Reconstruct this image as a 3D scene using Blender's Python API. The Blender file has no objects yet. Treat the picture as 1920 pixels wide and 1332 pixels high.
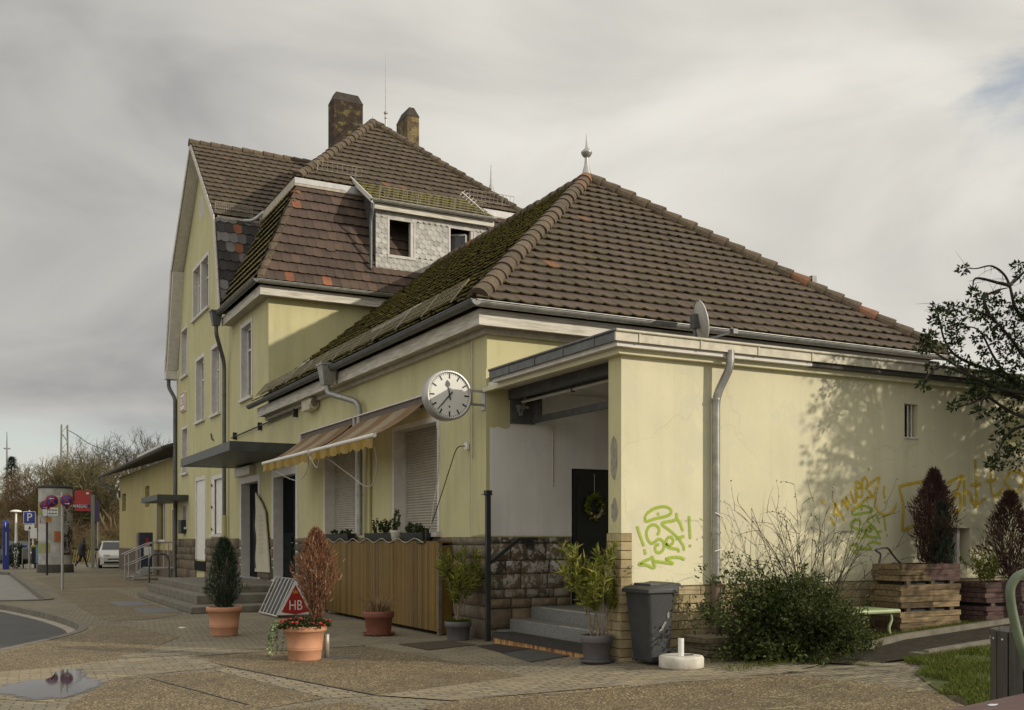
import bpy, math, random
from mathutils import Vector, Matrix, noise
from mathutils.geometry import delaunay_2d_cdt
rnd = random.Random(7)
R = math.radians
V = Vector
scene = bpy.context.scene

# ------------------------------------------------------------------ camera
YAW = R(27.8); CH = 1.65; FPX = 1946.0; HZ = 1013.0
cam_d = bpy.data.cameras.new('camera'); cam = bpy.data.objects.new('camera', cam_d)
scene.collection.objects.link(cam); scene.camera = cam
cam.location = (0, 0, CH); cam.rotation_euler = (R(90), 0, -YAW)
cam_d.sensor_width = 36; cam_d.lens = 36 * FPX / 1920; cam_d.shift_y = (HZ - 666) / 1920
cam_d.clip_start = 0.1; cam_d.clip_end = 3000

def ray(x, y):
    a = (x - 960) / FPX; b = (HZ - y) / FPX; s, c = math.sin(YAW), math.cos(YAW)
    return V((s + c * a, c - s * a, b))
def at(x, y, d):            # point seen at photo pixel x, y at depth d
    r = ray(x, y) * d; return V((r.x, r.y, CH + r.z))
def onX(x, y, X):
    r = ray(x, y); return at(x, y, X / r.x)
def onY(x, y, Y):
    r = ray(x, y); return at(x, y, Y / r.y)
def onZ(x, y, Z=0.0):
    r = ray(x, y); return at(x, y, (Z - CH) / r.z)

# ------------------------------------------------------------------ light
SUN_TRAVEL = V((-0.85, 1.0, -0.5)).normalized()
sun_d = bpy.data.lights.new('sun', 'SUN'); sun = bpy.data.objects.new('sun', sun_d)
scene.collection.objects.link(sun)
sun_d.energy = 3.55; sun_d.angle = R(0.9); sun_d.color = (1.0, 0.9, 0.74)
sun.rotation_euler = SUN_TRAVEL.to_track_quat('-Z', 'Y').to_euler()
sun.location = (30, -30, 30)

world = bpy.data.worlds.new('World'); scene.world = world; world.use_nodes = True
wt = world.node_tree; wt.nodes.clear()
def wn(t, **k):
    n = wt.nodes.new(t)
    for a, b in k.items(): setattr(n, a, b)
    return n
def wl(a, b): wt.links.new(a, b)
def wmath(op, a, b=None, c=None, clamp=False):
    n = wn('ShaderNodeMath', operation=op); n.use_clamp = clamp
    for i, q in enumerate((a, b, c)):
        if q is None: continue
        if isinstance(q, (int, float)): n.inputs[i].default_value = q
        else: wl(q, n.inputs[i])
    return n.outputs[0]
def wsmooth(val, lo, hi, a=0.0, b=1.0):
    n = wn('ShaderNodeMapRange', interpolation_type='SMOOTHSTEP'); wl(val, n.inputs[0])
    for i, q in zip((1, 2, 3, 4), (lo, hi, a, b)): n.inputs[i].default_value = q
    return n.outputs[0]
w_out = wn('ShaderNodeOutputWorld'); w_bg = wn('ShaderNodeBackground'); wl(w_bg.outputs[0], w_out.inputs[0])
w_bg.inputs[1].default_value = 0.1
sky = wn('ShaderNodeTexSky'); sky.sky_type = 'NISHITA'; sky.sun_disc = False
sky.sun_elevation = R(20.9); sky.sun_rotation = R(139.6); sky.air_density = 1.0; sky.dust_density = 1.5
wtc = wn('ShaderNodeTexCoord'); wsep = wn('ShaderNodeSeparateXYZ'); wl(wtc.outputs['Generated'], wsep.inputs[0])
wz = wmath('ADD', wmath('MAXIMUM', wsep.outputs[2], 0.0), 0.22)
wcomb = wn('ShaderNodeCombineXYZ')
wk = wmath('POWER', wz, 0.45)      # cloud layer seen at a slant: finer towards the horizon
wl(wmath('DIVIDE', wsep.outputs[0], wk), wcomb.inputs[0]); wl(wmath('DIVIDE', wsep.outputs[1], wk), wcomb.inputs[1]); wl(wmath('MULTIPLY', wsep.outputs[2], 2.6), wcomb.inputs[2])
def wnoise(scale, detail, rough, off, dist=0.0):
    mp = wn('ShaderNodeMapping'); wl(wcomb.outputs[0], mp.inputs[0]); mp.inputs['Location'].default_value = off
    n = wn('ShaderNodeTexNoise'); wl(mp.outputs[0], n.inputs['Vector'])
    n.inputs['Scale'].default_value = scale; n.inputs['Detail'].default_value = detail
    n.inputs['Roughness'].default_value = rough; n.inputs['Distortion'].default_value = dist
    return n.outputs[0]
def wdot(x, y):
    r = ray(x, y).normalized(); n = wn('ShaderNodeVectorMath', operation='DOT_PRODUCT')
    wl(wtc.outputs['Generated'], n.inputs[0]); n.inputs[1].default_value = r; return n.outputs['Value']
n_big = wnoise(1.1, 3, 0.5, (3.1, 1.7, 0), 0.3)
n_mid = wnoise(2.6, 8, 0.5, (0.4, 5.2, 0), 0.5)
cl = wmath('ADD', wmath('MULTIPLY', n_big, 0.45), wmath('MULTIPLY', n_mid, 0.55))
lum = wsmooth(cl, 0.36, 0.60, 0.44, 0.68)
bright = wsmooth(wdot(1350, 380), 0.86, 1.0, 0.0, 0.23)      # thinner cloud to the right of the roofs
dark = wsmooth(wdot(60, 560), 0.90, 1.0, 0.0, 0.10)           # thicker cloud bank on the left
high = wsmooth(wsep.outputs[2], 0.45, 0.85, 0.0, 0.35)         # extra brightness overhead and westward, out of view, added to lift ambient light
wv = wn('ShaderNodeVectorMath', operation='DOT_PRODUCT'); wl(wtc.outputs['Generated'], wv.inputs[0]); wv.inputs[1].default_value = (-0.93, -0.2, 0.31)
west = wsmooth(wv.outputs['Value'], 0.2, 0.9, 0.0, 0.42)
lowb = wmath('MULTIPLY', wsmooth(wsep.outputs[2], 0.15, 0.05), wsmooth(wdot(120, 860), 0.88, 0.985, 0.0, 0.20))    # light gap under the cloud bank
lum = wmath('ADD', wmath('ADD', wmath('SUBTRACT', wmath('ADD', lum, bright), dark), wmath('ADD', high, west)), lowb)
lum10 = wmath('MULTIPLY', lum, 10.0)
ccol = wn('ShaderNodeMix', data_type='RGBA', blend_type='MULTIPLY'); ccol.inputs[0].default_value = 1.0
tint = wn('ShaderNodeValToRGB'); wl(lum, tint.inputs[0])
tint.color_ramp.elements[0].position = 0.3; tint.color_ramp.elements[0].color = (0.98, 0.965, 0.97, 1)
tint.color_ramp.elements[1].position = 0.75; tint.color_ramp.elements[1].color = (1.0, 0.965, 0.88, 1)
lc = wn('ShaderNodeCombineXYZ')
for i in range(3): wl(lum10, lc.inputs[i])
wl(lc.outputs[0], ccol.inputs[6]); wl(tint.outputs[0], ccol.inputs[7])
# gaps of blue: one high on the right, a band low on the left
n_gap = wnoise(2.6, 8, 0.6, (7.7, 2.2, 0), 0.4)
g1 = wmath('MULTIPLY', wsmooth(wmath('ADD', wdot(2010, 200), wmath('MULTIPLY', wmath('SUBTRACT', n_gap, 0.5), 0.022)), 0.9955, 0.9999, 0.0, 0.65), 1.0)
low = wmath('MULTIPLY', wsmooth(wsep.outputs[2], 0.13, 0.06), wsmooth(wdot(120, 900), 0.9, 0.985))
g2 = wmath('MULTIPLY', low, wsmooth(n_gap, 0.38, 0.60, 0.15, 0.7))
gap = wmath('MINIMUM', wmath('ADD', g1, g2), 0.85)
skyx = wn('ShaderNodeMix', data_type='RGBA', blend_type='MIX')
skb = wn('ShaderNodeVectorMath', operation='SCALE'); wl(sky.outputs[0], skb.inputs[0]); skb.inputs['Scale'].default_value = 1.5
wl(gap, skyx.inputs[0]); wl(ccol.outputs[2], skyx.inputs[6]); wl(skb.outputs[0], skyx.inputs[7])
wl(skyx.outputs[2], w_bg.inputs[0])

scene.view_settings.view_transform = 'Standard'; scene.view_settings.look = 'None'
scene.view_settings.exposure = -0.15; scene.view_settings.gamma = 1.0
scene.cycles.max_bounces = 6; scene.cycles.diffuse_bounces = 3; scene.cycles.glossy_bounces = 3
scene.cycles.transparent_max_bounces = 8; scene.cycles.use_denoising = True

# ------------------------------------------------------------------ mesh builder
class B:
    def __init__(s): s.v = []; s.f = []; s.c = []; s.smooth = []; s.hascol = False
    def face(s, pts, col=None, smooth=False):
        i = len(s.v); s.v.extend([V(p) for p in pts]); s.f.append(tuple(range(i, i + len(pts))))
        if col is not None: s.hascol = True
        s.c.append(col); s.smooth.append(smooth); return s
    def mesh(s, vs, fs, col=None, smooth=False):
        i = len(s.v); s.v.extend([V(p) for p in vs])
        for f in fs:
            s.f.append(tuple(i + k for k in f)); s.c.append(col); s.smooth.append(smooth)
        if col is not None: s.hascol = True
        return s
    def box(s, a, b, col=None, M=None, jit=0):
        x0, y0, z0 = a; x1, y1, z1 = b
        p = [V(q) for q in ((x0,y0,z0),(x1,y0,z0),(x1,y1,z0),(x0,y1,z0),(x0,y0,z1),(x1,y0,z1),(x1,y1,z1),(x0,y1,z1))]
        if jit: p = [q + V((rnd.uniform(-jit, jit), rnd.uniform(-jit, jit), rnd.uniform(-jit, jit))) for q in p]
        if M: p = [M @ q for q in p]
        return s.mesh(p, [(0,3,2,1),(4,5,6,7),(0,1,5,4),(1,2,6,5),(2,3,7,6),(3,0,4,7)], col)
    def bar(s, p, q, w, h, col=None, up=V((0, 0, 1))):
        p = V(p); q = V(q); d = (q - p); L = d.length
        if L < 1e-6: return s
        d /= L; side = d.cross(up)
        if side.length < 1e-3: side = d.cross(V((1, 0, 0)))
        side.normalize(); u = side.cross(d)
        c = [p + side * (w/2*a) + u * (h/2*b) for a, b in ((-1,-1),(1,-1),(1,1),(-1,1))]
        e = [k + d * L for k in c]
        return s.mesh(c + e, [(0,1,2,3),(7,6,5,4),(0,4,5,1),(1,5,6,2),(2,6,7,3),(3,7,4,0)], col)
    def tube(s, pts, r, seg=8, caps=True, col=None, smooth=True):
        pts = [V(p) for p in pts]; n = len(pts)
        rs = r if isinstance(r, (list, tuple)) else [r] * n
        t0 = (pts[1] - pts[0]).normalized(); ref = V((0, 0, 1)) if abs(t0.z) < 0.9 else V((1, 0, 0))
        u = t0.cross(ref).normalized(); rings = []
        for i, p in enumerate(pts):
            t = (pts[min(i + 1, n - 1)] - pts[max(i - 1, 0)])
            if t.length < 1e-9: t = t0.copy()
            t.normalize(); u = (u - t * u.dot(t))
            if u.length < 1e-6: u = t.orthogonal()
            u.normalize(); w = t.cross(u)
            rings.append([p + (u * math.cos(a) + w * math.sin(a)) * rs[i] for a in [2 * math.pi * k / seg for k in range(seg)]])
        vs = [q for ring in rings for q in ring]; fs = []
        for i in range(n - 1):
            for k in range(seg):
                a = i * seg + k; b = i * seg + (k + 1) % seg
                fs.append((a, b, b + seg, a + seg))
        s.mesh(vs, fs, col, smooth)
        if caps and seg > 2:
            s.face(list(reversed(rings[0])), col); s.face(rings[-1], col)
        return s
    def lathe(s, prof, seg=32, o=(0, 0, 0), col=None, smooth=True, M=None):
        o = V(o); vs = []
        for r, z in prof:
            for k in range(seg):
                a = 2 * math.pi * k / seg
                q = V((r * math.cos(a), r * math.sin(a), z)); vs.append((M @ q if M else q) + o)
        fs = []
        for i in range(len(prof) - 1):
            for k in range(seg):
                a = i * seg + k; b = i * seg + (k + 1) % seg
                fs.append((a, b, b + seg, a + seg))
        return s.mesh(vs, fs, col, smooth)
    def extrude(s, poly, dirv, col=None):          # closed prism from a planar polygon of 3D points
        poly = [V(p) for p in poly]; dirv = V(dirv); q = [p + dirv for p in poly]; n = len(poly)
        s.face(list(reversed(poly)), col); s.face(q, col)
        for i in range(n): s.face([poly[i], poly[(i+1) % n], q[(i+1) % n], q[i]], col)
        return s
    def sphere(s, o, r, seg=12, rings=8, sc=(1, 1, 1), col=None):
        o = V(o); prof = [(max(1e-4, math.sin(math.pi * i / rings)) * r, -math.cos(math.pi * i / rings) * r) for i in range(rings + 1)]
        M = Matrix.Diagonal(V(sc)).to_4x4(); return s.lathe(prof, seg, o, col, True, M)
    def add(s, other, M=None):
        i = len(s.v); s.v.extend([(M @ p if M else p) for p in other.v])
        for f, c, m in zip(other.f, other.c, other.smooth):
            s.f.append(tuple(i + k for k in f)); s.c.append(c); s.smooth.append(m)
        s.hascol |= other.hascol; return s

def to_mesh(name, b, m, off=V((0, 0, 0))):
    me = bpy.data.meshes.new(name)
    me.from_pydata([tuple(p - off) for p in b.v], [], b.f)
    if b.hascol:
        at_ = me.color_attributes.new('Col', 'FLOAT_COLOR', 'CORNER'); arr = []
        for f, c in zip(b.f, b.c):
            if c is None: c = (0.5, 0.5, 0.5)
            if isinstance(c[0], (tuple, list)):
                for q in c: arr.extend((q[0], q[1], q[2], 1.0))
            else: arr.extend((c[0], c[1], c[2], 1.0) * len(f))
        at_.data.foreach_set('color', arr)
    me.polygons.foreach_set('use_smooth', b.smooth)
    me.materials.append(m); me.update(); return me
def root_loc(o):
    while o.parent: o = o.parent
    return V(o.location)
def tag(o, label=None, cat=None, group=None, kind=None):
    for k, q in (('label', label), ('category', cat), ('group', group), ('kind', kind)):
        if q: o[k] = q
    return o
def thing(name, label, cat, loc=(0, 0, 0), group=None):
    o = bpy.data.objects.new(name, None); o.empty_display_size = 0.2
    scene.collection.objects.link(o); o.location = loc; return tag(o, label, cat, group)
def part(name, b, m, parent, label=None, bevel=0):
    o = bpy.data.objects.new(name, to_mesh(name, b, m, root_loc(parent)))
    scene.collection.objects.link(o); o.parent = parent
    if label: o['label'] = label
    if bevel: add_bevel(o, bevel)
    return o
def single(name, b, m, label, cat, loc=(0, 0, 0), group=None, bevel=0):
    o = bpy.data.objects.new(name, to_mesh(name, b, m, V(loc))); scene.collection.objects.link(o)
    o.location = loc
    if bevel: add_bevel(o, bevel)
    return tag(o, label, cat, group)
def struct(name, b, m, kind='structure'):
    o = bpy.data.objects.new(name, to_mesh(name, b, m)); scene.collection.objects.link(o); o['kind'] = kind; return o
def add_bevel(o, w, seg=2):
    md = o.modifiers.new('soft', 'BEVEL'); md.width = w; md.segments = seg; md.limit_method = 'ANGLE'; md.angle_limit = R(40)
def copy_tree(o, parent=None):
    c = o.copy(); scene.collection.objects.link(c); c.parent = parent
    for ch in list(o.children): copy_tree(ch, c)
    return c

def poly_fill(outline, holes=(), grid=None):
    """2D polygon with holes -> (points, triangles/faces); grid = spacing of extra inner points."""
    pts = []; edges = []
    def loop(l):
        i = len(pts); pts.extend([V((p[0], p[1])) for p in l]); n = len(l)
        edges.extend([(i + k, i + (k + 1) % n) for k in range(n)])
    loop(outline)
    for h in holes: loop(h)
    def inside(p, l):
        r = False; n = len(l)
        for i in range(n):
            a, c = l[i], l[(i + 1) % n]
            if (a[1] > p[1]) != (c[1] > p[1]) and p[0] < (c[0]-a[0]) * (p[1]-a[1]) / (c[1]-a[1]) + a[0]: r = not r
        return r
    if grid:
        xs = [p[0] for p in outline]; ys = [p[1] for p in outline]
        x = math.floor(min(xs) / grid) * grid
        while x < max(xs):
            y = math.floor(min(ys) / grid) * grid
            while y < max(ys):
                if inside((x, y), outline): pts.append(V((x, y)))
                y += grid
            x += grid
    r = delaunay_2d_cdt(pts, edges, [], 0, 1e-5)
    vo = r[0]; fo = []
    for f in r[2]:
        cx = sum(vo[i].x for i in f) / len(f); cy = sum(vo[i].y for i in f) / len(f)
        if inside((cx, cy), outline) and not any(inside((cx, cy), h) for h in holes): fo.append(f)
    return vo, fo
def fill(b, outline, holes, fn, grid=None, flip=False, col=None):
    vo, fo = poly_fill(outline, holes, grid)
    b.mesh([fn(p.x, p.y) for p in vo], [tuple(reversed(f)) if flip else tuple(f) for f in fo], col); return b
def rect(u0, v0, u1, v1): return [(u0, v0), (u1, v0), (u1, v1), (u0, v1)]
def smooth_path(pts, r=0.12, n=5):
    pts = [V(p) for p in pts]; out = [pts[0]]
    for i in range(1, len(pts) - 1):
        a, p, c = pts[i-1], pts[i], pts[i+1]; d1 = (a - p); d2 = (c - p)
        k = min(r, d1.length * .45, d2.length * .45); s = p + d1.normalized() * k; e = p + d2.normalized() * k
        for j in range(n + 1):
            t = j / n; out.append(s * (1-t)**2 + p * 2*t*(1-t) + e * t*t)
    out.append(pts[-1]); return out
def catmull(pts, n=8):
    pts = [V(p) for p in pts]; q = [pts[0]*2 - pts[1]] + pts + [pts[-1]*2 - pts[-2]]; out = []
    for i in range(1, len(q) - 2):
        for j in range(n):
            t = j / n; a, b_, c, d = q[i-1], q[i], q[i+1], q[i+2]
            out.append(0.5 * ((2*b_) + (c-a)*t + (2*a-5*b_+4*c-d)*t*t + (3*b_-a-3*c+d)*t**3))
    out.append(pts[-1]); return out

# ------------------------------------------------------------------ materials
class N:
    def __init__(s, name):
        s.m = bpy.data.materials.new(name); s.m.use_nodes = True; s.t = s.m.node_tree
        s.p = s.t.nodes['Principled BSDF']; s.out = s.t.nodes['Material Output']
        s.tc = s.t.nodes.new('ShaderNodeTexCoord')
    def n(s, t, **k):
        q = s.t.nodes.new(t)
        for a, b in k.items(): setattr(q, a, b)
        return q
    def l(s, a, b): s.t.links.new(a, b); return b
    def vec(s, sc=(1, 1, 1)):
        mp = s.n('ShaderNodeMapping'); s.l(s.tc.outputs['Object'], mp.inputs[0]); mp.inputs['Scale'].default_value = sc; return mp.outputs[0]
    def noise(s, scale, detail=4, rough=.55, sc=(1, 1, 1), dist=0):
        q = s.n('ShaderNodeTexNoise'); s.l(s.vec(sc), q.inputs['Vector']); q.inputs['Scale'].default_value = scale
        q.inputs['Detail'].default_value = detail; q.inputs['Roughness'].default_value = rough; q.inputs['Distortion'].default_value = dist
        return q.outputs[0]
    def ramp(s, f, stops):
        q = s.n('ShaderNodeValToRGB'); s.l(f, q.inputs[0]); e = q.color_ramp.elements
        while len(e) < len(stops): e.new(0.5)
        for k, (p, c) in zip(e, stops):
            k.position = p; k.color = (c, c, c, 1) if isinstance(c, (int, float)) else (c[0], c[1], c[2], 1)
        return q.outputs[0]
    def mix(s, f, a, b, mode='MIX'):
        q = s.n('ShaderNodeMix', data_type='RGBA', blend_type=mode)
        for i, x in ((0, f), (6, a), (7, b)):
            if isinstance(x, (int, float)): q.inputs[i].default_value = x
            elif isinstance(x, (tuple, list)): q.inputs[i].default_value = (x[0], x[1], x[2], 1)
            else: s.l(x, q.inputs[i])
        return q.outputs[2]
    def math(s, op, a, b=0.0, clamp=False):
        q = s.n('ShaderNodeMath', operation=op); q.use_clamp = clamp
        for i, x in enumerate((a, b)):
            if isinstance(x, (int, float)): q.inputs[i].default_value = x
            else: s.l(x, q.inputs[i])
        return q.outputs[0]
    def attr(s, ch=None):
        a = s.n('ShaderNodeAttribute', attribute_name='Col')
        if ch is None: return a.outputs['Color']
        q = s.n('ShaderNodeSeparateColor'); s.l(a.outputs['Color'], q.inputs[0]); return q.outputs[ch]
    def bump(s, h, strength=.3, dist=.02):
        q = s.n('ShaderNodeBump'); s.l(h, q.inputs['Height']); q.inputs['Strength'].default_value = strength
        q.inputs['Distance'].default_value = dist
        if s.p.inputs['Normal'].is_linked: s.l(s.p.inputs['Normal'].links[0].from_socket, q.inputs['Normal'])
        s.l(q.outputs[0], s.p.inputs['Normal'])
    def set(s, col=None, rough=None, metal=None, spec=None):
        for nm, x in (('Base Color', col), ('Roughness', rough), ('Metallic', metal), ('Specular IOR Level', spec)):
            if x is None: continue
            if isinstance(x, (int, float)): s.p.inputs[nm].default_value = x
            elif isinstance(x, (tuple, list)): s.p.inputs[nm].default_value = (x[0], x[1], x[2], 1)
            else: s.l(x, s.p.inputs[nm])
        return s
def simple(name, col, rough=.7, var=.2, scale=5, metal=0, bump=.15, bscale=60, sc=(1, 1, 1), spec=None):
    m = N(name); lo = tuple(c * (1 - var) for c in col); hi = tuple(min(1, c * (1 + var)) for c in col)
    f = m.ramp(m.noise(scale, 5, .6, sc), [(.3, lo), (.7, hi)]); m.set(f, rough, metal, spec)
    if bump: m.bump(m.noise(bscale, 3, .6), bump, .01)
    return m.m
def tinted(name, stops, rough=.75, var=.25, scale=8, bump=.2, bscale=50, trans=0, sc=(1, 1, 1)):
    """colour picked by the piece's own random value (Col red), then a little mottling"""
    m = N(name); c = m.ramp(m.attr(0), stops)
    c = m.mix(1.0, c, m.ramp(m.noise(scale, 4, .6, sc), [(.3, 1 - var), (.7, 1 + var * .6)]), 'MULTIPLY')
    m.set(c, rough, None, .25)
    if bump: m.bump(m.noise(bscale, 3, .6, sc), bump, .01)
    if trans:
        tr = m.n('ShaderNodeBsdfTranslucent'); m.l(c, tr.inputs[0]); mx = m.n('ShaderNodeMixShader'); mx.inputs[0].default_value = trans
        m.l(m.p.outputs[0], mx.inputs[1]); m.l(tr.outputs[0], mx.inputs[2]); m.l(mx.outputs[0], m.out.inputs[0])
    return m.m
def plaster(name, col, dirt=.34):
    m = N(name)
    base = m.ramp(m.noise(.7, 5, .6), [(.3, tuple(c * .9 for c in col)), (.7, tuple(min(1, c * 1.05) for c in col))])
    streak = m.ramp(m.noise(1.0, 5, .65, (3.0, 3.0, .35)), [(.46, 0), (.72, dirt)])
    base = m.mix(streak, base, tuple(c * .55 for c in col))
    drip = m.ramp(m.noise(1.0, 3, .6, (9, 9, .3)), [(.58, 0), (.75, .22)]); base = m.mix(drip, base, tuple(c * .6 for c in col))
    spots = m.ramp(m.noise(26, 2, .5), [(.66, 0), (.74, .25)])
    base = m.mix(spots, base, tuple(c * .7 for c in col))
    vo = m.n('ShaderNodeTexVoronoi', feature='DISTANCE_TO_EDGE'); wv_ = m.n('ShaderNodeVectorMath', operation='MULTIPLY_ADD'); nz_ = m.n('ShaderNodeTexNoise'); m.l(m.vec(), nz_.inputs['Vector']); nz_.inputs['Scale'].default_value = 2.5; nz_.inputs['Detail'].default_value = 6
    m.l(nz_.outputs['Color'], wv_.inputs[0]); wv_.inputs[1].default_value = (.5, .5, .5); m.l(m.vec(), wv_.inputs[2]); m.l(wv_.outputs[0], vo.inputs['Vector']); vo.inputs['Scale'].default_value = .55
    crack = m.math('MULTIPLY', m.ramp(vo.outputs['Distance'], [(0.0, .20), (.006, 0)]), m.ramp(m.noise(.6, 3, .5), [(.48, 0), (.56, 1)]))
    base = m.mix(crack, base, tuple(c * .35 for c in col))
    patch = m.ramp(m.noise(1.7, 6, .62, dist=.7), [(.57, 0), (.60, .5), (.9, .6)]); base = m.mix(patch, base, (col[0] * .88, col[1] * .90, col[2] * .98))
    m.set(base, .92, None, .25); m.bump(m.noise(45, 4, .65), .22, .012); m.bump(m.noise(4, 3, .5), .12, .03); return m.m
def metal_mat(name, col, rough=.45, var=.15, metal=.7):
    return simple(name, col, rough, var, 7, metal, .06, 30)
M = {}
M['yellow'] = plaster('yellow plaster', (.555, .52, .30))
M['cream'] = plaster('pale cream plaster', (.65, .615, .435), .18)
M['whiteplaster'] = plaster('white plaster', (.80, .785, .76), .2)
M['shedplaster'] = plaster('ochre plaster', (.47, .41, .20), .5)
M['trim'] = simple('white painted trim', (.60, .575, .54), .6, .12, 6, 0, .08)
M['revealpaint'] = simple('grey white paint', (.50, .48, .46), .7, .15, 5)
m = N('weathered white board'); c = m.ramp(m.noise(9, 5, .6, (.25, .25, 3)), [(.35, (.42, .39, .33)), (.6, (.66, .63, .56))])
m.set(c, .7); m.bump(m.noise(30, 3, .6, (.2, .2, 3)), .2, .01); M['fascia'] = m.m
M['soffit'] = simple('soffit boards', (.42, .385, .31), .75, .2, 6)
M['zinc'] = metal_mat('zinc gutter', (.30, .30, .28), .42, .25, .55)
M['zincdark'] = metal_mat('dark weathered zinc', (.12, .125, .125), .5, .25, .4)
M['zinclight'] = metal_mat('pale zinc trim', (.46, .43, .345), .62, .2, .12)
M['steel'] = metal_mat('galvanised steel', (.42, .42, .41), .45, .12, .6)
M['blackmetal'] = simple('black painted metal', (.02, .022, .024), .5, .3, 10)
M['darkgreen'] = simple('dark green sheet', (.045, .055, .048), .45, .25, 4)
M['glass'] = simple('dark window glass', (.03, .035, .04), .08, .2, 3, 0, 0)
M['doordark'] = simple('black green door paint', (.009, .013, .013), .85, .3, 6, spec=.1)
M['lead'] = simple('lead flashing', (.42, .42, .42), .55, .15, 6, .2)
M['white'] = simple('white paint', (.72, .70, .66), .55, .1, 6)
M['concrete'] = simple('worn concrete', (.155, .14, .11), .85, .3, 4, 0, .3, 40)
M['stepstone'] = simple('grey granite step', (.16, .16, .15), .7, .3, 30, 0, .2, 60)
M['black'] = simple('black rubber', (.012, .012, .013), .6, .2, 10)
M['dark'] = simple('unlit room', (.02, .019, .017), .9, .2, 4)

def roof_mat(name, stops, moss=.7, mosscol=(.10, .095, .012)):
    m = N(name); c = m.ramp(m.attr(0), stops)
    c = m.mix(1.0, c, m.ramp(m.noise(3, 5, .65), [(.3, .78), (.7, 1.15)]), 'MULTIPLY')
    lich = m.ramp(m.noise(14, 4, .7), [(.64, 0), (.74, .22)]); c = m.mix(lich, c, (.16, .145, .09))
    edge = m.attr(1); big = m.ramp(m.noise(.8, 4, .6), [(.3, .5), (.6, 1)])
    k = m.math('MULTIPLY', m.math('MULTIPLY', edge, big), m.ramp(m.noise(11, 4, .7), [(.35, 0), (.55, 1)]))
    c = m.mix(m.math('MULTIPLY', k, moss, True), c, m.ramp(m.noise(18, 3, .6), [(.3, tuple(x * .6 for x in mosscol)), (.7, tuple(x * 1.5 for x in mosscol))]))
    m.set(c, .82, None, .35); m.bump(m.noise(60, 3, .6), .2, .008); return m.m
BROWN = [(0, (.066, .048, .043)), (.45, (.080, .058, .052)), (.9, (.096, .070, .063)), (.993, (.10, .068, .055)), (.996, (.15, .075, .05)), (1, (.20, .095, .06))]
M['tile'] = roof_mat('brown interlocking tile', BROWN, .7, (.115, .10, .018))
M['tilemoss'] = roof_mat('mossy brown tile', [(0, (.045, .034, .028)), (.5, (.062, .047, .038)), (1, (.08, .06, .048))], 1.0, (.26, .235, .035))
M['tileold'] = roof_mat('old tile with new orange repairs', [(0, (.065, .045, .04)), (.7, (.09, .06, .052)), (.972, (.11, .07, .056)), (.978, (.18, .07, .042)), (1, (.28, .11, .06))], .25)
M['slategrey'] = roof_mat('grey slate patches', [(0, (.035, .033, .034)), (.5, (.06, .055, .058)), (.62, (.17, .16, .165)), (.9, (.22, .21, .21)), (.92, (.20, .08, .045)), (1, (.27, .11, .06))], .1)
M['ridge'] = roof_mat('ridge caps with mortar', [(0, (.06, .042, .035)), (.6, (.092, .065, .052)), (.95, (.115, .08, .062)), (.965, (.22, .085, .05)), (1, (.25, .10, .06))], .45, (.17, .145, .07))
M['shingle'] = tinted('pale fibre shingle', [(0, (.36, .35, .33)), (1, (.52, .51, .48))], .75, .25, 5)
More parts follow.
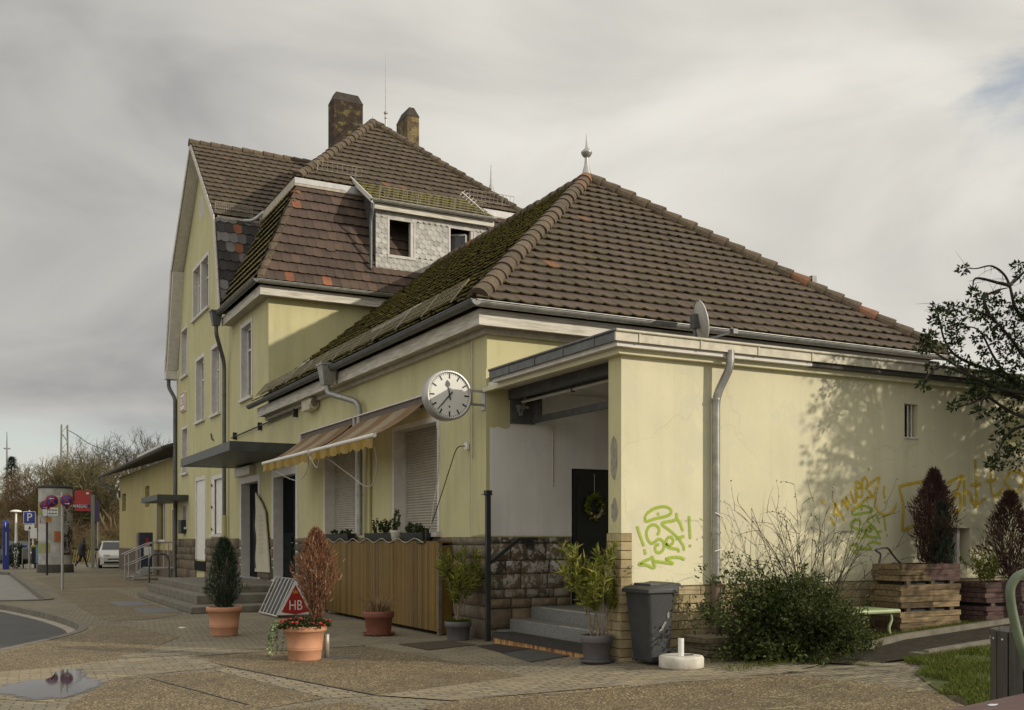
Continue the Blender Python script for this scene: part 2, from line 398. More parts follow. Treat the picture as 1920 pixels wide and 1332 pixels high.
# ------------------------------------------------------------------ roof helpers
def clip_poly(poly, lines):
    for (a, bb, cc) in lines:                 # keep a*s + b*t + c >= 0
        out = []; n = len(poly)
        for i in range(n):
            p, q = poly[i], poly[(i + 1) % n]
            dp = a*p[0] + bb*p[1] + cc; dq = a*q[0] + bb*q[1] + cc
            if dp >= 0: out.append(p)
            if (dp >= 0) != (dq >= 0):
                k = dp / (dp - dq); out.append(tuple(x + (y - x) * k for x, y in zip(p, q)))
        poly = out
        if len(poly) < 3: return None
    return poly
def tiles(b, O, S, T, poly, tw=.26, ex=.31, th=.035, roll=.012, scal=.02, seed=1, skip=None, jit=.004):
    lip = min(.026, th * .6)
    """courses of individual lapped tiles on the plane O + s*S + t*T, cut to a convex outline given in (s, t)"""
    O = V(O); S = V(S).normalized(); T = V(T).normalized(); Nn = S.cross(T).normalized()
    if Nn.z < 0 and abs(Nn.z) > .05: Nn = -Nn
    r = random.Random(seed); n = len(poly); area = sum(poly[i][0]*poly[(i+1) % n][1] - poly[(i+1) % n][0]*poly[i][1] for i in range(n))
    if area < 0: poly = list(reversed(poly))
    lines = []
    for i in range(n):
        p, q = poly[i], poly[(i + 1) % n]; dx, dy = q[0]-p[0], q[1]-p[1]; L = math.hypot(dx, dy)
        lines.append((-dy / L, dx / L, (dy * p[0] - dx * p[1]) / L))
    W = lambda p: O + S * p[0] + T * p[1] + Nn * p[2]
    smin = min(p[0] for p in poly); smax = max(p[0] for p in poly); tmax = max(p[1] for p in poly); t0 = min(p[1] for p in poly)
    # plain deck below the tiles
    b.face([W((p[0], p[1], -.02)) for p in poly], (0.2, 0, 0))
    row = 0; t = t0
    while t < tmax:
        s = smin - (tw / 2 if row % 2 else 0) - r.uniform(0, .02)
        while s < smax:
            c = r.random(); d0 = r.uniform(-jit, jit); d1 = r.uniform(-jit, jit); dt = r.uniform(-jit, jit) * 2 + .010 * math.sin(s * .8 + row * .7) - (r.uniform(.03, .07) if r.random() < .012 else 0)
            if skip and skip(s + tw / 2, t + ex / 2): s += tw; continue
            prof = [(0.003, roll, scal), (tw * .33, 0, 0), (tw * .67, 0, 0), (tw - .003, roll, scal)]
            lo = [(s + a, t + k + dt, th + h + d0 + (d1 - d0) * a / tw) for a, h, k in prof]
            hi = [(s + a, t + ex + .03, .004 + h * .5) for a, h, k in prof]
            for k in range(3):
                for pl, cs in (([lo[k], lo[k+1], hi[k+1], hi[k]], (.8, .8, 0, 0)),
                               ([(lo[k][0], lo[k][1], lo[k][2] - lip), (lo[k+1][0], lo[k+1][1], lo[k+1][2] - lip), lo[k+1], lo[k]], (.6, .6, 1, 1)),
                               ([(lo[k][0], lo[k][1] + .14, max(-.012, lo[k][2] - lip - .01)), (lo[k+1][0], lo[k+1][1] + .14, max(-.012, lo[k+1][2] - lip - .01)), (lo[k+1][0], lo[k+1][1], lo[k+1][2] - lip), (lo[k][0], lo[k][1], lo[k][2] - lip)], (0, 0, 0, 0))):
                    pp = clip_poly([p + (m_,) for p, m_ in zip(pl, cs)], lines)
                    if pp: b.face([W(p) for p in pp], [(c, p[3], 0) for p in pp])
            s += tw
        t += ex; row += 1
def caps(b, p, q, r=.13, step=.36, flare=1.3, seed=3):
    """overlapping half-round ridge tiles from p (low) to q (high)"""
    p, q = V(p), V(q); d = q - p; L = d.length; d /= L; side = d.cross(V((0, 0, 1))).normalized(); up = side.cross(d)
    rr = random.Random(seed); n = max(1, round(L / step)); st = L / n
    for i in range(n):
        a0 = p + d * (i * st - .03); a1 = p + d * ((i + 1) * st + .03); c = rr.random(); off = up * rr.uniform(-.01, .012) + side * rr.uniform(-.01, .01)
        ring = lambda o, k: [o + off + (side * math.cos(x) + up * (math.sin(x) * .9 - .25)) * k for x in [math.pi * j / 8 for j in range(-1, 10)]]
        R0, R1, R2 = ring(a0, r * flare), ring(a0 + d * .07, r * flare * .97), ring(a1, r)
        for A, Bq in ((R0, R1), (R1, R2)):
            for j in range(10): b.face([A[j], A[j+1], Bq[j+1], Bq[j]], [(c, .9, 0)] * 4, True)
        b.face(list(reversed(R0)), (c, .3, 0)); b.face(R2, (c, .3, 0))
def gutter(b, p, q, out, r=.075, bands=1.0):
    """half-round gutter from p to q, open upward; out = outward unit vector"""
    p, q, out = V(p), V(q), V(out); up = V((0, 0, 1)); d = (q - p).normalized(); L = (q - p).length
    prof = [(-r + 0, .01)] + [(-math.cos(a) * r, -math.sin(a) * r) for a in [math.pi * k / 10 for k in range(11)]]
    P = lambda o, k, s=1.0: o + out * k[0] * s + up * k[1] * s
    for i in range(len(prof) - 1):
        b.face([P(p, prof[i]), P(p, prof[i+1]), P(q, prof[i+1]), P(q, prof[i])], None, True)
    b.face([P(p, k) for k in prof]); b.face([P(q, k) for k in prof])
    b.tube([p + out * r, q + out * r], .013, 6)
    n = int(L / bands)
    for i in range(1, n + 1):
        c = p + d * (L * i / (n + .5))
        for j in range(1, len(prof) - 1):
            b.face([P(c, prof[j], 1.05), P(c, prof[j+1], 1.05), P(c + d * .03, prof[j+1], 1.05), P(c + d * .03, prof[j], 1.05)])
def pipe(b, pts, r=.05, clamps=(), seg=12, bend=.18):
    b.tube(smooth_path(pts, bend, 6), r, seg)
    for z in clamps:
        p = V(pts[-1]); b.tube([(p.x, p.y, z - .012), (p.x, p.y, z + .012)], r * 1.18, seg)
def snow_guard(b, p, q, h, up, step=.14, rails=(0, 1), post=1.2):
    p, q, up = V(p), V(q), V(up).normalized() * h; L = (q - p).length; d = (q - p) / L
    for k in rails: b.tube([p + up * k, q + up * k], .009, 4)
    n = int(L / step)
    for i in range(n + 1):
        o = p + d * (L * i / n); b.tube([o, o + up], .006, 4, False)
    for i in range(int(L / post) + 1):
        o = p + d * min(L, i * post); b.tube([o - up * .3, o + up], .013, 4)

def stone_wall(b, fn, u0, u1, v0, v1, hs=(.16, .3), ls=(.25, .6), proud=.045, seed=5, holes=(), topcol=None):
    """coursed rough blocks on the wall point fn(u, v, n)"""
    r = random.Random(seed); v = v0
    while v < v1 - .02:
        h = min(r.uniform(*hs), v1 - v)
        if v1 - v - h < hs[0] * .6: h = v1 - v
        u = u0 - r.uniform(0, ls[0])
        while u < u1:
            w = r.uniform(*ls); a, c = max(u, u0), min(u + w, u1); hh = h
            if c - a > .03 and not any(a < H[2] and c > H[0] and v < H[3] - .02 and v + h > H[1] + .02 and (max(a, H[0]) < min(c, H[2])) for H in holes if H[0] <= (a + c) / 2 <= H[2]):
                col = (r.random(), topcol((a + c) / 2, v + h / 2) if topcol else 0, 0); nx, ny = 5, 4; pr = proud * r.uniform(.6, 1.2)
                for H in holes:
                    if v < H[3] and v + h > H[1]:
                        if a < H[0] < c: c = H[0]
                        if a < H[2] < c: a = H[2]
                g = .006; vs = []; fs = []
                if c - a < 2.2 * g: u += w; continue
                XS, YS, EX = (0, .05, .5, .95, 1), (0, .09, .91, 1), {0: 0, .05: .72, .09: .72, .91: .72, .95: .72, 1: 0, .5: 1}
                for j in range(ny):
                    for i in range(nx):
                        x = XS[i]; y = YS[j]; e = min(EX[x], EX[y])
                        uu = a + g + (c - a - 2 * g) * x; vv = v + g + (hh - 2 * g) * y
                        if i == 2: uu += r.uniform(-.2, .2) * (c - a)
                        if 0 < j < ny - 1: vv += r.uniform(-.02, .02) * hh
                        vs.append(fn(uu, vv, .0 + e * pr * r.uniform(.85, 1.15)))
                for j in range(ny - 1):
                    for i in range(nx - 1):
                        k = j * nx + i; fs.append((k, k + 1, k + nx + 1, k + nx))
                b.mesh(vs, fs, col, True)
            u += w
        v += h
def brick_wall(b, fn, u0, u1, v0, v1, L=.37, H=.115, j=.012, proud=.012, seed=2, vtop=None):
    r = random.Random(seed); row = 0; v = v0
    while v < v1 - .02:
        h = min(H, v1 - v); u = u0 - (L / 2 if row % 2 else 0)
        while u < u1:
            a, c = max(u, u0), min(u + L, u1)
            if c - a > .03:
                p = proud + r.uniform(-.002, .003); x0, x1, y0, y1 = a + j/2, c - j/2, v + j/2, v + h - j/2
                q = [fn(x0, y0, p), fn(x1, y0, p), fn(x1, y1, p), fn(x0, y1, p)]; k = [fn(x0, y0, 0), fn(x1, y0, 0), fn(x1, y1, 0), fn(x0, y1, 0)]
                b.mesh(q + k, [(0,1,2,3), (4,5,1,0), (5,6,2,1), (6,7,3,2), (7,4,0,3)], (r.random(), 0, 0))
            u += L
        v += H; row += 1

m = N('sandstone blocks'); c = m.ramp(m.attr(0), [(0, (.085, .068, .048)), (.4, (.15, .118, .078)), (.7, (.19, .14, .085)), (1, (.14, .125, .10))])
c = m.mix(1.0, c, m.ramp(m.noise(9, 5, .65), [(.3, .65), (.7, 1.25)]), 'MULTIPLY')
fl = m.math('MULTIPLY', m.attr(1), m.ramp(m.noise(7, 6, .7, dist=.6), [(.50, 0), (.545, 1)])); c = m.mix(fl, c, (.46, .44, .40))
m.set(c, .9); m.bump(m.noise(18, 6, .7), .6, .03); M['stone'] = m.m
M['mortar'] = simple('dark mortar', (.07, .06, .045), .95, .3, 12, 0, .3, 40)
M['brick'] = tinted('yellow clinker brick', [(0, (.29, .23, .125)), (.5, (.37, .30, .17)), (1, (.42, .35, .21))], .85, .3, 6, .3, 40)
M['brickjoint'] = simple('brick joint', (.13, .105, .06), .95, .3, 15)

# ------------------------------------------------------------------ terrain
def sstep(a, c, x):
    t = max(0, min(1, (x - a) / (c - a))); return t * t * (3 - 2 * t)
def gz(x, y):
    return 0.055 * max(0.0, min(x, 22) - 6.0) * (1 - sstep(12.5, 17.0, y)) * sstep(-2, 4, y)

FX = 7.5                       # street front of the station
YA, YC, YU, YN = 11.2, 15.06, 28.8, 43.0   # annex front, low wing end, tall block end, far end of the gable
XE = 17.34                     # far long side

bld = thing('station_building', 'yellow two storey railway station with brown tiled hip roofs, low clock wing and flat annex', 'building', (FX, YC, 0))

# ---------------- street front walls
def hole_walls():
    far = [rect(37.62, 5.95, 38.97, 8.16), rect(35.10, 5.92, 36.28, 8.16), rect(30.74, 5.93, 31.95, 8.11), rect(40.72, 7.99, 41.87, 9.75),
           rect(40.72, 4.24, 41.75, 5.93), rect(37.40, .95, 38.97, 3.80), rect(34.58, 1.85, 36.22, 3.70), rect(29.92, .53, 31.98, 3.36), rect(40.9, 2.15, 41.6, 2.95)]
    near = [rect(21.47, 1.80, 23.63, 3.72), rect(17.07, 1.80, 19.18, 3.78), rect(26.08, .53, 28.22, 3.36)]
    return far, near
FAR, NEAR = hole_walls()
TWIN = rect(36.83, 9.78, 39.52, 11.58)
gable = [(YU, 0), (YU, 8.55), (33.5, 8.55), (34.15, 11.95), (37.85, 15.45), (41.55, 11.95), (42.75, 8.2), (YN, 8.0), (YN, 0)]
wallx = lambda u, v, n=0: V((FX - n, u, v))
b = B()
fill(b, gable, FAR + [TWIN], lambda u, v: wallx(u, v))
for h in FAR + [TWIN]:
    n = len(h)
    for i in range(n):
        p, q = h[i], h[(i+1) % n]; b.face([wallx(*p), wallx(*q), wallx(q[0], q[1], -.3), wallx(p[0], p[1], -.3)])
part('wall', b, M['yellow'], bld, 'tall yellow street wall rising into the gable')
b = B(); fill(b, [(YC, 0), (YC, 5.25), (YU, 5.25), (YU, 0)], NEAR, lambda u, v: wallx(u, v))
for h in NEAR:
    for i in range(4):
        p, q = h[i], h[(i+1) % 4]; b.face([wallx(*p), wallx(*q), wallx(q[0], q[1], -.26), wallx(p[0], p[1], -.26)])
part('wall', b, M['yellow'], bld, 'long yellow wall of the low wing')
# end walls facing the forecourt
b = B(); fill(b, [(FX, 0), (XE, 0), (XE, 5.3), (FX, 5.3)], [rect(9.08, .55, 9.98, 2.86)], lambda u, v: V((u, YC, v)))
part('wall', b, M['yellow'], bld, 'sunlit yellow end wall of the low wing')
b = B(); b.face([(FX, YU, 0), (XE, YU, 0), (XE, YU, 8.6), (FX, YU, 8.6)]); b.face([(XE, YU, 0), (XE, YN, 0), (XE, YN, 8.6), (XE, YU, 8.6)])
b.face([(FX, YN, 0), (FX, YN, 8.2), (XE, YN, 8.2), (XE, YN, 0)]); b.face([(XE, YC, 0), (XE, YU, 0), (XE, YU, 5.3), (XE, YC, 5.3)])
part('wall', b, M['yellow'], bld, 'yellow end wall of the tall block above the low roof')
# annex: pillar, front wall with slit and vent, roof
def ann(u, v, n=0): return V((u, YA - n, v))
SLIT = rect(12.66, 3.22, 12.96, 3.73); VENT = rect(13.52, 1.28, 14.14, 1.84)
b = B(); fill(b, [(FX, .05), (18.5, .05), (18.5, 4.12), (FX, 4.12)], [SLIT, VENT], lambda u, v: ann(u, v))
for h in (SLIT, VENT):
    for i in range(4):
        p, q = h[i], h[(i+1) % 4]; b.face([ann(*p), ann(*q), ann(q[0], q[1], -.2), ann(p[0], p[1], -.2)])
b.face([(18.5, YA, .05), (18.5, YC, .05), (18.5, YC, 4.12), (18.5, YA, 4.12)])
part('wall', b, M['cream'], bld, 'pale cream annex wall with sprayed graffiti and tree shadow')
b = B(); b.face([(FX, YA, 0), (FX, YA, 4.12), (FX, YA + .30, 4.12), (FX, YA + .30, 0)]); b.face([(FX, YA + .30, 0), (FX, YA + .30, 4.12), (10.6, YA + .30, 4.12), (10.6, YA + .30, 0)])
part('pillar', b, M['yellow'], bld, 'yellow corner pillar of the open porch')
b = B(); b.face([(10.6, YA + .3, .5), (10.6, YA + .3, 4.12), (10.6, YC, 4.12), (10.6, YC, .5)]); part('porch_wall', b, M['whiteplaster'], bld)
# bare patches on the pillar
for (z0, z1, y0, y1) in ((2.45, 3.02, 11.28, 11.46), (1.86, 2.2, 11.28, 11.44)):
    b = B(); r = random.Random(int(z0 * 100)); nn = 14; cy, cz = (y0 + y1) / 2, (z0 + z1) / 2
    b.face([(FX - .003, cy + (y1 - y0) / 2 * math.cos(a) * r.uniform(.75, 1.1), cz + (z1 - z0) / 2 * math.sin(a) * r.uniform(.8, 1.1)) for a in [-2 * math.pi * k / nn for k in range(nn)]])
    part('bare_plaster_patch', b, simple('bare render', (.27, .25, .21), .95, .3, 14), bld)
# white painted plaster inside the porch, ragged upper edge
b = B(); r = random.Random(4); top = []
for i in range(41):
    x = FX + .03 + i * (10.55 - FX - .03) / 40; top.append((x, 3.5 + r.uniform(-.04, .06) if x < 7.92 else 4.1))
fill(b, [(FX + .03 , 1.72)] + [(9.08, 1.72), (9.08, 2.86), (9.98, 2.86), (9.98, 1.0), (10.55, 1.0)] + list(reversed(top)), [], lambda u, v: V((u, YC - .004, v)))
part('plaster_panel', b, M['whiteplaster'], bld, 'white painted plaster inside the porch')

# plinths
holes = [(37.40, .5, 38.97, 1.75), (29.92, 0, 31.98, 1.75), (26.08, 0, 28.22, 1.75)]
for q0, q1, hh_ in ((YC, 26.08, ()), (28.22, 29.92, ()), (31.98, YN, holes[:1])):
    b = B(); stone_wall(b, lambda u, v, n: wallx(u, v, n), q0, q1, 0, 1.70, (.2, .36), (.35, .8), .05, int(q0), hh_); part('plinth', b, M['stone'], bld, 'brown rough stone base course along the street')
b = B(); stone_wall(b, lambda u, v, n: V((u, YC - n, v)), FX, 9.06, .02, 1.70, (.15, .34), (.24, .62), .05, 21, (), lambda u, v: max(0, min(1, (v - .55) * 1.6)))
part('plinth', b, M['stone'], bld, 'rough stone base in the porch flaked with white paint')
b = B()
for y0, y1 in ((YC, 26.08), (28.22, 29.92), (31.98, 37.40), (38.97, YN)): b.face([wallx(y0, 0, .006), wallx(y1, 0, .006), wallx(y1, 1.7, .006), wallx(y0, 1.7, .006)])
b.face([(FX - .004, YC - .004, 0), (9.06, YC - .004, 0), (9.06, YC - .004, 1.7), (FX - .004, YC - .004, 1.7)])
part('plinth_joints', b, M['mortar'], bld)
b = B(); brick_wall(b, lambda u, v, n: ann(u, v, .02 + n), FX - .03, FX + .15, .02, 1.74, .37, .115); brick_wall(b, lambda u, v, n: ann(u, v, .02 + n), FX + .15, 18.4, .0, 1.05, .37, .115, seed=4)
brick_wall(b, lambda u, v, n: V((FX - .02 - n, u, v)), YA - .03, YA + .30, .02, 1.74, .2, .115, seed=6)
part('brick_base', b, M['brick'], bld, 'yellow clinker brick base of the annex')
b = B(); b.box((FX - .02, YA - .02, 0), (FX + .15, YA - .003, 1.74)); b.box((FX + .15, YA - .02, 0), (18.4, YA - .003, 1.05)); b.box((FX - .02, YA - .003, 0), (FX - .003, YA + .3, 1.74))
part('brick_joints', b, M['brickjoint'], bld)

# ---------------- windows on the street front
SHUT = None
def window(h, kind, sw=.13, mull=0, sillp=.09, label=None, surround='trim'):
    u0, v0 = h[0]; u1, v1 = h[2]
    b = B(); o = .018
    def frame(a0, c0, a1, c1): b.box((FX - o, a0, c0), (FX + .002, a1, c1))
    frame(u0 - sw, v0, u0, v1); frame(u1, v0, u1 + sw, v1); frame(u0 - sw, v1, u1 + sw, v1 + sw)
    if kind not in ('door', 'shutter'): frame(u0 - sw, v0 - sw * .5, u1 + sw, v0)
    # painted reveal
    d = .27
    for (pu, pv, qu, qv) in ((u0, v0, u0, v1), (u1, v1, u1, v0), (u0, v1, u1, v1)):
        e = .004; iu = (1 if pu == u0 and qu == u0 else -1 if pu == u1 and qu == u1 else 0) * e; iv = -e if pv == qv else 0
        b.face([wallx(pu + iu, pv + iv, o), wallx(qu + iu, qv + iv, o), wallx(qu + iu, qv + iv, -d), wallx(pu + iu, pv + iv, -d)])
    w = part('window' if kind != 'door' else 'door_surround', b, M['trim'], bld, label)
    if kind in ('glass', 'twin'):
        f = B(); fr = .07; x0, x1 = FX + .17, FX + .23
        us = [u0, u1] if not mull else [u0, (u0 + u1) / 2, u1]
        for k in us:
            a = k if k == u0 else k - fr if k == u1 else k - fr / 2
            f.box((x0 + .001, a, v0), (x1 + .001, a + fr, v1))
        f.box((x0, u0, v0), (x1, u1, v0 + fr)); f.box((x0, u0, v1 - fr), (x1, u1, v1)); f.box((x0 + .002, u0, v0 + (v1 - v0) * .68), (x1, u1, v0 + (v1 - v0) * .68 + .05))
        part('frame', f, M['white'], w); g = B(); g.face([(FX + .21, u0, v0), (FX + .21, u1, v0), (FX + .21, u1, v1), (FX + .21, u0, v1)]); part('pane', g, M['glass'], w)
        if mull:
            f = B(); f.box((FX - .01, (u0 + u1) / 2 - .12, v0), (FX + .26, (u0 + u1) / 2 + .12, v1)); part('mullion', f, M['trim'], w)
    if kind in ('glass', 'twin', 'shutter'):
        s = B(); s.box((FX - sillp, u0 - sw - .04, v0 - .09), (FX + .2, u1 + sw + .04, v0 - .005)); part('sill', s, M['trim' if kind != 'shutter' else 'revealpaint'], w)
    if kind == 'shutter':
        s = B(); r_ = random.Random(int(u0)); z = v0; sh = .052
        while z < v1 - .02:
            x = FX + .235; s.face([(x, u0, z), (x, u1, z), (x - .016, u1, z + sh * .35), (x - .016, u0, z + sh * .35)], None); s.face([(x - .016, u0, z + sh * .35), (x - .016, u1, z + sh * .35), (x, u1, z + sh * .92), (x, u0, z + sh * .92)])
            s.face([(x, u0, z + sh * .92), (x, u1, z + sh * .92), (x + .01, u1, z + sh), (x + .01, u0, z + sh)]); z += sh
        part('shutter', s, M['shutter'], w)
        s = B(); s.box((FX + .2, u0, v0), (FX + .245, u0 + .05, v1)); s.box((FX + .2, u1 - .05, v0), (FX + .245, u1, v1)); part('shutter_rail', s, M['revealpaint'], w)
    return w
M['shutter'] = simple('grey beige roller shutter', (.40, .375, .32), .6, .12, 3)
window(FAR[0], 'glass'); window(FAR[1], 'glass'); window(FAR[2], 'glass'); window(FAR[3], 'glass', .1); window(FAR[4], 'glass', .1); window(FAR[8], 'glass', .08, label='small recess behind the letter box')
window(TWIN, 'twin', mull=1)
window(NEAR[0], 'shutter', .1); window(NEAR[1], 'shutter', .1)
w = window(FAR[5], 'door', .13, label='white surround of the boarded side door')
s = B(); s.extrude([(FX + .02, 37.40, .90), (FX + .02, 38.97, .97), (FX + .02, 38.97, 3.8), (FX + .02, 37.40, 3.8)], (.04, 0, 0)); s.box((FX + .005, 37.45, 2.85), (FX + .022, 37.5, 3.3)); part('white_board', s, M['white'], w)
w = window(FAR[6], 'glass', .13)
s = B(); s.box((FX + .06, 34.6, 1.87), (FX + .1, 36.2, 3.69)); part('white_board', s, M['white'], w); s = B(); s.box((FX - .02, 35.9, 1.85), (FX + .02, 36.2, 3.7)); part('shutter', s, M['white'], w)
s = B()
for z in (2.0, 2.75, 3.5): s.box((FX - .06, 36.1, z), (FX - .018, 36.22, z + .04)); s.box((FX - .06, 36.1, z - .04), (FX - .05, 36.14, z + .08))
part('shutter_hook', s, M['blackmetal'], w)
def front_door(h, panelled, label):
    u0, v0 = h[0]; u1, v1 = h[2]
    w = window(h, 'door', .2, label=label); s = B(); x = FX + .25
    s.box((x, u0, v0), (x + .05, u1, v1)); mid = (u0 + u1) / 2
    for a, c in ((u0, mid), (mid, u1)):
        if panelled:
            for z0, z1 in ((.12, .5), (.58, .86), (.94, 1.22)): s.box((x - .03, a + .13, v0 + z0), (x + .001, c - .13, v0 + z1))
            k = a + .12
            while k < c - .1: s.box((x - .02, k, v0 + 1.32), (x + .001, k + .045, v1 - .1)); k += .11
        else:
            for z0, z1 in ((.15, .95), (1.1, 2.0)): s.box((x - .02, a + .12, v0 + z0), (x + .001, c - .12, v0 + z1))
    s.box((x - .05, mid - .03, v0 + .98), (x - .02, mid + .03, v0 + 1.12)); part('door', s, M['doordark'], w, None, .006); part('door_handle', B().tube(smooth_path([(x - .04, mid - .1, v0 + 1.05), (x - .09, mid - .1, v0 + 1.05), (x - .09, mid - .22, v0 + 1.05)], .03), .012, 6), M['steel'], w)
    s = B(); s.box((FX - .14, u0 - .2, .50), (FX + .25, u1 + .2, .535)); part('threshold', s, M['lead'], w)
front_door(FAR[7], False, 'pale surround of the left black entrance door'); front_door(NEAR[2], True, 'pale surround of the right panelled entrance door')
# round-headed niche in the gable
b = B(); pts = [(37.62, 13.15), (38.38, 13.15)] + [(38.0 + .38 * math.cos(a), 13.6 + .42 * math.sin(a)) for a in [math.pi * k / 10 for k in range(11)]]
fill(b, pts, [], lambda u, v: wallx(u, v, .004)); part('niche', b, M['revealpaint'], bld)
# cable bracket mark and socket holes
b = B(); b.tube([(FX - .02, 36.35, 5.3), (FX - .05, 36.1, 5.1), (FX - .02, 35.95, 5.05)], .025, 6); part('old_bracket', b, M['blackmetal'], bld)

# ---------------- tall block roofs
E8 = 8.80; k1 = 1.64; k2 = 5.42; x0, y0 = 7.05, 28.35; xe = XE + .45; ye = YN + .2; ZB = 12.2; ZR = 15.98; xm = (x0 + xe) / 2
# mansard lower faces (slightly flared foot)
def lower(O, S, inward, Ls, cut0, cut1, mat, seed, name='lower_roof', skip=None, tmaxz=ZB):
    run = k1; rise = tmaxz - E8; T = V(inward) * run + V((0, 0, rise)); Lt = T.length; b = B()
    tiles(b, O, S, T, [(0, 0), (Ls, 0), (Ls - cut1, Lt), (cut0, Lt)], .27, .34, .055, .006, .012, seed, skip)
    return part(name, b, mat, bld)
lower((x0, y0, E8), (1, 0, 0), (0, 1, 0), xe - x0, k1, k1, M['tileold'], 11, 'mansard_slope')
T2 = V((k1, 0, ZB - E8)); Lt2 = T2.length
b = B(); tiles(b, (x0, y0, E8), (0, 1, 0), T2, [(0, 0), (33.4 - y0, 0), (33.4 - y0, Lt2), (k1, Lt2)], .30, .34, .08, .008, .012, 12); part('mansard_slope', b, M['tilemoss'], bld)
# upper hip
ZU = 12.30; ku = k1 - .12
T3 = V((0, k2 - ku, ZR - ZU)); L3 = T3.length; ww = xe - x0 - 2 * ku
b = B(); tiles(b, (x0 + ku, y0 + ku, ZU), (1, 0, 0), T3, [(0, 0), (ww, 0), (ww / 2, L3)], .27, .33, .05, .01, .018, 13); part('hip_slope', b, M['tile'], bld)
T4 = V((k2 - ku, 0, ZR - ZU)); yl = ye - y0 - 2 * ku
b = B(); tiles(b, (x0 + ku, y0 + ku, ZU), (0, 1, 0), T4, [(0, 0), (5, 0), (9.5, L3), (k2 - ku, L3)], .27, .33, .036, .01, .018, 14); part('hip_slope', b, M['tile'], bld)
b = B(); b.face([(xe - ku, y0 + ku, ZU), (xe - ku, ye - ku, ZU), (xm, ye - k2, ZR), (xm, y0 + k2, ZR)]); b.face([(xe - ku, ye - ku, ZU), (x0 + ku, ye - ku, ZU), (xm, ye - k2, ZR)])
b.face([(xe, y0, E8), (xe, ye, E8), (xe - k1, ye - k1, ZB), (xe - k1, y0 + k1, ZB)]); b.face([(xe, ye, E8), (x0, ye, E8), (x0 + k1, ye - k1, ZB), (xe - k1, ye - k1, ZB)])
part('rear_roof', b, M['tile'], bld)
# boxed cornice under the upper slopes
b = B(); c0 = ku - .03; z0, z1 = ZU - .26, ZU - .015
b.box((x0 + c0, y0 + c0, z0), (xe - c0, y0 + k1 + .1, z1)); b.box((x0 + c0, y0 + k1 + .1, z0), (x0 + k1 + .1, 34.0, z1)); part('upper_cornice', b, M['soffit'], bld, None, .01)
b = B(); r = random.Random(3); xx = x0 + c0
while xx < xe - c0:
    x2 = min(xx + r.uniform(.5, 1.4), xe - c0); dz = r.uniform(0, .10); b.box((xx, y0 + c0 - .012, z0 + .02 + dz), (x2, y0 + c0 - .003, z1 - .01)); xx = x2
part('flashing', b, M['lead'], bld, 'torn pale flashing along the mansard break')
# gable wing roof
GV = 7.08; yc = 37.85; zr = 15.78
def gslope(sgn, lowz=8.9, mat='tile', mat2='slategrey'):
    Tu = V((0, -sgn * 3.95, zr - 12.1)); O = V((GV, yc + sgn * 3.95, 12.1)); b = B()
    tiles(b, O, (1, 0, 0), Tu, [(0, 0), (5.6, 0), (5.6, Tu.length), (0, Tu.length)], .27, .33, .05, .01, .018, 20 + sgn); part('gable_slope', b, M[mat], bld)
    Tl = V((0, -sgn * (.8 if sgn < 0 else 1.4), 12.0 - lowz)); O = V((GV + .05, yc + sgn * (4.75 if sgn < 0 else 5.36), lowz)); b = B()
    tiles(b, O, (1, 0, 0), Tl, [(0, 0), (2.2, 0), (2.2, Tl.length), (0, Tl.length)], .27, .34, .03, .004, .045, 30 + sgn); part('lower_gable_slope', b, M[mat2], bld, 'slate and orange tile patchwork below the gable break')
gslope(-1); gslope(1, 8.5)
b = B(); b.face([(12, 33.9, 12.1), (19, 33.9, 12.1), (19, yc, zr), (12, yc, zr)]); b.face([(12, 41.8, 12.1), (12, yc, zr), (19, yc, zr), (19, 41.8, 12.1)]); b.face([(19, 33.9, 8), (19, 41.8, 8), (19, 41.8, 12.1), (19, yc, zr), (19, 33.9, 12.1)])
part('rear_gable', b, M['tile'], bld)
b = B(); b.box((GV + .1, 33.88, 11.78), (x0 + k1 + .5, 34.02, 12.08)); part('gable_cornice', b, M['soffit'], bld)
# verge boards and soffit of the gable overhang
b = B(); pr = [(32.98, 8.75), (33.86, 12.06), (yc, zr - .03), (yc + 3.99, 12.06), (yc + 5.35, 8.35)]; inn = [(33.2, 8.7), (34.06, 11.98), (yc, zr - .25), (yc + 3.79, 11.98), (yc + 5.15, 8.35)]
for i in range(4):
    p, q, p2, q2 = pr[i], pr[i+1], inn[i], inn[i+1]
    b.extrude([(GV - .035, *p), (GV - .035, *q), (GV - .035, *q2), (GV - .035, *p2)], (.03, 0, 0))
part('verge_board', b, M['fascia'], bld)
b = B()
for i in range(4):
    p, q = inn[i], inn[i+1]; d = .07
    b.face([(GV, p[0], p[1] + d), (GV, q[0], q[1] + d), (FX, q[0], q[1] + d), (FX, p[0], p[1] + d)])
    if i >= 2: s_o = .10 if i == 2 else .22; b.extrude([(GV + .02, p[0], p[1] + d - .02), (GV + .02, q[0], q[1] + d - .02), (GV + .02, q[0] - s_o, q[1] + d - .02), (GV + .02, p[0] - s_o, p[1] + d - .05)], (FX - GV - .02, 0, 0))
b.box((GV - .02, yc + 4.95, 8.05), (FX, yc + 5.35, 8.40)); part('gable_soffit', b, M['trim'], bld)
b = B(); caps(b, (GV - .03, yc, zr - .02), (12.3, yc, zr - .02), .13, .38, 1.35, 4); caps(b, (x0 + .12, y0 + .12, E8 + .1), (x0 + k1 + .02, y0 + k1 + .02, ZB - .12), .13, .34, 1.2, 5)
caps(b, (x0 + ku + .1, y0 + ku + .1, ZU + .09), (xm, y0 + k2, ZR + .03), .14, .36, 1.3, 6); caps(b, (xe - ku - .1, y0 + ku + .1, ZU + .09), (xm, y0 + k2, ZR + .03), .14, .36, 1.5, 7)
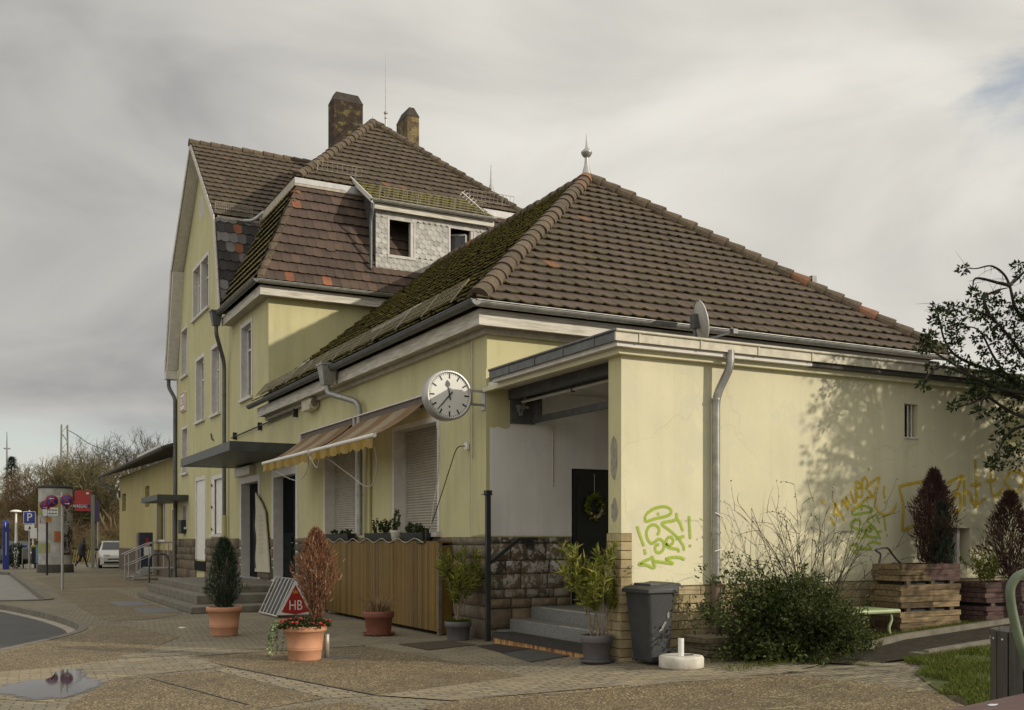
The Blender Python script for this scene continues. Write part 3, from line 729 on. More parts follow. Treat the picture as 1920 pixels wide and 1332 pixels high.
caps(b, (xm, y0 + k2, ZR + .02), (xm, ye - k2 + 2, ZR + .02), .13, .36, 1.3, 8); part('ridge_caps', b, M['ridge'], bld)
# valley repair lead
b = B(); b.tube(catmull([(8.0, 33.9, 12.02), (8.3, 33.75, 12.05), (8.6, 33.5, 12.3)], 5), .06, 5); b.tube(catmull([(7.7, 33.3, 9.6), (8.0, 33.3, 10.5), (8.25, 33.4, 11.0)], 5), .03, 5); part('valley_lead', b, M['lead'], bld)

# eaves of the tall block
def eaves(b_f, b_s, xo, yo, z, xa, ya, z_lo, x1, y1, face):
    pass
b = B(); b.box((FX - .31, YU - .31, 8.42), (XE + .3, YU - .28, 8.68)); b.box((FX - .31, YU - .28, 8.42), (FX - .28, 33.35, 8.68)); part('eaves_board', b, M['fascia'], bld)
b = B(); b.box((FX - .28, YU - .28, 8.44), (XE + .3, YU - .001, 8.60)); b.box((FX - .28, YU - .001, 8.44), (FX - .001, 33.33, 8.60)); part('eaves_soffit', b, M['soffit'], bld)
b = B(); gutter(b, (x0 - .02, y0 - .02, E8 - .02), (XE + .45, y0 - .02, E8 - .02), (0, -1, 0), .085, 1.1); part('gutter', b, M['zinc'], bld)
b = B(); gutter(b, (x0 - .02, y0 - .1, E8 - .02), (x0 - .02, 33.1, E8 - .02), (-1, 0, 0), .085, 1.6); part('gutter', b, M['zincdark'], bld)
def hopper(b, x, y, z, s=.17):
    b.mesh([(x + a * s, y + c * s, z) for a, c in ((-1,-1),(1,-1),(1,1),(-1,1))] + [(x + a * s * .62, y + c * s * .62, z - .42) for a, c in ((-1,-1),(1,-1),(1,1),(-1,1))], [(0,1,2,3),(7,6,5,4),(0,4,5,1),(1,5,6,2),(2,6,7,3),(3,7,4,0)])
    b.box((x - s - .02, y - s - .02, z), (x + s + .02, y + s + .02, z + .04))
b = B(); hopper(b, 7.0, 33.25, E8 + .02); pipe(b, [(7.0, 33.25, 8.5), (7.0, 33.25, 8.15), (7.36, 33.75, 7.35), (7.36, 33.75, 2.45)], .065, (6.3, 4.7, 2.6), 12, .25)
part('downpipe', b, M['zincdark'], bld)
b = B(); b.tube([(7.36, 33.75, 2.45), (7.36, 33.75, 1.75)], .085, 12); part('pipe_boot', b, M['yellow'], bld)
b = B(); pipe(b, [(7.2, 43.05, 8.05), (7.2, 43.05, 7.75), (7.42, 42.9, 7.3), (7.42, 42.9, 0.05)], .075, (6.4, 4.4, 2.4), 12, .15); part('downpipe', b, M['zincdark'], bld)

# dormer
dy = 28.75; dx0, dx1 = 10.65, 14.25
W1 = (11.05, 10.06, 11.84, 11.10); W2 = (13.02, 10.06, 13.82, 11.12)
b = B(); fill(b, [(dx0, 9.2), (dx1, 9.2), (dx1, 11.48), (dx0, 11.48)], [rect(*W1), rect(*W2)], lambda u, v: V((u, dy + .02, v))); b.face([(dx0, dy, 9.2), (dx0, dy, 11.5), (dx0, 30.6, 12.6), (dx0, 30.4, 9.2)]); b.face([(dx1, dy, 9.2), (dx1, 30.4, 9.2), (dx1, 30.6, 12.6), (dx1, dy, 11.5)])
dor = part('dormer', b, simple('dark dormer cheek', (.06, .055, .055), .8, .3, 5), bld, 'grey shingled dormer with two open dark windows')
b = B(); Wd = dx1 - dx0 + .02
for k_, (sa, ta, sb, tb_) in enumerate(((0, 9.2, Wd, 10.05), (0, 11.12, Wd, 11.48), (0, 10.05, W1[0] - dx0, 11.12), (W1[2] - dx0, 10.05, W2[0] - dx0, 11.12), (W2[2] - dx0, 10.05, Wd, 11.12))):
    tiles(b, V((dx0 - .01, dy - .012, 9.2)), (1, 0, 0), (0, 0, 1), rect(sa, ta - 9.2, sb, tb_ - 9.2), .19, .15, .016, .002, .035, 40 + k_, None, .002)
part('shingles', b, M['shingle'], dor)
for h in (W1, W2):
    b = B(); t = .07
    b.box((h[0] - .05, dy - .05, h[1] - .08), (h[2] + .05, dy + .02, h[1])); b.box((h[0] - .05, dy - .036, h[3]), (h[2] + .05, dy + .02, h[3] + .05)); b.box((h[2] + .001, dy - .035, h[1]), (h[2] + .05, dy + .02, h[3]))
    b.box((h[0] - .05, dy - .034, h[1]), (h[0] + .015, dy + .12, h[3])); b.box((h[2] - .1, dy - .02, h[1]), (h[2], dy + .14, h[3]))
    part('window_frame', b, M['revealpaint'], dor)
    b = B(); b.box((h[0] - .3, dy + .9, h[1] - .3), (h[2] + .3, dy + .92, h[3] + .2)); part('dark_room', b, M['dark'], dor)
b = B(); fr = [V((13.12, dy + .45, 10.1)), V((13.62, dy + .12, 10.1)), V((13.62, dy + .12, 11.02)), V((13.12, dy + .45, 11.02))]
for i in range(4): b.bar(fr[i], fr[(i+1) % 4], .06, .06)
part('open_casement', b, M['revealpaint'], dor); b = B(); b.face(fr); part('pane', b, M['glass'], dor)
b = B(); Td = V((0, 2.06, 1.30)); tiles(b, (dx0 - .22, 28.5, 11.52), (1, 0, 0), Td, [(0, 0), (dx1 - dx0 + .42, 0), (dx1 - dx0 + .42, Td.length), (0, Td.length)], .27, .33, .036, .01, .018, 41); part('dormer_roof', b, M['tilemoss'], bld)
b = B(); b.box((dx0 - .2, 28.55, 11.30), (dx1 + .18, 28.6, 11.47)); part('dormer_fascia', b, M['fascia'], bld)
b = B(); b.extrude([(dx0 - .25, 28.42, 11.40), (dx0 - .25, 28.42, 11.56), (dx0 - .25, 30.55, 12.90), (dx0 - .25, 30.55, 12.74)], (.03, 0, 0)); part('dormer_verge', b, M['trim'], bld)
b = B(); gutter(b, (dx0 - .25, 28.46, 11.53), (dx1 + .2, 28.46, 11.53), (0, -1, 0), .07, 2); part('dormer_apron', B().box((dx0 - .08, dy - .12, 9.12), (dx1, dy - .02, 9.2)), M['lead'], bld); part('dormer_gutter', b, M['zinc'], bld)
b = B(); pipe(b, [(dx0 - .18, 28.5, 11.45), (dx0 - .18, 28.5, 11.25), (dx0 - .2, 28.62, 10.95), (dx0 - .2, 28.62, 9.55)], .045, (10.6, 9.8), 10, .1); part('dormer_downpipe', b, M['zincdark'], bld)
# snow guards on the tall roofs
b = B(); nrm = V((0, -1, .55)); sl = V((0, 3.9, 3.68)).normalized()
def on_upper(x, t): return V((x, y0 + ku, ZU)) + T3.normalized() * t + V((0, -.04, .05))
for p_, q_, h_, st_, rl_ in ((on_upper(9.35, .62), on_upper(10.75, .62), .26, .14, (0, 1)), (on_upper(14.3, .35), on_upper(15.9, .35), .30, .14, (0, 1)), ((10.75, 28.72, 11.72), (14.2, 28.72, 11.72), .30, .14, (0, 1)), ((7.15, 34.12, 12.32), (8.35, 34.12, 12.32), .26, .06, (0, .3, .65, 1))):
    b = B(); snow_guard(b, p_, q_, h_, (0, -.3, 1), st_, rl_); part('snow_guard', b, simple('tan painted grid', (.34, .31, .25), .7, .2, 6), bld)

# chimneys
def chimney(x0_, x1_, y0_, y1_, zb, zt, name, mat):
    b = B(); b.box((x0_, y0_, zb), (x1_, y1_, zt - .35)); c = part(name, b, mat, bld, None, .02)
    b = B(); k = .14; a = [(x0_ - .01, y0_ - .01), (x1_ + .01, y0_ - .01), (x1_ + .01, y1_ + .01), (x0_ - .01, y1_ + .01)]; e = [(x0_ + k, y0_ + k), (x1_ - k, y0_ + k), (x1_ - k, y1_ - k), (x0_ + k, y1_ - k)]
    b.mesh([(p[0], p[1], zt - .36) for p in a] + [(p[0], p[1], zt) for p in e], [(0,1,5,4),(1,2,6,5),(2,3,7,6),(3,0,4,7),(4,5,6,7),(3,2,1,0)]); part('chimney_cap', b, simple('sooty cap', (.045, .035, .028), .9, .4, 6), c); return c
m = N('sooty lichened chimney render'); f = m.noise(4.2, 8, .72); c = m.ramp(f, [(.36, (.026, .018, .013)), (.53, (.05, .034, .02)), (.60, (.14, .115, .04)), (.75, (.20, .165, .06))]); m.set(c, .95); m.bump(m.noise(25, 5, .7), .5, .03); M['chim'] = m.m
m = N('brick chimney'); bt = m.n('ShaderNodeTexBrick'); mp = m.vec((1, 1, 1)); cx = m.n('ShaderNodeSeparateXYZ'); m.l(mp, cx.inputs[0]); cc = m.n('ShaderNodeCombineXYZ'); m.l(m.math('ADD', cx.outputs[0], cx.outputs[1]), cc.inputs[0]); m.l(cx.outputs[2], cc.inputs[1]); m.l(cc.outputs[0], bt.inputs['Vector'])
bt.inputs['Scale'].default_value = 1; bt.inputs['Brick Width'].default_value = .25; bt.inputs['Row Height'].default_value = .08; bt.inputs['Mortar Size'].default_value = .008
bt.inputs['Color1'].default_value = (.26, .20, .09, 1); bt.inputs['Color2'].default_value = (.17, .12, .06, 1); bt.inputs['Mortar'].default_value = (.12, .10, .06, 1)
c = m.mix(m.ramp(m.noise(3, 5, .65), [(.45, 0), (.62, .85)]), bt.outputs[0], (.05, .035, .025)); m.set(c, .95); m.bump(bt.outputs[1], .3, .01); M['chimbrick'] = m.m
chimney(11.83, 12.95, 36.3, 36.95, 14.0, 18.0, 'chimney', M['chim']); chimney(13.98, 14.45, 34.55, 35.6, 13.0, 17.2, 'chimney', M['chimbrick'])

# ---------------- low wing roof
lx, ly, lz = 7.05, 14.61, 5.42; kk = 5.43; lxe = 17.91; zt = 9.86; xr = lx + kk; yr = ly + kk
Tf = V((0, kk, zt - lz)); Lf = Tf.length
b = B(); tiles(b, (lx, ly, lz), (1, 0, 0), Tf, [(0, 0), (lxe - lx, 0), (kk, Lf)], .27, .32, .05, .012, .024, 51); part('wing_roof', b, M['tile'], bld, 'brown hipped end slope with mossy courses')
b = B(); tiles(b, (lx, ly, lz), (0, 1, 0), V((kk, 0, zt - lz)), [(0, 0), (YU - ly, 0), (YU - ly, Lf), (kk, Lf)], .30, .32, .085, .006, .012, 52, None, .008); part('wing_roof', b, M['tilemoss'], bld, 'very mossy ribbed long slope facing the street')
b = B(); b.face([(lxe, ly, lz), (lxe, YU, lz), (xr, YU, zt), (xr, yr, zt)]); part('wing_roof', b, M['tile'], bld)
b = B(); caps(b, (lx + .1, ly + .1, lz + .1), (xr, yr, zt + .03), .15, .36, 1.25, 9); caps(b, (lxe - .1, ly + .1, lz + .1), (xr, yr, zt + .03), .15, .40, 1.55, 10); caps(b, (xr, yr, zt + .02), (xr, YU, zt + .02), .13, .37, 1.3, 12); part('ridge_caps', b, M['ridge'], bld)
b = B(); b.tube([(xr, yr, zt - .05), (xr, yr, zt + .1), (xr, yr, zt + .3), (xr, yr, zt + .48), (xr, yr, zt + .5)], [.15, .11, .055, .04, .04], 14); b.lathe([(.04, zt + .46), (.09, zt + .5), (.125, zt + .56), (.13, zt + .58), (.125, zt + .6), (.06, zt + .66), (.03, zt + .7), (.02, zt + .82), (.006, zt + 1.02)], 16, (xr, yr, 0)); part('finial', b, M['steel'], bld, 'grey knobbed finial on the low hip')
b = B(); b.tube([(19, yc, 15.6), (19, yc, 15.95), (19, yc, 16.2), (19, yc, 16.95)], [.22, .12, .05, .02], 10); part('finial', b, M['steel'], bld)
b = B(); lr = (12.75, 33.45); b.tube([(lr[0], lr[1], 15.4), (lr[0], lr[1], 16.3)], .035, 8); b.sphere((lr[0], lr[1], 16.28), .07); b.sphere((lr[0], lr[1], 16.1), .05); b.tube([(lr[0], lr[1], 16.3), (lr[0], lr[1], 18.35)], [.02, .011], 6)
b.tube(catmull([(12.5, 36.3, 16.9), (12.45, 35, 16.35), (12.4, 34, 16.2)], 4), .012, 4); b.tube([(12.4, 33.8, 16.0), (12.4, 33.8, 16.22)], .012, 4); part('lightning_rod', b, M['steel'], bld)
# low eaves
b = B(); b.box((FX - .31, YC - .31, 5.06), (XE + .35, YC - .28, 5.31)); b.box((FX - .31, YC - .28, 5.06), (FX - .28, YU + .05, 5.31)); part('eaves_board', b, M['fascia'], bld)
b = B(); b.box((FX - .28, YC - .28, 5.08), (XE + .35, YC - .001, 5.2)); b.box((FX - .28, YC - .001, 5.08), (FX - .001, YU + .05, 5.2)); b.box((FX - .1, YC - .1, 4.98), (XE, YC - .001, 5.08)); b.box((FX - .1, YC - .001, 4.98), (FX - .001, YU, 5.08)); part('eaves_soffit', b, M['soffit'], bld)
b = B(); gutter(b, (lx - .02, ly - .02, lz - .03), (lxe, ly - .02, lz - .03), (0, -1, 0), .085, 1.0); part('gutter', b, M['zinc'], bld)
b = B(); gutter(b, (lx - .02, ly - .1, lz - .03), (lx - .02, YU + .3, lz - .03), (-1, 0, 0), .085, 1.5); part('gutter', b, M['zincdark'], bld)
b = B(); hopper(b, 6.98, 21.85, lz + .02, .18); pipe(b, [(6.98, 21.85, 5.1), (6.98, 21.85, 4.85), (7.36, 20.85, 4.55), (7.36, 20.85, 1.75)], .065, (3.9, 2.6), 12, .22); part('downpipe', b, M['zinc'], bld)
b = B(); b.tube([(FX - .05, 20.5, 4.2), (FX - .05, 20.5, 1.72)], .035, 8); part('cable_conduit', b, M['yellow'], bld)
b = B(); snow_guard(b, (7.16, 15.6, 5.66), (7.16, YU + .1, 5.66), .42, (.62, 0, .78), .135, (0, .33, .66, 1), 1.25); part('snow_guard', b, simple('dull brown lattice', (.24, .215, .145), .75, .3, 6), bld, 'long lattice snow guard above the street gutter')
b = B(); b.tube(catmull([(7.75, 21.1, 6.12), (7.95, 20.2, 6.25), (8.15, 19.3, 6.38)], 5), .05, 6); b.box((7.9, 21.0, 6.02), (8.3, 21.9, 6.2)); b.tube(catmull([(7.3, 27.4, 5.7), (7.7, 27.6, 6.05), (8.4, 27.9, 6.6)], 5), .05, 5); part('roof_lead_patch', b, M['lead'], bld)
b = B(); b.box((16.0, 16.6, 6.6), (16.12, 16.72, 7.3)); part('vent_stub', b, M['zincdark'], bld)
# pilaster strip edge at the wing corner
b = B(); b.box((FX - .02, YC, 1.72), (FX, YC + .62, 4.98)); part('corner_strip', b, M['yellow'], bld)
b = B(); b.box((FX - .034, YC, 1.74), (FX - .02, YC + .34, 4.42)); part('corner_strip', b, M['yellow'], bld)

# ---------------- annex roof
ax, ay, az = FX - .25, YA - .25, 4.30
b = B(); b.face([(ax + .03, ay + .03, az - .02), (18.8, ay + .03, az - .02), (18.8, YC, az - .02), (FX, YC, az - .02), (FX, 14.52, az - .02), (ax + .03, 14.52, az - .02)]); part('porch_bounce_ceiling', B().box((FX + .002, ay + .05, az - .19), (10.6, YC - .002, az - .1)).box((ax + .05, ay + .05, az - .188), (FX + .002, 14.5, az - .1)), M['trim'], bld); b.box((10.6, ay + .05, az - .19), (18.8, YC - .002, az - .1)); part('annex_roof', b, simple('roofing felt', (.07, .068, .065), .9, .3, 4), bld)  # white porch ceiling added to bounce light onto the plaster below
b = B(); b.box((ax, ay, az - .13), (18.8, ay + .03, az)); x = ax + .35
b.tube([(ax, ay - .005, az), (18.8, ay - .005, az)], .022, 6)
while x < 18.5: b.box((x, ay - .012, az - .135), (x + .025, ay, az + .0)); x += 0.98
part('annex_fascia', b, M['zinclight'], bld, 'pale zinc edge strip of the flat annex roof')
b = B(); b.box((ax, ay + .03, az - .13), (ax + .03, 14.52, az)); b.box((ax + .03, 14.49, az - .13), (FX - .036, 14.52, az)); b.tube([(ax - .005, ay, az), (ax - .005, 14.52, az)], .02, 6); y = ay + .5
while y < 14.3: b.box((ax - .01, y, az - .135), (ax, y + .02, az)); y += .8
part('annex_fascia', b, M['zincdark'], bld)
b = B(); b.box((FX - .1, YA - .1, az - .26), (18.6, YA - .002, az - .19)); b.box((FX - .1, YA - .002, az - .26), (FX - .002, YC - .003, az - .19)); part('annex_soffit', b, M['cream'], bld)
b = B(); pipe(b, [(9.1, ay + .02, az - .1), (9.1, ay + .02, az - .32), (8.97, YA - .09, az - .72), (8.97, YA - .09, 1.08)], .056, (3.55, 1.75), 14, .14); part('downpipe', b, M['zinc'], bld)
b = B(); b.tube([(8.97, YA - .09, 1.1), (8.97, YA - .09, .1)], .072, 14); part('pipe_boot', b, simple('brown cast pipe', (.16, .115, .085), .7, .25, 5), bld)
b = B(); b.tube([(8.9, YA - .16, 2.02), (9.05, YA - .16, 1.95)], .008, 4); b.tube([(8.9, YA - .16, 1.5), (9.05, YA - .16, 1.53)], .008, 4); part('cable_tie', b, M['white'], bld)
# slit window and vent
b = B(); b.face([ann(12.6, 3.2, -.19), ann(13, 3.2, -.19), ann(13, 3.75, -.19), ann(12.6, 3.75, -.19)]); w = part('slit_window', b, M['dark'], bld)
b = B()
for x in (12.72, 12.80, 12.88): b.tube([ann(x, 3.22, -.06), ann(x, 3.73, -.06)], .012, 6)
b.box(tuple(ann(12.66, 3.20, .02)), tuple(ann(12.96, 3.222, -.2))); part('window_bar', b, M['trim'], w)
b = B(); b.face([ann(13.5, 1.26, -.19), ann(14.2, 1.26, -.19), ann(14.2, 1.86, -.19), ann(13.5, 1.86, -.19)]); w = part('vent', b, M['dark'], bld)
b = B(); z = 1.33
while z < 1.78: b.face([ann(13.54, z, -.17), ann(13.98, z, -.17), ann(13.98, z + .022, -.14), ann(13.54, z + .022, -.14)]); z += .03
b.box(tuple(ann(13.96, 1.28, -.10)), tuple(ann(14.02, 1.84, -.18))); part('louvre', b, M['trim'], w)
b = B(); b.box((14.98, YA - .06, 3.72), (15.6, YA, 3.78)); b.box((15.0, YA - .05, 3.2), (15.3, YA, 3.72)); b.box((14.98, YA - .06, 3.14), (15.6, YA, 3.2)); part('shutter_box', b, M['yellow'], bld)

# ---------------- porch: steps, door, lintel frame
b = B(); b.box((7.30, YA + .32, 0), (7.62, 14.45, .20), None); b.box((7.62, YA + .32, 0), (7.86, YC - .06, .20)); b.box((7.86, YA + .32, .18), (8.26, YC - .06, .365)); b.box((8.26, YA + .32, .35), (10.55, YC - .06, .555)); st = part('porch_steps', b, M['stepstone'], bld, None, .015)
b = B(); b.box((7.27, YA + .3, .135), (7.63, 14.46, .212)); part('step_nosing', b, simple('dark tar edge', (.025, .022, .02), .6, .3, 8), st)
b = B(); b.box((7.285, YA + .31, .0), (7.305, 14.45, .137))
m = N('rust streaked sheet'); f = m.noise(5.5, 6, .7, (.6, 2.6, .35)); c = m.ramp(f, [(.36, (.10, .035, .012)), (.47, (.30, .13, .04)), (.55, (.42, .27, .10)), (.7, (.50, .38, .18))]); m.set(c, .8); M['rust'] = m.m
part('rusty_riser', b, M['rust'], st)
b = B(); b.box((7.868, YA + .4, .33), (7.9, 13.4, .368)); b.box((8.268, YA + .4, .52), (8.3, 14.7, .559)); part('worn_edge', b, simple('pale worn edge', (.36, .35, .31), .8, .3, 10), st)
b = B(); b.box((9.10, YC - .03, .56), (9.97, YC + .03, 2.84)); b.box((9.16, YC - .045, .7), (9.91, YC - .03, 1.5)); b.box((9.16, YC - .045, 1.65), (9.91, YC - .03, 2.7)); part('porch_door', b, simple('black door', (.012, .014, .012), .45, .3, 5), bld)
b = B()   # dark steel transom frame under the annex roof
b.bar((8.32, YA + .32, 3.63), (8.32, YC - .05, 3.63), .05, .10); b.bar((7.9, YA + .32, 4.02), (7.9, YC - .05, 4.02), .10, .16); b.bar((8.32, YA + .32, 4.05), (8.32, YC - .05, 4.05), .05, .08)
for y in (12.2, 13.4): b.bar((8.1, y, 3.88), (8.1, y, 4.1), .05, .04, None, V((0, 1, 0)))
b.box((7.90, YC - .06, 3.56), (8.34, YC - .006, 4.1)); b.box((8.3, YC - .3, 3.6), (8.34, YC - .05, 4.1)); tr = part('transom_frame', b, simple('dark grey steel', (.075, .078, .075), .6, .35, 5), bld)
b = B(); b.tube([(8.1, YA + .32, 3.92), (8.1, YC - .06, 3.92)], .024, 8); part('curtain_rod', b, M['trim'], tr)
b = B(); r = random.Random(9)
for i in range(7):
    x, z = r.uniform(7.98, 8.2), r.uniform(3.65, 4.0); b.box((x, YC - .10, z), (x + r.uniform(.03, .08), YC - .061, z + r.uniform(.03, .1)))
part('bracket', b, M['steel'], tr)
b = B(); b.tube([(8.70, YC - .02, 3.58), (8.70, YC - .02, 2.55)], .012, 6); part('white_conduit', b, M['trim'], bld)

# ---------------- main entrance platform, canopies, small fittings
b = B(); b.box((4.46, 23.8, 0), (FX - .05, 31.7, .154)); b.box((4.76, 24.7, .15), (FX - .05, 31.95, .365)); b.box((5.08, 25.55, .36), (FX - .05, 32.2, .53)); part('entrance_steps', b, M['concrete'], bld, 'broad worn concrete steps before the black doors', .02)
b = B(); b.box((5.8, 26.0, 3.88), (5.86, 32.6, 4.11)); b.box((5.86, 26.0, 3.88), (FX - .01, 26.06, 4.11)); b.box((5.86, 32.54, 3.88), (FX - .01, 32.6, 4.11)); b.box((5.86, 26.06, 3.89), (FX - .01, 32.54, 3.95)); can = part('canopy', b, M['darkgreen'], bld, 'flat dark sheet canopy above the entrance doors')
b = B(); b.tube([(7.42, 33.0, 4.86), (7.42, 25.85, 4.94)], .022, 6)
for y in (32.6, 29.5, 25.9): b.box((7.38, y, 4.78), (FX, y + .06, 5.0))
part('rail', b, M['blackmetal'], can)
b = B(); b.box((7.32, 30.3, 3.57), (FX - .005, 32.2, 3.84)); part('lamp_box', b, simple('cream lamp box', (.55, .50, .38), .4, .1, 4), bld, 'blank cream lamp box over the left black door', .015)
b = B(); b.box((7.3, 40.95, 1.9), (FX - .002, 41.55, 2.42)); part('letter_box', b, M['blackmetal'], bld, None, .01)
b = B(); b.box((7.45, 37.2, .55), (7.52, 39.1, .9))
for i in range(12): b.box((7.42, 37.25 + i * .155, .56), (7.445, 37.28 + i * .155, .89))
part('cellar_grille', b, M['blackmetal'], bld)
b = B(); b.box((6.36, 40.5, 3.15), (FX - .01, 44.5, 3.36)); part('canopy', b, M['darkgreen'], bld, 'small dark canopy by the far downpipe')
b = B(); b.box((7.28, 24.2, 4.78), (FX - .002, 24.85, 5.1)); b.lathe([(.12, 0), (.14, .02), (.14, .1), (.1, .14)], 14, (7.36, 24.15, 4.92), None, True, Matrix.Rotation(R(90), 4, 'X')); part('alarm_box', b, simple('cream alarm box', (.50, .45, .34), .5, .15, 6), bld, None, .012)
b = B(); b.box((7.43, 15.7, 3.17), (FX - .034, 15.82, 3.29)); part('socket', b, M['white'], bld)
b = B(); b.tube([(FX - .045, 15.55, 5.0), (FX - .045, 15.55, 3.0)], .008, 5); b.tube([(FX - .02, 15.68, 4.98), (FX - .02, 15.68, 1.75)], .008, 5); part('wall_cable', b, M['soffit'], bld)
# ------------------------------------------------------------------ ground surfaces
def paver_mat(name, cols, mortar, bw, rh, rot=0, sand=.5, rough=.85):
    m = N(name); mp = m.n('ShaderNodeMapping'); m.l(m.tc.outputs['Object'], mp.inputs[0]); mp.inputs['Rotation'].default_value = (0, 0, R(rot))
    nz = m.n('ShaderNodeTexNoise'); m.l(mp.outputs[0], nz.inputs['Vector']); nz.inputs['Scale'].default_value = 3
    wob = m.n('ShaderNodeVectorMath', operation='MULTIPLY_ADD'); m.l(nz.outputs['Color'], wob.inputs[0]); wob.inputs[1].default_value = (.05, .05, 0); m.l(mp.outputs[0], wob.inputs[2])
    bt = m.n('ShaderNodeTexBrick'); m.l(wob.outputs[0], bt.inputs['Vector']); bt.inputs['Scale'].default_value = 1
    bt.inputs['Brick Width'].default_value = bw; bt.inputs['Row Height'].default_value = rh; bt.inputs['Mortar Size'].default_value = .011; bt.inputs['Mortar Smooth'].default_value = .3
    for i, k in (('Color1', cols[0]), ('Color2', cols[1]), ('Mortar', mortar)): bt.inputs[i].default_value = (*k, 1)
    c = m.mix(1.0, bt.outputs[0], m.ramp(m.noise(13, 5, .7), [(.3, .6), (.7, 1.3)]), 'MULTIPLY')
    c = m.mix(m.ramp(m.noise(.55, 6, .65, dist=.8), [(.46, 0), (.66, sand)]), c, (.30, .245, .15))          # drifted sand
    c = m.mix(m.ramp(m.noise(.9, 6, .7), [(.50, 0), (.70, .45)]), c, (.085, .076, .054))                       # damp and moss
    m.set(c, rough); m.bump(bt.outputs[1], -.5, .012); m.bump(m.noise(50, 4, .7), .35, .01); return m.m
M['paver'] = paver_mat('small concrete pavers', ((.235, .20, .138), (.185, .16, .112)), (.06, .052, .034), .21, .105, 8)
M['bandpaver'] = paver_mat('pale band pavers', ((.31, .26, .17), (.225, .19, .13)), (.055, .046, .03), .24, .12, 3, .6)
def gravel_mat(name, a, c_, e, scale=55, wet=.0):
    m = N(name); vo = m.n('ShaderNodeTexVoronoi'); m.l(m.vec(), vo.inputs['Vector']); vo.inputs['Scale'].default_value = scale
    sp = m.n('ShaderNodeSeparateColor'); m.l(vo.outputs['Color'], sp.inputs[0])
    c = m.ramp(sp.outputs[0], [(0, a), (.55, c_), (.86, e), (1, (.55, .47, .30))])
    c = m.mix(m.ramp(vo.outputs['Distance'], [(.42, 0), (.62, .8)]), c, (.04, .03, .018))
    c = m.mix(m.ramp(m.noise(.7, 5, .65), [(.45, 0), (.7, .5)]), c, (.06, .046, .028))
    c = m.mix(1.0, c, m.ramp(m.noise(3.5, 5, .6), [(.3, .8), (.7, 1.15)]), 'MULTIPLY')
    m.set(c, .8); m.bump(vo.outputs['Distance'], -.8, .012); return m.m
M['gravel'] = gravel_mat('washed gravel concrete', (.10, .07, .034), (.225, .165, .082), (.36, .28, .15))
m = N('old asphalt'); c = m.ramp(m.noise(70, 3, .7), [(.3, (.032, .033, .034)), (.7, (.062, .062, .06))]); c = m.mix(m.ramp(m.noise(.8, 5, .6), [(.45, 0), (.7, .5)]), c, (.085, .08, .07))
m.set(c, .75); m.bump(m.noise(120, 2, .6), .3, .006); M['asphalt'] = m.m
M['road2'] = simple('pale sheen asphalt', (.20, .185, .16), .6, .2, 3, 0, .2, 60)  # paler base colour stands in for light reflected by the wet road
M['kerb'] = simple('kerb stone', (.15, .135, .105), .85, .3, 5, 0, .3, 30)
M['gutterstone'] = simple('pale channel stone', (.30, .27, .22), .8, .2, 5, 0, .2, 30)
m = N('bare soil'); c = m.ramp(m.noise(9, 6, .7), [(.3, (.028, .023, .015)), (.6, (.06, .048, .03)), (.8, (.10, .085, .055))]); m.set(c, .95); m.bump(m.noise(30, 5, .7), .7, .03); M['soil'] = m.m
m = N('lawn ground'); c = m.ramp(m.noise(7, 6, .7), [(.3, (.028, .036, .008)), (.55, (.06, .075, .014)), (.8, (.09, .085, .03))]); m.set(c, .95); M['turf'] = m.m
m = N('far ground'); c = m.ramp(m.noise(.4, 6, .6), [(.3, (.07, .062, .045)), (.7, (.13, .115, .085))]); m.set(c, .9); M['farground'] = m.m

LOW = -0.12
b = B(); b.face([(-700, -700, LOW - .02), (700, -700, LOW - .02), (700, 900, LOW - .02), (-700, 900, LOW - .02)]); struct('ground', b, M['farground'])
arc = [(-3, 29.9), (.2, 29.75), (.79, 29.3), (1.25, 27.3), (1.66, 25), (1.9, 22.9), (1.95, 21.6), (1.82, 20.5), (1.48, 19.5), (.96, 18.4), (.47, 17.46), (-.6, 15.6), (-3, 12.5)]
arc = [(p.x, p.y) for p in catmull([(a, c, 0) for a, c in arc], 5)]
roadA = arc + [(-14, 12.5), (-14, 29.9)]
roadB = [(2.08, 31.2), (2.08, 58), (1.6, 59.5), (-14, 60), (-14, 31.2)]
out = [(-12, -9), (24, -9), (24, 16), (20, 78), (-12.5, 78)]
b = B(); gp = lambda u, v: V((u, v, gz(u, v)))
inner = [(a, c) for a, c in roadA if a > -13]; 
hA = arc + [(-11.5, 12.5), (-11.5, 29.9)]; hB = [(2.08, 31.2), (2.08, 58), (1.6, 59.5), (-11.5, 60), (-11.5, 31.2)]
fill(b, out, [hA, hB], gp, 1.0); struct('forecourt', b, M['paver'])
b = B(); fill(b, roadA, [], lambda u, v: V((u, v, LOW))); struct('road', b, M['asphalt'])
b = B(); fill(b, roadB, [], lambda u, v: V((u, v, LOW + .006))); struct('road', b, M['road2'])
b = B()
for i in range(4): b.box((-9, 31.5 + i * .75, LOW + .007), (1.55 - i * .08, 31.78 + i * .75, LOW + .012))
struct('crossing_stripes', b, M['gutterstone'])
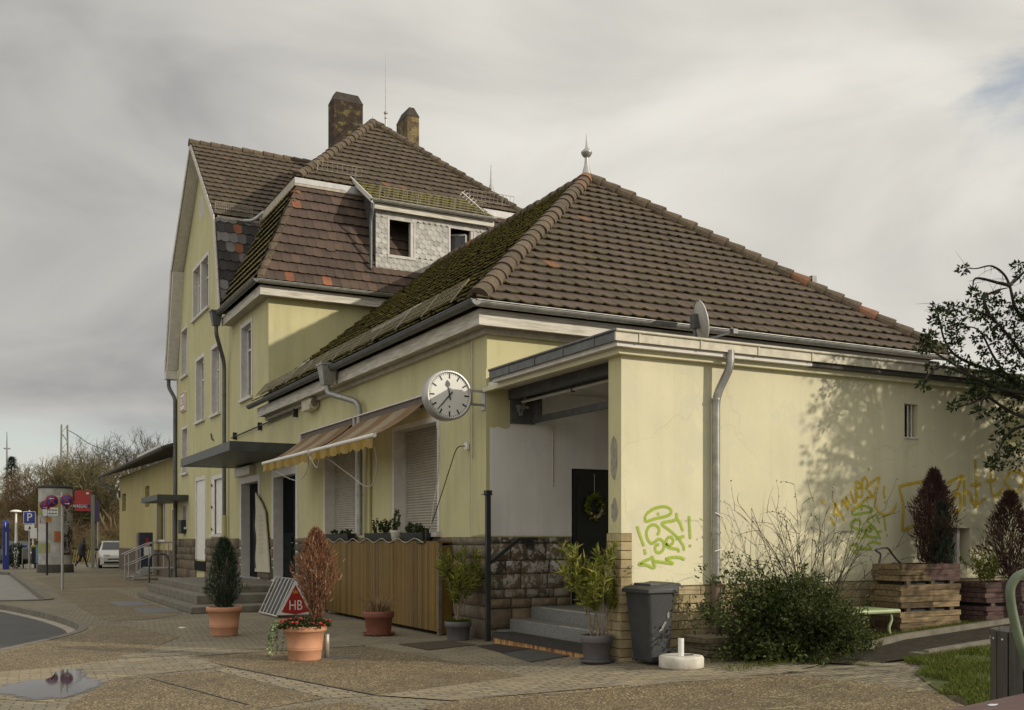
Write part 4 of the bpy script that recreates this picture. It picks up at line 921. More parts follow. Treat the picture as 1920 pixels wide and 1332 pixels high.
def kerb_line(pts, w, h0, mat, name):
    b = B(); n = len(pts)
    L, Rr = [], []
    for i, p in enumerate(pts):
        a, c = pts[max(0, i-1)], pts[min(n-1, i+1)]; d = V((c[0]-a[0], c[1]-a[1], 0)).normalized(); s = V((-d.y, d.x, 0)); L.append(V((p[0], p[1], 0)) + s * w[0]); Rr.append(V((p[0], p[1], 0)) + s * w[1])
    for i in range(n - 1):
        a, c, e, f = L[i], L[i+1], Rr[i+1], Rr[i]; z = V((0, 0, h0)); zl = V((0, 0, LOW - .01))
        b.face([a + z, f + z, e + z, c + z]); b.face([f + z, f + zl, e + zl, e + z]); b.face([a + zl, a + z, c + z, c + zl])
    struct(name, b, M[mat])
kerb_line(arc, (.14, -.01), .012, 'kerb', 'kerb'); kerb_line(arc, (-.02, -.22), LOW + .012, 'gutterstone', 'channel_stones')
kerb_line([(-3, 31.1), (1.9, 31.1), (2.14, 31.5), (2.14, 45), (2.14, 58)], (.16, -.06), .03, 'kerb', 'kerb')
kerb_line([(2.1, 58), (1.6, 59.6), (-6, 60)], (.16, -.06), .03, 'kerb', 'kerb')
def panel(name, pts, mat, dz=.005, grid=None, kind='structure'):
    b = B(); fill(b, pts, [], lambda u, v: V((u, v, gz(u, v) + dz)), grid); return struct(name, b, M[mat], kind)
panel('gravel_panel', [(1.62, 13.1), (2.75, 13.3), (3.30, 10.45), (2.55, 10.1), (2.2, 8.5), (.6, 8.3), (.9, 11.2)], 'gravel')
panel('gravel_panel', [(2.80, 15.15), (4.4, 15.6), (5.55, 15.3), (5.85, 12.9), (6.0, 11.05), (3.85, 10.4), (3.05, 13.6)], 'gravel')
panel('gravel_panel', [(2.62, 9.95), (3.45, 10.15), (3.75, 9.0), (3.2, 6), (2.4, 6)], 'gravel')
panel('gravel_panel', [(3.95, 9.35), (4.5, 9.65), (5.4, 9.6), (7.2, 9.4), (8.2, 8.9), (8.6, 6.5), (7.5, 4.5), (3.6, 4.5)], 'gravel', .02, .5)
panel('gravel_panel', [(2.2, 21.6), (2.7, 21.2), (3.25, 18.3), (2.55, 16.6), (2.05, 15.3), (.8, 14.6), (-.5, 14.2), (-.3, 15.4), (.62, 17.2), (1.15, 18.4), (1.7, 19.4), (2.1, 20.6)], 'gravel')
panel('gravel_panel', [(2.55, 36.9), (4.3, 36.8), (4.3, 24), (3.7, 22.8), (2.6, 22.4), (2.5, 25)], 'gravel'); panel('gravel_panel', [(2.7, 50), (6.5, 50), (6.5, 38.2), (2.7, 38.2)], 'gravel')
panel('paver_band', [(2.80, 13.35), (3.02, 13.6), (3.82, 10.4), (3.34, 10.42)], 'bandpaver', .004); panel('paver_band', [(.2, 15.0), (2.0, 15.25), (2.75, 15.2), (3.0, 13.7), (1.6, 13.15), (.8, 11.5), (.1, 12.2)], 'bandpaver', .004)
panel('paver_band', [(3.85, 10.38), (6.0, 11.0), (7.2, 10.4), (9.0, 9.2), (8.3, 9.0), (6.9, 9.5), (4.4, 9.68)], 'bandpaver', .012, .5)
# gravel panel edge joint
b = B(); b.bar((3.03, 13.62, .006), (3.84, 10.42, .006), .03, .008); b.bar((1.95, 12.9, .006), (2.5, 10.4, .006), .02, .008); b.bar((2.95, 15.1, .004), (5.5, 15.35, .004), .03, .01); struct('joint_line', b, M['black'])
# puddle
m = N('puddle water'); m.set((.05, .045, .035), .03, 0, .6); m.p.inputs['IOR'].default_value = 1.33; m.bump(m.noise(3, 2, .5), .02, .005); M['puddle'] = m.m
r = random.Random(6); pc = [(.25, 12.95), (.6, 13.45), (.9, 13.6), (1.06, 14.35), (1.3, 14.7), (1.42, 14.3), (1.38, 13.5), (1.5, 12.75), (1.28, 12.05), (.95, 11.55), (.62, 11.5), (.35, 12.0), (.1, 12.5)]
pts = [(p.x, p.y) for p in catmull([(a, c, 0) for a, c in pc + pc[:1]], 6)][:-1]
pts = [(a + r.uniform(-.015, .015), c + r.uniform(-.03, .03)) for a, c in pts]
m.l(m.math('ADD', m.math('MULTIPLY', m.attr(0), 1.6), m.math('MULTIPLY', m.math('SUBTRACT', m.noise(6, 5, .6), .5), 1.6)), (rmp := m.n('ShaderNodeValToRGB')).inputs[0]); rmp.color_ramp.elements[0].position = .35; rmp.color_ramp.elements[1].position = .75
tr = m.n('ShaderNodeBsdfTransparent'); mx = m.n('ShaderNodeMixShader'); m.l(rmp.outputs[0], mx.inputs[0]); m.l(tr.outputs[0], mx.inputs[1]); m.l(m.p.outputs[0], mx.inputs[2]); m.l(mx.outputs[0], m.out.inputs[0])
b = B(); n_ = len(pts); rg_ = [[V((.85 + (a - .85) * k, 12.9 + (c - 12.9) * k, .010)) for a, c in pts] for k in (.98, .62, .25)]
for j, (v0_, v1_) in enumerate(((0, .8), (.8, 1))):
    for i in range(n_): b.face([rg_[j][i], rg_[j+1][i], rg_[j+1][(i+1) % n_], rg_[j][(i+1) % n_]], [(v0_, 0, 0), (v1_, 0, 0), (v1_, 0, 0), (v0_, 0, 0)])
b.face(list(rg_[2]), (1, 0, 0)); b.f = [tuple(reversed(f)) if (b.v[f[1]] - b.v[f[0]]).cross(b.v[f[2]] - b.v[f[1]]).z < 0 else f for f in b.f]; b.c = [tuple(c) if isinstance(c, tuple) else c for c in b.c]; struct('puddle', b, M['puddle'])
# wet rim of the puddle
cx_, cy_ = .85, 12.9
m = N('wet paving'); m.set(m.ramp(m.noise(20, 4, .6), [(.3, (.07, .06, .045)), (.7, (.13, .11, .08))]), .35); M['wet'] = m.m
0 and panel('wet_paving', [(cx_ + (a - cx_) * 1.13, cy_ + (c - cy_) * 1.1) for a, c in pts], 'wet', .007)
# planted side on the right: soil strip, path, lawn, edgings
m = N('dark trodden path'); m.set(m.ramp(m.noise(8, 7, .7), [(.3, (.028, .024, .019)), (.6, (.052, .045, .035)), (.75, (.10, .09, .07))]), .95, None, .15); m.bump(m.noise(40, 4, .7), .5, .02); M['darkpath'] = m.m
panel('soil_bed', [(8.55, YA - .05), (20, YA - .05), (20, 10.35), (11.2, 9.95), (9.9, 9.55), (8.7, 9.75)], 'soil', .02, .5)
panel('path', [(9.0, 9.3), (9.9, 9.5), (11.2, 9.9), (20, 10.25), (20, 9.3), (11, 9.0), (10.2, 8.72), (9.3, 8.75)], 'darkpath', .024, .5)
panel('lawn', [(10.3, 8.72), (20, 9.2), (20, 3), (7.6, 5.4), (8.2, 6.7), (9.2, 8.0)], 'turf', .02, .5)
b = B()
for p, q in (((9.9, 9.6), (11.2, 9.97)), ((11.2, 9.97), (19, 10.36)), ((10.25, 8.74), (19.5, 9.22))): b.bar((p[0], p[1], gz(*p) + .03), (q[0], q[1], gz(*q) + .03), .08, .12)
b.box((10.1, 8.68, .1), (10.5, 8.86, gz(10.3, 8.7) + .06)); struct('lawn_edging', b, M['kerb'])
# yellow chalk and sand marks
m = N('spilt yellow paint'); k = m.ramp(m.noise(2.2, 8, .72, (1, 2.0, 1), .9), [(.53, 0), (.66, .5)]); m.set((.40, .38, .20), .9); tr = m.n('ShaderNodeBsdfTransparent'); mx = m.n('ShaderNodeMixShader'); m.l(k, mx.inputs[0]); m.l(tr.outputs[0], mx.inputs[1]); m.l(m.p.outputs[0], mx.inputs[2]); m.l(mx.outputs[0], m.out.inputs[0]); M['chalk'] = m.m
panel('paint_stain', [(6.5, 7.9), (9.6, 8.5), (9.2, 7.6), (8.2, 6.6), (6.6, 6.4)], 'chalk', .032, .5); panel('paint_stain', [(8.4, 8.9), (9.7, 9.1), (9.4, 8.5), (8.4, 8.4)], 'chalk', .032, .5)
m = N('pale sand'); k = m.ramp(m.noise(2.2, 6, .7, (1, 1, 1), .6), [(.40, 0), (.6, .8)]); m.set(m.ramp(m.noise(40, 3, .6), [(.3, (.22, .19, .13)), (.7, (.34, .30, .22))]), .9); tr = m.n('ShaderNodeBsdfTransparent'); mx = m.n('ShaderNodeMixShader'); m.l(k, mx.inputs[0]); m.l(tr.outputs[0], mx.inputs[1]); m.l(m.p.outputs[0], mx.inputs[2]); m.l(mx.outputs[0], m.out.inputs[0]); M['sand'] = m.m
panel('sand_drift', [(p.x, p.y) for p in catmull([(4.6, 9.75, 0), (6, 9.85, 0), (7.1, 9.75, 0), (8.4, 9.05, 0), (9.6, 8.6, 0), (9.2, 8.2, 0), (8.3, 8.6, 0), (7.0, 9.3, 0), (5.6, 9.45, 0)], 4)], 'sand', .026, .5)
panel('sand_drift', [(1.6, 15.2), (3.2, 15.4), (4.2, 15.7), (3.1, 16.2), (2.2, 15.9)], 'sand', .009); panel('sand_drift', [(1.4, 14.9), (2.9, 14.9), (2.95, 13.6), (1.9, 13.3), (1.2, 13.9)], 'sand', .008)

# mats and covers on the ground
def flat(name, pts, h, mat, label, cat, group=None):
    b = B(); b.extrude([(a, c, gz(a, c) + .002) for a, c in pts], (0, 0, h)); o = V((pts[0][0], pts[0][1], 0)); return single(name, b, mat, label, cat, o, group)
flat('doormat', [(6.05, 15.3), (6.9, 15.35), (6.95, 14.35), (6.1, 14.25)], .012, simple('brown coir mat', (.055, .04, .022), .95, .3, 40), 'brown mat lying on the pavers before the wooden screen', 'doormat')
flat('doormat', [(6.88, 14.2), (7.22, 14.2), (7.26, 13.15), (6.75, 13.1)], .012, simple('dark red mat', (.03, .018, .014), .95, .3, 40), 'dark brown mat beside the rusty porch step', 'doormat')
flat('cover_slab', [(6.72, 13.05), (7.26, 13.1), (7.26, 12.1), (6.6, 12.0)], .012, simple('wet grey slab', (.07, .07, .068), .5, .3, 8), 'grey slab sunk in the ground before the porch steps', 'slab')
flat('drain_cover', [(3.35, 29.6), (4.2, 29.5), (4.15, 27.4), (3.4, 27.4)], .008, simple('grey iron cover', (.10, .105, .11), .5, .2, 10), 'farther grey metal cover left of the entrance steps', 'manhole cover')
flat('drain_cover', [(3.55, 26.2), (4.42, 26.1), (4.4, 24.5), (3.5, 24.5)], .008, simple('grey iron cover', (.10, .105, .11), .5, .2, 10), 'nearer grey metal cover left of the entrance steps', 'manhole cover')
flat('paper_scrap', [(3.55, 20.2), (3.65, 20.25), (3.68, 20.05), (3.57, 20.0)], .01, M['white'], 'scrap of white litter on the pavers near the left potted cypress', 'litter')

# ------------------------------------------------------------------ station clock
def clockface_parts():
    pass
CP = at(836, 735, 15.6); cp2 = onX(903, 740, FX - .03)
# clock hangs on two arms out from the corner; double faced, its face square to the street
ck = thing('wall_clock', 'round double faced station clock on a two armed bracket at the wing corner', 'clock')
cy, cz = 15.12, 3.95; cxc = 6.80; rr_ = .40; ck.location = (FX, cy, cz)
def disk(b, x, y, z, r, seg=48, flip=False):
    b.face([(x + math.cos(a) * r, y, z + math.sin(a) * r) for a in [(-1 if flip else 1) * 2 * math.pi * k / seg for k in range(seg)]])
th = .11; Mx = Matrix.Rotation(R(90), 4, 'X')
b = B(); b.lathe([(rr_ - .03, -th), (rr_, -th + .02), (rr_, th - .02), (rr_ - .01, th), (rr_ - .045, th + .004), (rr_ - .05, th - .012)], 56, (cxc, cy, cz), None, True, Mx); b.lathe([(rr_ - .05, -th + .012), (rr_ - .03, -th)], 56, (cxc, cy, cz), None, True, Mx)
part('case', b, simple('satin clock case', (.46, .45, .43), .35, .1, 5, .5, 0), ck)
yf = cy - th + .014
b = B(); disk(b, cxc, yf, cz, rr_ - .04); part('dial', b, simple('white glazed dial', (.74, .74, .70), .12, .05, 3, 0, 0, spec=.8), ck)
b = B(); disk(b, cxc, cy + th - .014, cz, rr_ - .04, 48, True); part('dial', b, M['white'], ck)
b = B(); Rm = rr_ - .055
for i in range(60):
    a = 2 * math.pi * i / 60; big = i % 5 == 0; L = .085 if big else .022; w = .026 if big else .008; c, s = math.sin(a), math.cos(a)
    p = V((cxc + c * (Rm - L), yf - .002, cz + s * (Rm - L))); q = V((cxc + c * Rm, yf - .002, cz + s * Rm)); t = V((s, 0, -c)) * w / 2
    b.face([p - t, p + t, q + t, q - t])
b.face([(cxc - .012, yf - .002, cz - .17), (cxc + .012, yf - .002, cz - .17), (cxc + .012, yf - .002, cz - .2), (cxc - .012, yf - .002, cz - .2)])
part('dial_marks', b, M['blackmetal'], ck)
def hand(name, deg, L, tail, w, spade):
    b = B(); a = R(deg); d = V((math.sin(a), 0, math.cos(a))); t = V((math.cos(a), 0, -math.sin(a))); o = V((cxc, yf - (.008 if spade else .013), cz))
    b.extrude([o - d * tail - t * w, o - d * tail + t * w, o + d * L + t * w * .55, o + d * L - t * w * .55], (0, -.004, 0))
    if spade:
        pts = [(0, .30), (.035, .255), (.048, .215), (.035, .18), (0, .165), (-.035, .18), (-.048, .215), (-.035, .255)]; k = .80
        b.extrude([o + d * v * k + t * u * k + V((0, -.001, 0)) for u, v in pts], (0, -.004, 0))
    part(name, b, M['blackmetal'] if not spade else simple('grey hand', (.07, .07, .07), .5, .1, 5), ck)
hand('hour_hand', -10, .16, .075, .013, True); hand('minute_hand', 222, .315, .075, .011, False)
b = B()
for z in (-.11, .11): b.bar((cxc + .33, cy, cz + z), (FX - .04, cy, cz + z), .05, .035)
b.box((FX - .05, cy - .05, cz - .19), (FX - .001, cy + .10, cz + .19)); b.box((cxc + .42, cy - .02, cz - .1), (cxc + .44, cy + .02, cz + .1)); part('bracket', b, M['steel'], ck)
b = B(); b.tube([(7.08, 15.3, 3.6)] and catmull([(6.95, 15.9, 3.7), (7.0, 15.9, 3.2), (7.2, 16.4, 2.7), (7.2, 16.6, 2.2), (7.25, 16.85, 1.78)], 6), .009, 5)
single('hanging_cable', b, M['trim'], 'thin white cable hanging below the clock beside the shutter', 'cable', (7.2, 16.4, 1.8))
b = B(); b.tube(catmull([(7.43, 15.78, 3.23), (7.38, 16.0, 3.2), (7.33, 16.2, 2.85), (7.28, 16.7, 2.1), (7.24, 17.0, 1.72)], 6), .009, 5); b.tube(catmull([(7.24, 17.0, 1.75), (7.2, 16.95, 1.62), (7.2, 17.3, 1.60), (7.22, 17.5, 1.72)], 6), .012, 5)
b.box((7.22, 16.94, 1.70), (7.27, 17.0, 1.82)); single('power_cable', b, M['black'], 'thin black power cable slanting from the wall socket', 'cable', (7.4, 15.8, 3.2))

# ------------------------------------------------------------------ awnings
M['awntop'] = tinted('awning stripes', [(0, (.36, .24, .14)), (.49, (.34, .22, .13)), (.5, (.46, .38, .26)), (1, (.50, .43, .31))], .85, .15, 5, .15, 200, .45)
M['valance'] = tinted('ochre valance', [(0, (.40, .26, .05)), (.49, (.36, .235, .045)), (.5, (.42, .29, .09)), (1, (.44, .32, .12))], .85, .2, 6, .1, 100, .3)
def awning(y0_, y1_, label, drop):
    t = thing('awning', label, 'awning', (FX - .1, (y0_ + y1_) / 2, 4.2), 'awnings over the shuttered windows'); r = random.Random(int(y0_ * 10))
    b = B(); b.box((FX - .16, y0_, 4.10), (FX - .005, y1_, 4.25)); part('cassette', b, simple('brown cassette', (.10, .075, .055), .6, .2, 5), t)
    b = B(); b.box((FX - .20, y0_, 4.25), (FX - .005, y1_, 4.275)); b.box((FX - .2, y1_ - .02, 4.02), (FX - .01, y1_ + .015, 4.25)); part('cover_strip', b, M['trim'], t)
    xb, zb = 6.38, 3.50; b = B(); n = 26; k = 6
    for i in range(n):
        c = .2 if (i // 5) % 2 == 0 else .75
        for j in range(k):
            P = lambda i_, j_: V((FX - .14 + (xb - FX + .14) * j_ / k, y0_ + .1 + (y1_ - y0_ - .2) * i_ / n, 4.15 + (zb - 4.15) * j_ / k - .06 * math.sin(math.pi * j_ / k) + .008 * math.sin(i_ * 1.9)))
            b.face([P(i, j), P(i + 1, j), P(i + 1, j + 1), P(i, j + 1)], (c, 0, 0), True)
    part('fabric', b, M['awntop'], t)
    b = B(); b.tube([(xb, y0_ + .04, zb), (xb, y1_ - .04, zb)], .04, 10); part('front_bar', b, M['white'], t)
    b = B(); m_ = 44
    for i in range(m_):
        u0, u1 = i / m_, (i + 1) / m_; P = lambda u: y0_ + .08 + (y1_ - y0_ - .16) * u; wv = lambda u: .03 * math.sin(u * 38) ; dz = lambda u: .14 + .05 * abs(math.sin(u * math.pi * 11)) ** .6
        c = .2 if (i // 4) % 2 else .8
        for z in range(3):
            f0, f1 = z / 3, (z + 1) / 3
            b.face([(xb - .02 + wv(u0) * f0, P(u0), zb - .03 - dz(u0) * f0), (xb - .02 + wv(u1) * f0, P(u1), zb - .03 - dz(u1) * f0), (xb - .02 + wv(u1) * f1, P(u1), zb - .03 - dz(u1) * f1), (xb - .02 + wv(u0) * f1, P(u0), zb - .03 - dz(u0) * f1)], (c, 0, 0), True)
    part('valance', b, M['valance'], t)
    for yy in (y0_ + .4, y1_ - .4):
        b = B(); b.bar((FX - .1, yy, 4.08), (6.95, yy + .3, 3.76), .03, .05); b.bar((6.95, yy + .3, 3.76), (xb + .03, yy, zb - .01), .03, .05); part('folding_arm', b, M['steel'], t)
awning(21.18, 25.05, 'faded striped awning with wavy valance, farther from the clock', 0); awning(17.25, 21.1, 'faded striped awning with wavy valance, partly behind the clock', 0)
b = B(); b.tube(catmull([(6.42, 24.2, 3.3), (6.6, 23.4, 3.05), (6.6, 22.6, 3.0), (6.5, 21.7, 3.2), (6.4, 21.3, 3.42), (6.45, 20.9, 3.15), (6.45, 20.5, 3.35), (6.8, 20.0, 3.0), (6.95, 19.4, 2.72), (6.95, 18.9, 2.75), (6.8, 18.3, 3.05), (6.6, 17.9, 3.35)], 8), .011, 5); single('light_cable', b, M['trim'], 'pale string light cable looping below the awnings', 'cable', (6.5, 21, 3.2))

# ------------------------------------------------------------------ wooden screen and flower boxes
m = N('ochre stained boards'); c = m.ramp(m.attr(0), [(0, (.10, .054, .006)), (.4, (.165, .092, .008)), (.75, (.21, .125, .012)), (1, (.15, .10, .03))]); c = m.mix(m.ramp(m.noise(3.5, 5, .65, (3, 3, .4)), [(.50, 0), (.70, .5)]), c, (.105, .082, .05))
c = m.mix(1.0, c, m.ramp(m.noise(14, 5, .65, (4, 4, .25)), [(.3, .65), (.7, 1.2)]), 'MULTIPLY'); m.set(c, .65); m.bump(m.noise(20, 4, .6, (4, 4, .3)), .3, .008); M['boards'] = m.m
fs = thing('wooden_screen', 'ochre stained vertical board screen under the shuttered windows', 'fence', (7.22, 19.5, 0))
b = B(); r = random.Random(12); y = 16.42
while y < 22.7:
    w_ = r.uniform(.085, .105); b.box((7.21 + r.uniform(0, .006), y, .07), (7.235, y + w_ - .004, 1.60), (r.random(), 0, 0)); y += w_
part('boards', b, M['boards'], fs)
M['greypost'] = simple('grey weathered post', (.13, .105, .075), .8, .3, 8); part('corner_post', B().box((7.195, 16.34, .02), (7.26, 16.42, 1.60)), M['greypost'], fs); part('corner_post', B().box((7.2, 22.7, .02), (7.26, 22.76, 1.6)), M['greypost'], fs)
b = B(); b.box((7.262, 16.36, .03), (7.45, 16.40, 1.56), (.3, 0, 0)); part('end_board', b, M['boards'], fs)
b = B(); b.box((7.236, 16.42, .2), (7.27, 22.7, .29), (.3, 0, 0)); b.box((7.236, 16.42, 1.35), (7.27, 22.7, 1.44), (.3, 0, 0)); b.box((7.21, 16.42, 1.601), (7.45, 22.7, 1.63), (.4, 0, 0)); part('cross_rail', b, M['boards'], fs)
b = B(); pts = [(7.19, 17.0 + i * .42, 1.63 + (.05 if i % 2 else -.03)) for i in range(14)]; b.tube(catmull(pts, 6), .008, 5); single('light_cable', b, M['soffit'], 'pale cable looped along the top of the wooden screen', 'cable', (7.2, 19, 1.6))

# ------------------------------------------------------------------ pots
M['terra'] = simple('terracotta', (.50, .25, .145), .8, .12, 5, 0, .12, 40); M['terradark'] = simple('red brown plastic', (.20, .07, .045), .55, .15, 4)
M['greypot'] = simple('grey plastic pot', (.11, .10, .105), .5, .15, 5); M['earth'] = simple('potting soil', (.03, .023, .015), .95, .3, 20, 0, .5, 40)
def pot_shape(R0, H, kind='terra'):
    b = B(); r0 = R0
    if kind == 'terra': prof = [(.0, .0), (r0 * .72, 0), (r0 * .74, .02), (r0 * .775, H * .29), (r0 * .795, H * .30), (r0 * .80, H * .33), (r0 * .785, H * .345), (r0 * .80, H * .365), (r0 * .805, H * .39), (r0 * .79, H * .40), (r0 * .89, H * .83), (r0 * .96, H * .84), (r0, H * .87), (r0, H * .97), (r0 * .98, H), (r0 * .90, H), (r0 * .88, H * .9), (0, H * .9)]
    else: prof = [(0, 0), (r0 * .78, 0), (r0 * .8, H * .12), (r0 * .90, H * .72), (r0 * .97, H * .74), (r0, H * .78), (r0, H * .97), (r0 * .98, H), (r0 * .92, H), (r0 * .9, H * .9), (0, H * .9)]
    return b.lathe(prof, 40)
def potted(name, label, loc, R0, H, kind, mat, saucer=False, group=None):
    t = thing(name, label, 'potted plant', loc, group); o = V(loc)
    b = pot_shape(R0, H, kind); bb2 = B(); bb2.add(b, Matrix.Translation(o)); part('pot', bb2, mat, t)
    e = B(); e.face([o + V((R0 * .89 * math.cos(a), R0 * .89 * math.sin(a), H * .91)) for a in [2 * math.pi * k / 24 for k in range(24)]]); part('soil', e, M['earth'], t)
    if saucer: s_ = B(); s_.lathe([(0, .005), (R0 * .95, .005), (R0 * 1.12, .05), (R0 * 1.1, .05), (R0 * .93, .015), (0, .015)], 32, o); part('saucer', s_, mat, t)
    return t
def leafq(b, p, d, L, w, n, col, fold=.0):
    """one lens-shaped leaf from p along d"""
    d = V(d).normalized(); s = d.cross(V(n)); s = s.normalized() if s.length > 1e-4 else d.orthogonal().normalized(); u = s.cross(d)
    b.face([p, p + d * L * .35 + s * w / 2, p + d * L + u * fold, p + d * L * .35 - s * w / 2], col)
def rv(r): 
    while True:
        q = V((r.uniform(-1, 1), r.uniform(-1, 1), r.uniform(-1, 1)))
        if .05 < q.length < 1: return q.normalized()
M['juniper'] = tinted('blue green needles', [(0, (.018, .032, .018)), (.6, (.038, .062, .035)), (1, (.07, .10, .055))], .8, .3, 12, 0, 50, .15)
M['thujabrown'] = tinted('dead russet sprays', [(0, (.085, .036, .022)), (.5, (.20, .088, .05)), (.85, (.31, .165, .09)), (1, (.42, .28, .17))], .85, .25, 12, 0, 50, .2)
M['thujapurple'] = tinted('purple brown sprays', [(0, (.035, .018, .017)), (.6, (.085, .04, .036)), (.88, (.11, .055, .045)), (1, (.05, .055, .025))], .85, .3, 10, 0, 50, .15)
M['oleander'] = tinted('oleander leaves', [(0, (.075, .10, .014)), (.5, (.17, .20, .028)), (.85, (.29, .28, .05)), (1, (.40, .32, .08))], .5, .25, 12, 0, 50, .2)
M['darkleaf'] = tinted('dark small leaves', [(0, (.014, .024, .007)), (.5, (.034, .055, .013)), (.9, (.065, .095, .022)), (1, (.12, .14, .04))], .62, .3, 8, 0, 50, .15)
M['bushleaf'] = tinted('olive green small leaves', [(0, (.022, .034, .009)), (.5, (.055, .075, .018)), (.9, (.10, .125, .03)), (1, (.17, .17, .05))], .62, .3, 8, 0, 50, .2)
M['bark'] = simple('grey brown bark', (.10, .075, .05), .9, .35, 12, 0, .4, 40); M['palestem'] = simple('pale stem', (.24, .19, .125), .85, .3, 12)
M['grassblade'] = tinted('grass blades', [(0, (.05, .07, .008)), (.5, (.10, .135, .014)), (.85, (.16, .175, .03)), (1, (.26, .22, .09))], .6, .25, 5, 0, 50, .3)
M['drygrass'] = tinted('dry straw', [(0, (.16, .10, .05)), (1, (.40, .29, .17))], .8, .2, 8, 0, 50, .2)
M['redflower'] = simple('red petals', (.40, .015, .015), .6, .3, 20); M['variegated'] = tinted('variegated ivy', [(0, (.10, .16, .05)), (.5, (.22, .28, .13)), (1, (.50, .52, .36))], .6, .2, 10, 0, 50, .2)
def conifer(t, loc, z0, H, Rm, n, mat, seed, L=.09, w=.016, up=.9, shape=None, trunkmat='bark', core=False, lean=0):
    r = random.Random(seed); b = B(); o = V(loc)
    for i in range(n):
        f = r.random() ** .9; sh = shape(f) if shape else (math.sin(min(1, f * 1.15 + .25) * math.pi * .5) if f < .25 else (1 - f) ** .62 * 1.15 + .02)
        a = r.uniform(0, 2 * math.pi); lump = (1 + .30 * math.sin(a * 3 + seed) * math.sin(f * 9 + a) + .20 * math.sin(a * 5 + f * 23 + seed)) * (1.28 if r.random() < .05 else 1); q = (r.random() ** .38) * Rm * sh * lump
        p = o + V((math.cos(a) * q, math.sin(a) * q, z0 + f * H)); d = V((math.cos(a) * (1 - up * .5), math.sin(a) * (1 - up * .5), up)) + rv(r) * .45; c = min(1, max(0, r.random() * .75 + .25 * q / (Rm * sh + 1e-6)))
        leafq(b, p, d, L * r.uniform(.6, 1.4), w * r.uniform(.7, 1.5), rv(r), (c, 0, 0))
    part('crown', b, mat, t)
    b = B(); b.tube([o + V((0, 0, z0 - .12)), o + V((.01, 0, z0 + H * .55))], [.03, .008], 6)
    for i in range(14):
        a = r.uniform(0, 6.28); h0 = r.uniform(0, .35) * H; k = r.uniform(.3, .85); e = Rm * k; b.tube(catmull([o + V((0, 0, z0 - .05 + h0 * .3)), o + V((math.cos(a) * e * .6, math.sin(a) * e * .6, z0 + h0 + .1 * H)), o + V((math.cos(a) * e, math.sin(a) * e, z0 + h0 + .45 * H))], 4), [.011] * 4 + [.008] * 4 + [.004], 5)
    part('trunk', b, M[trunkmat], t)
t = potted('potted_cypress', 'dark green cone shaped conifer in a terracotta pot before the entrance steps', (3.97, 18.2, 0), .305, .50, 'terra', M['terra'])
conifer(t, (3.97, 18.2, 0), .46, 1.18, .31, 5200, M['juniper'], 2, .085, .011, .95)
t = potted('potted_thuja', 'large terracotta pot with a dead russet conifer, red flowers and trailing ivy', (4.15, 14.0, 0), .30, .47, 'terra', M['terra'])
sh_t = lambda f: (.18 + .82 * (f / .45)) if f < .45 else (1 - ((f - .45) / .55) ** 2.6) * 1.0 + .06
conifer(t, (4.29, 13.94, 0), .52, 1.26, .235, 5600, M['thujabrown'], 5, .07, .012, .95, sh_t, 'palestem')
r = random.Random(31); b = B(); fl = B(); iv = B(); o = V((4.15, 14.0, 0))
for i in range(620):
    a = r.uniform(0, 6.28); q = .34 * r.random() ** .5; p = o + V((math.cos(a) * q, math.sin(a) * q, .44 + .16 * r.random() * (1.2 - q / .4))); leafq(b, p, V((math.cos(a), math.sin(a), r.uniform(0, 1))) + rv(r) * .5, .06, .035, rv(r), (r.random(), 0, 0))
    if i % 17 == 0: 
        pf = p + V((0, 0, .04)) + V((math.cos(a), math.sin(a), 0)) * .04; fl.sphere(pf, .026, 7, 5, (1, 1, .7))
for s_ in range(10):
    a = R(150 + r.uniform(-45, 45)); L = r.uniform(.25, .48); p0 = o + V((math.cos(a) * .27, math.sin(a) * .27, .49)); pts = catmull([p0, p0 + V((math.cos(a) * .12, math.sin(a) * .12, .03)), p0 + V((math.cos(a) * .2, math.sin(a) * .2, -.12)), p0 + V((math.cos(a) * .22 + r.uniform(-.03, .03), math.sin(a) * .22, -L))], 8)
    for p in pts:
        for k in range(4): leafq(iv, p, rv(r) + V((0, 0, -.4)), .04, .026, rv(r), (r.random(), 0, 0))
part('underplanting', b, M['darkleaf'], t); part('flowers', fl, M['redflower'], t, 'small red flowers round the pot rim'); part('trailing_ivy', iv, M['variegated'], t)
t = potted('potted_grass', 'red brown plastic pot on a saucer with withered grass before the wooden screen', (6.35, 17.0, 0), .265, .42, 'plain', M['terradark'], True)
b = B(); r = random.Random(8)
for i in range(230):
    a = r.uniform(0, 6.28); q = r.uniform(0, .2); o = V((6.35 + math.cos(a) * q, 17.0 + math.sin(a) * q, .38)); L = r.uniform(.15, .42); d = V((math.cos(a) * r.uniform(.1, .8), math.sin(a) * r.uniform(.1, .8), 1)).normalized(); w_ = .006; m1 = o + d * L * .6; e = m1 + V((d.x * 1.6, d.y * 1.6, d.z * .6)).normalized() * L * .5; s_ = d.cross(rv(r)).normalized() * w_
    b.face([o - s_, o + s_, m1 + s_ * .8, m1 - s_ * .8], (r.random(), 0, 0)); b.face([m1 - s_ * .8, m1 + s_ * .8, e], (r.random(), 0, 0))
part('grass_tuft', b, M['drygrass'], t)
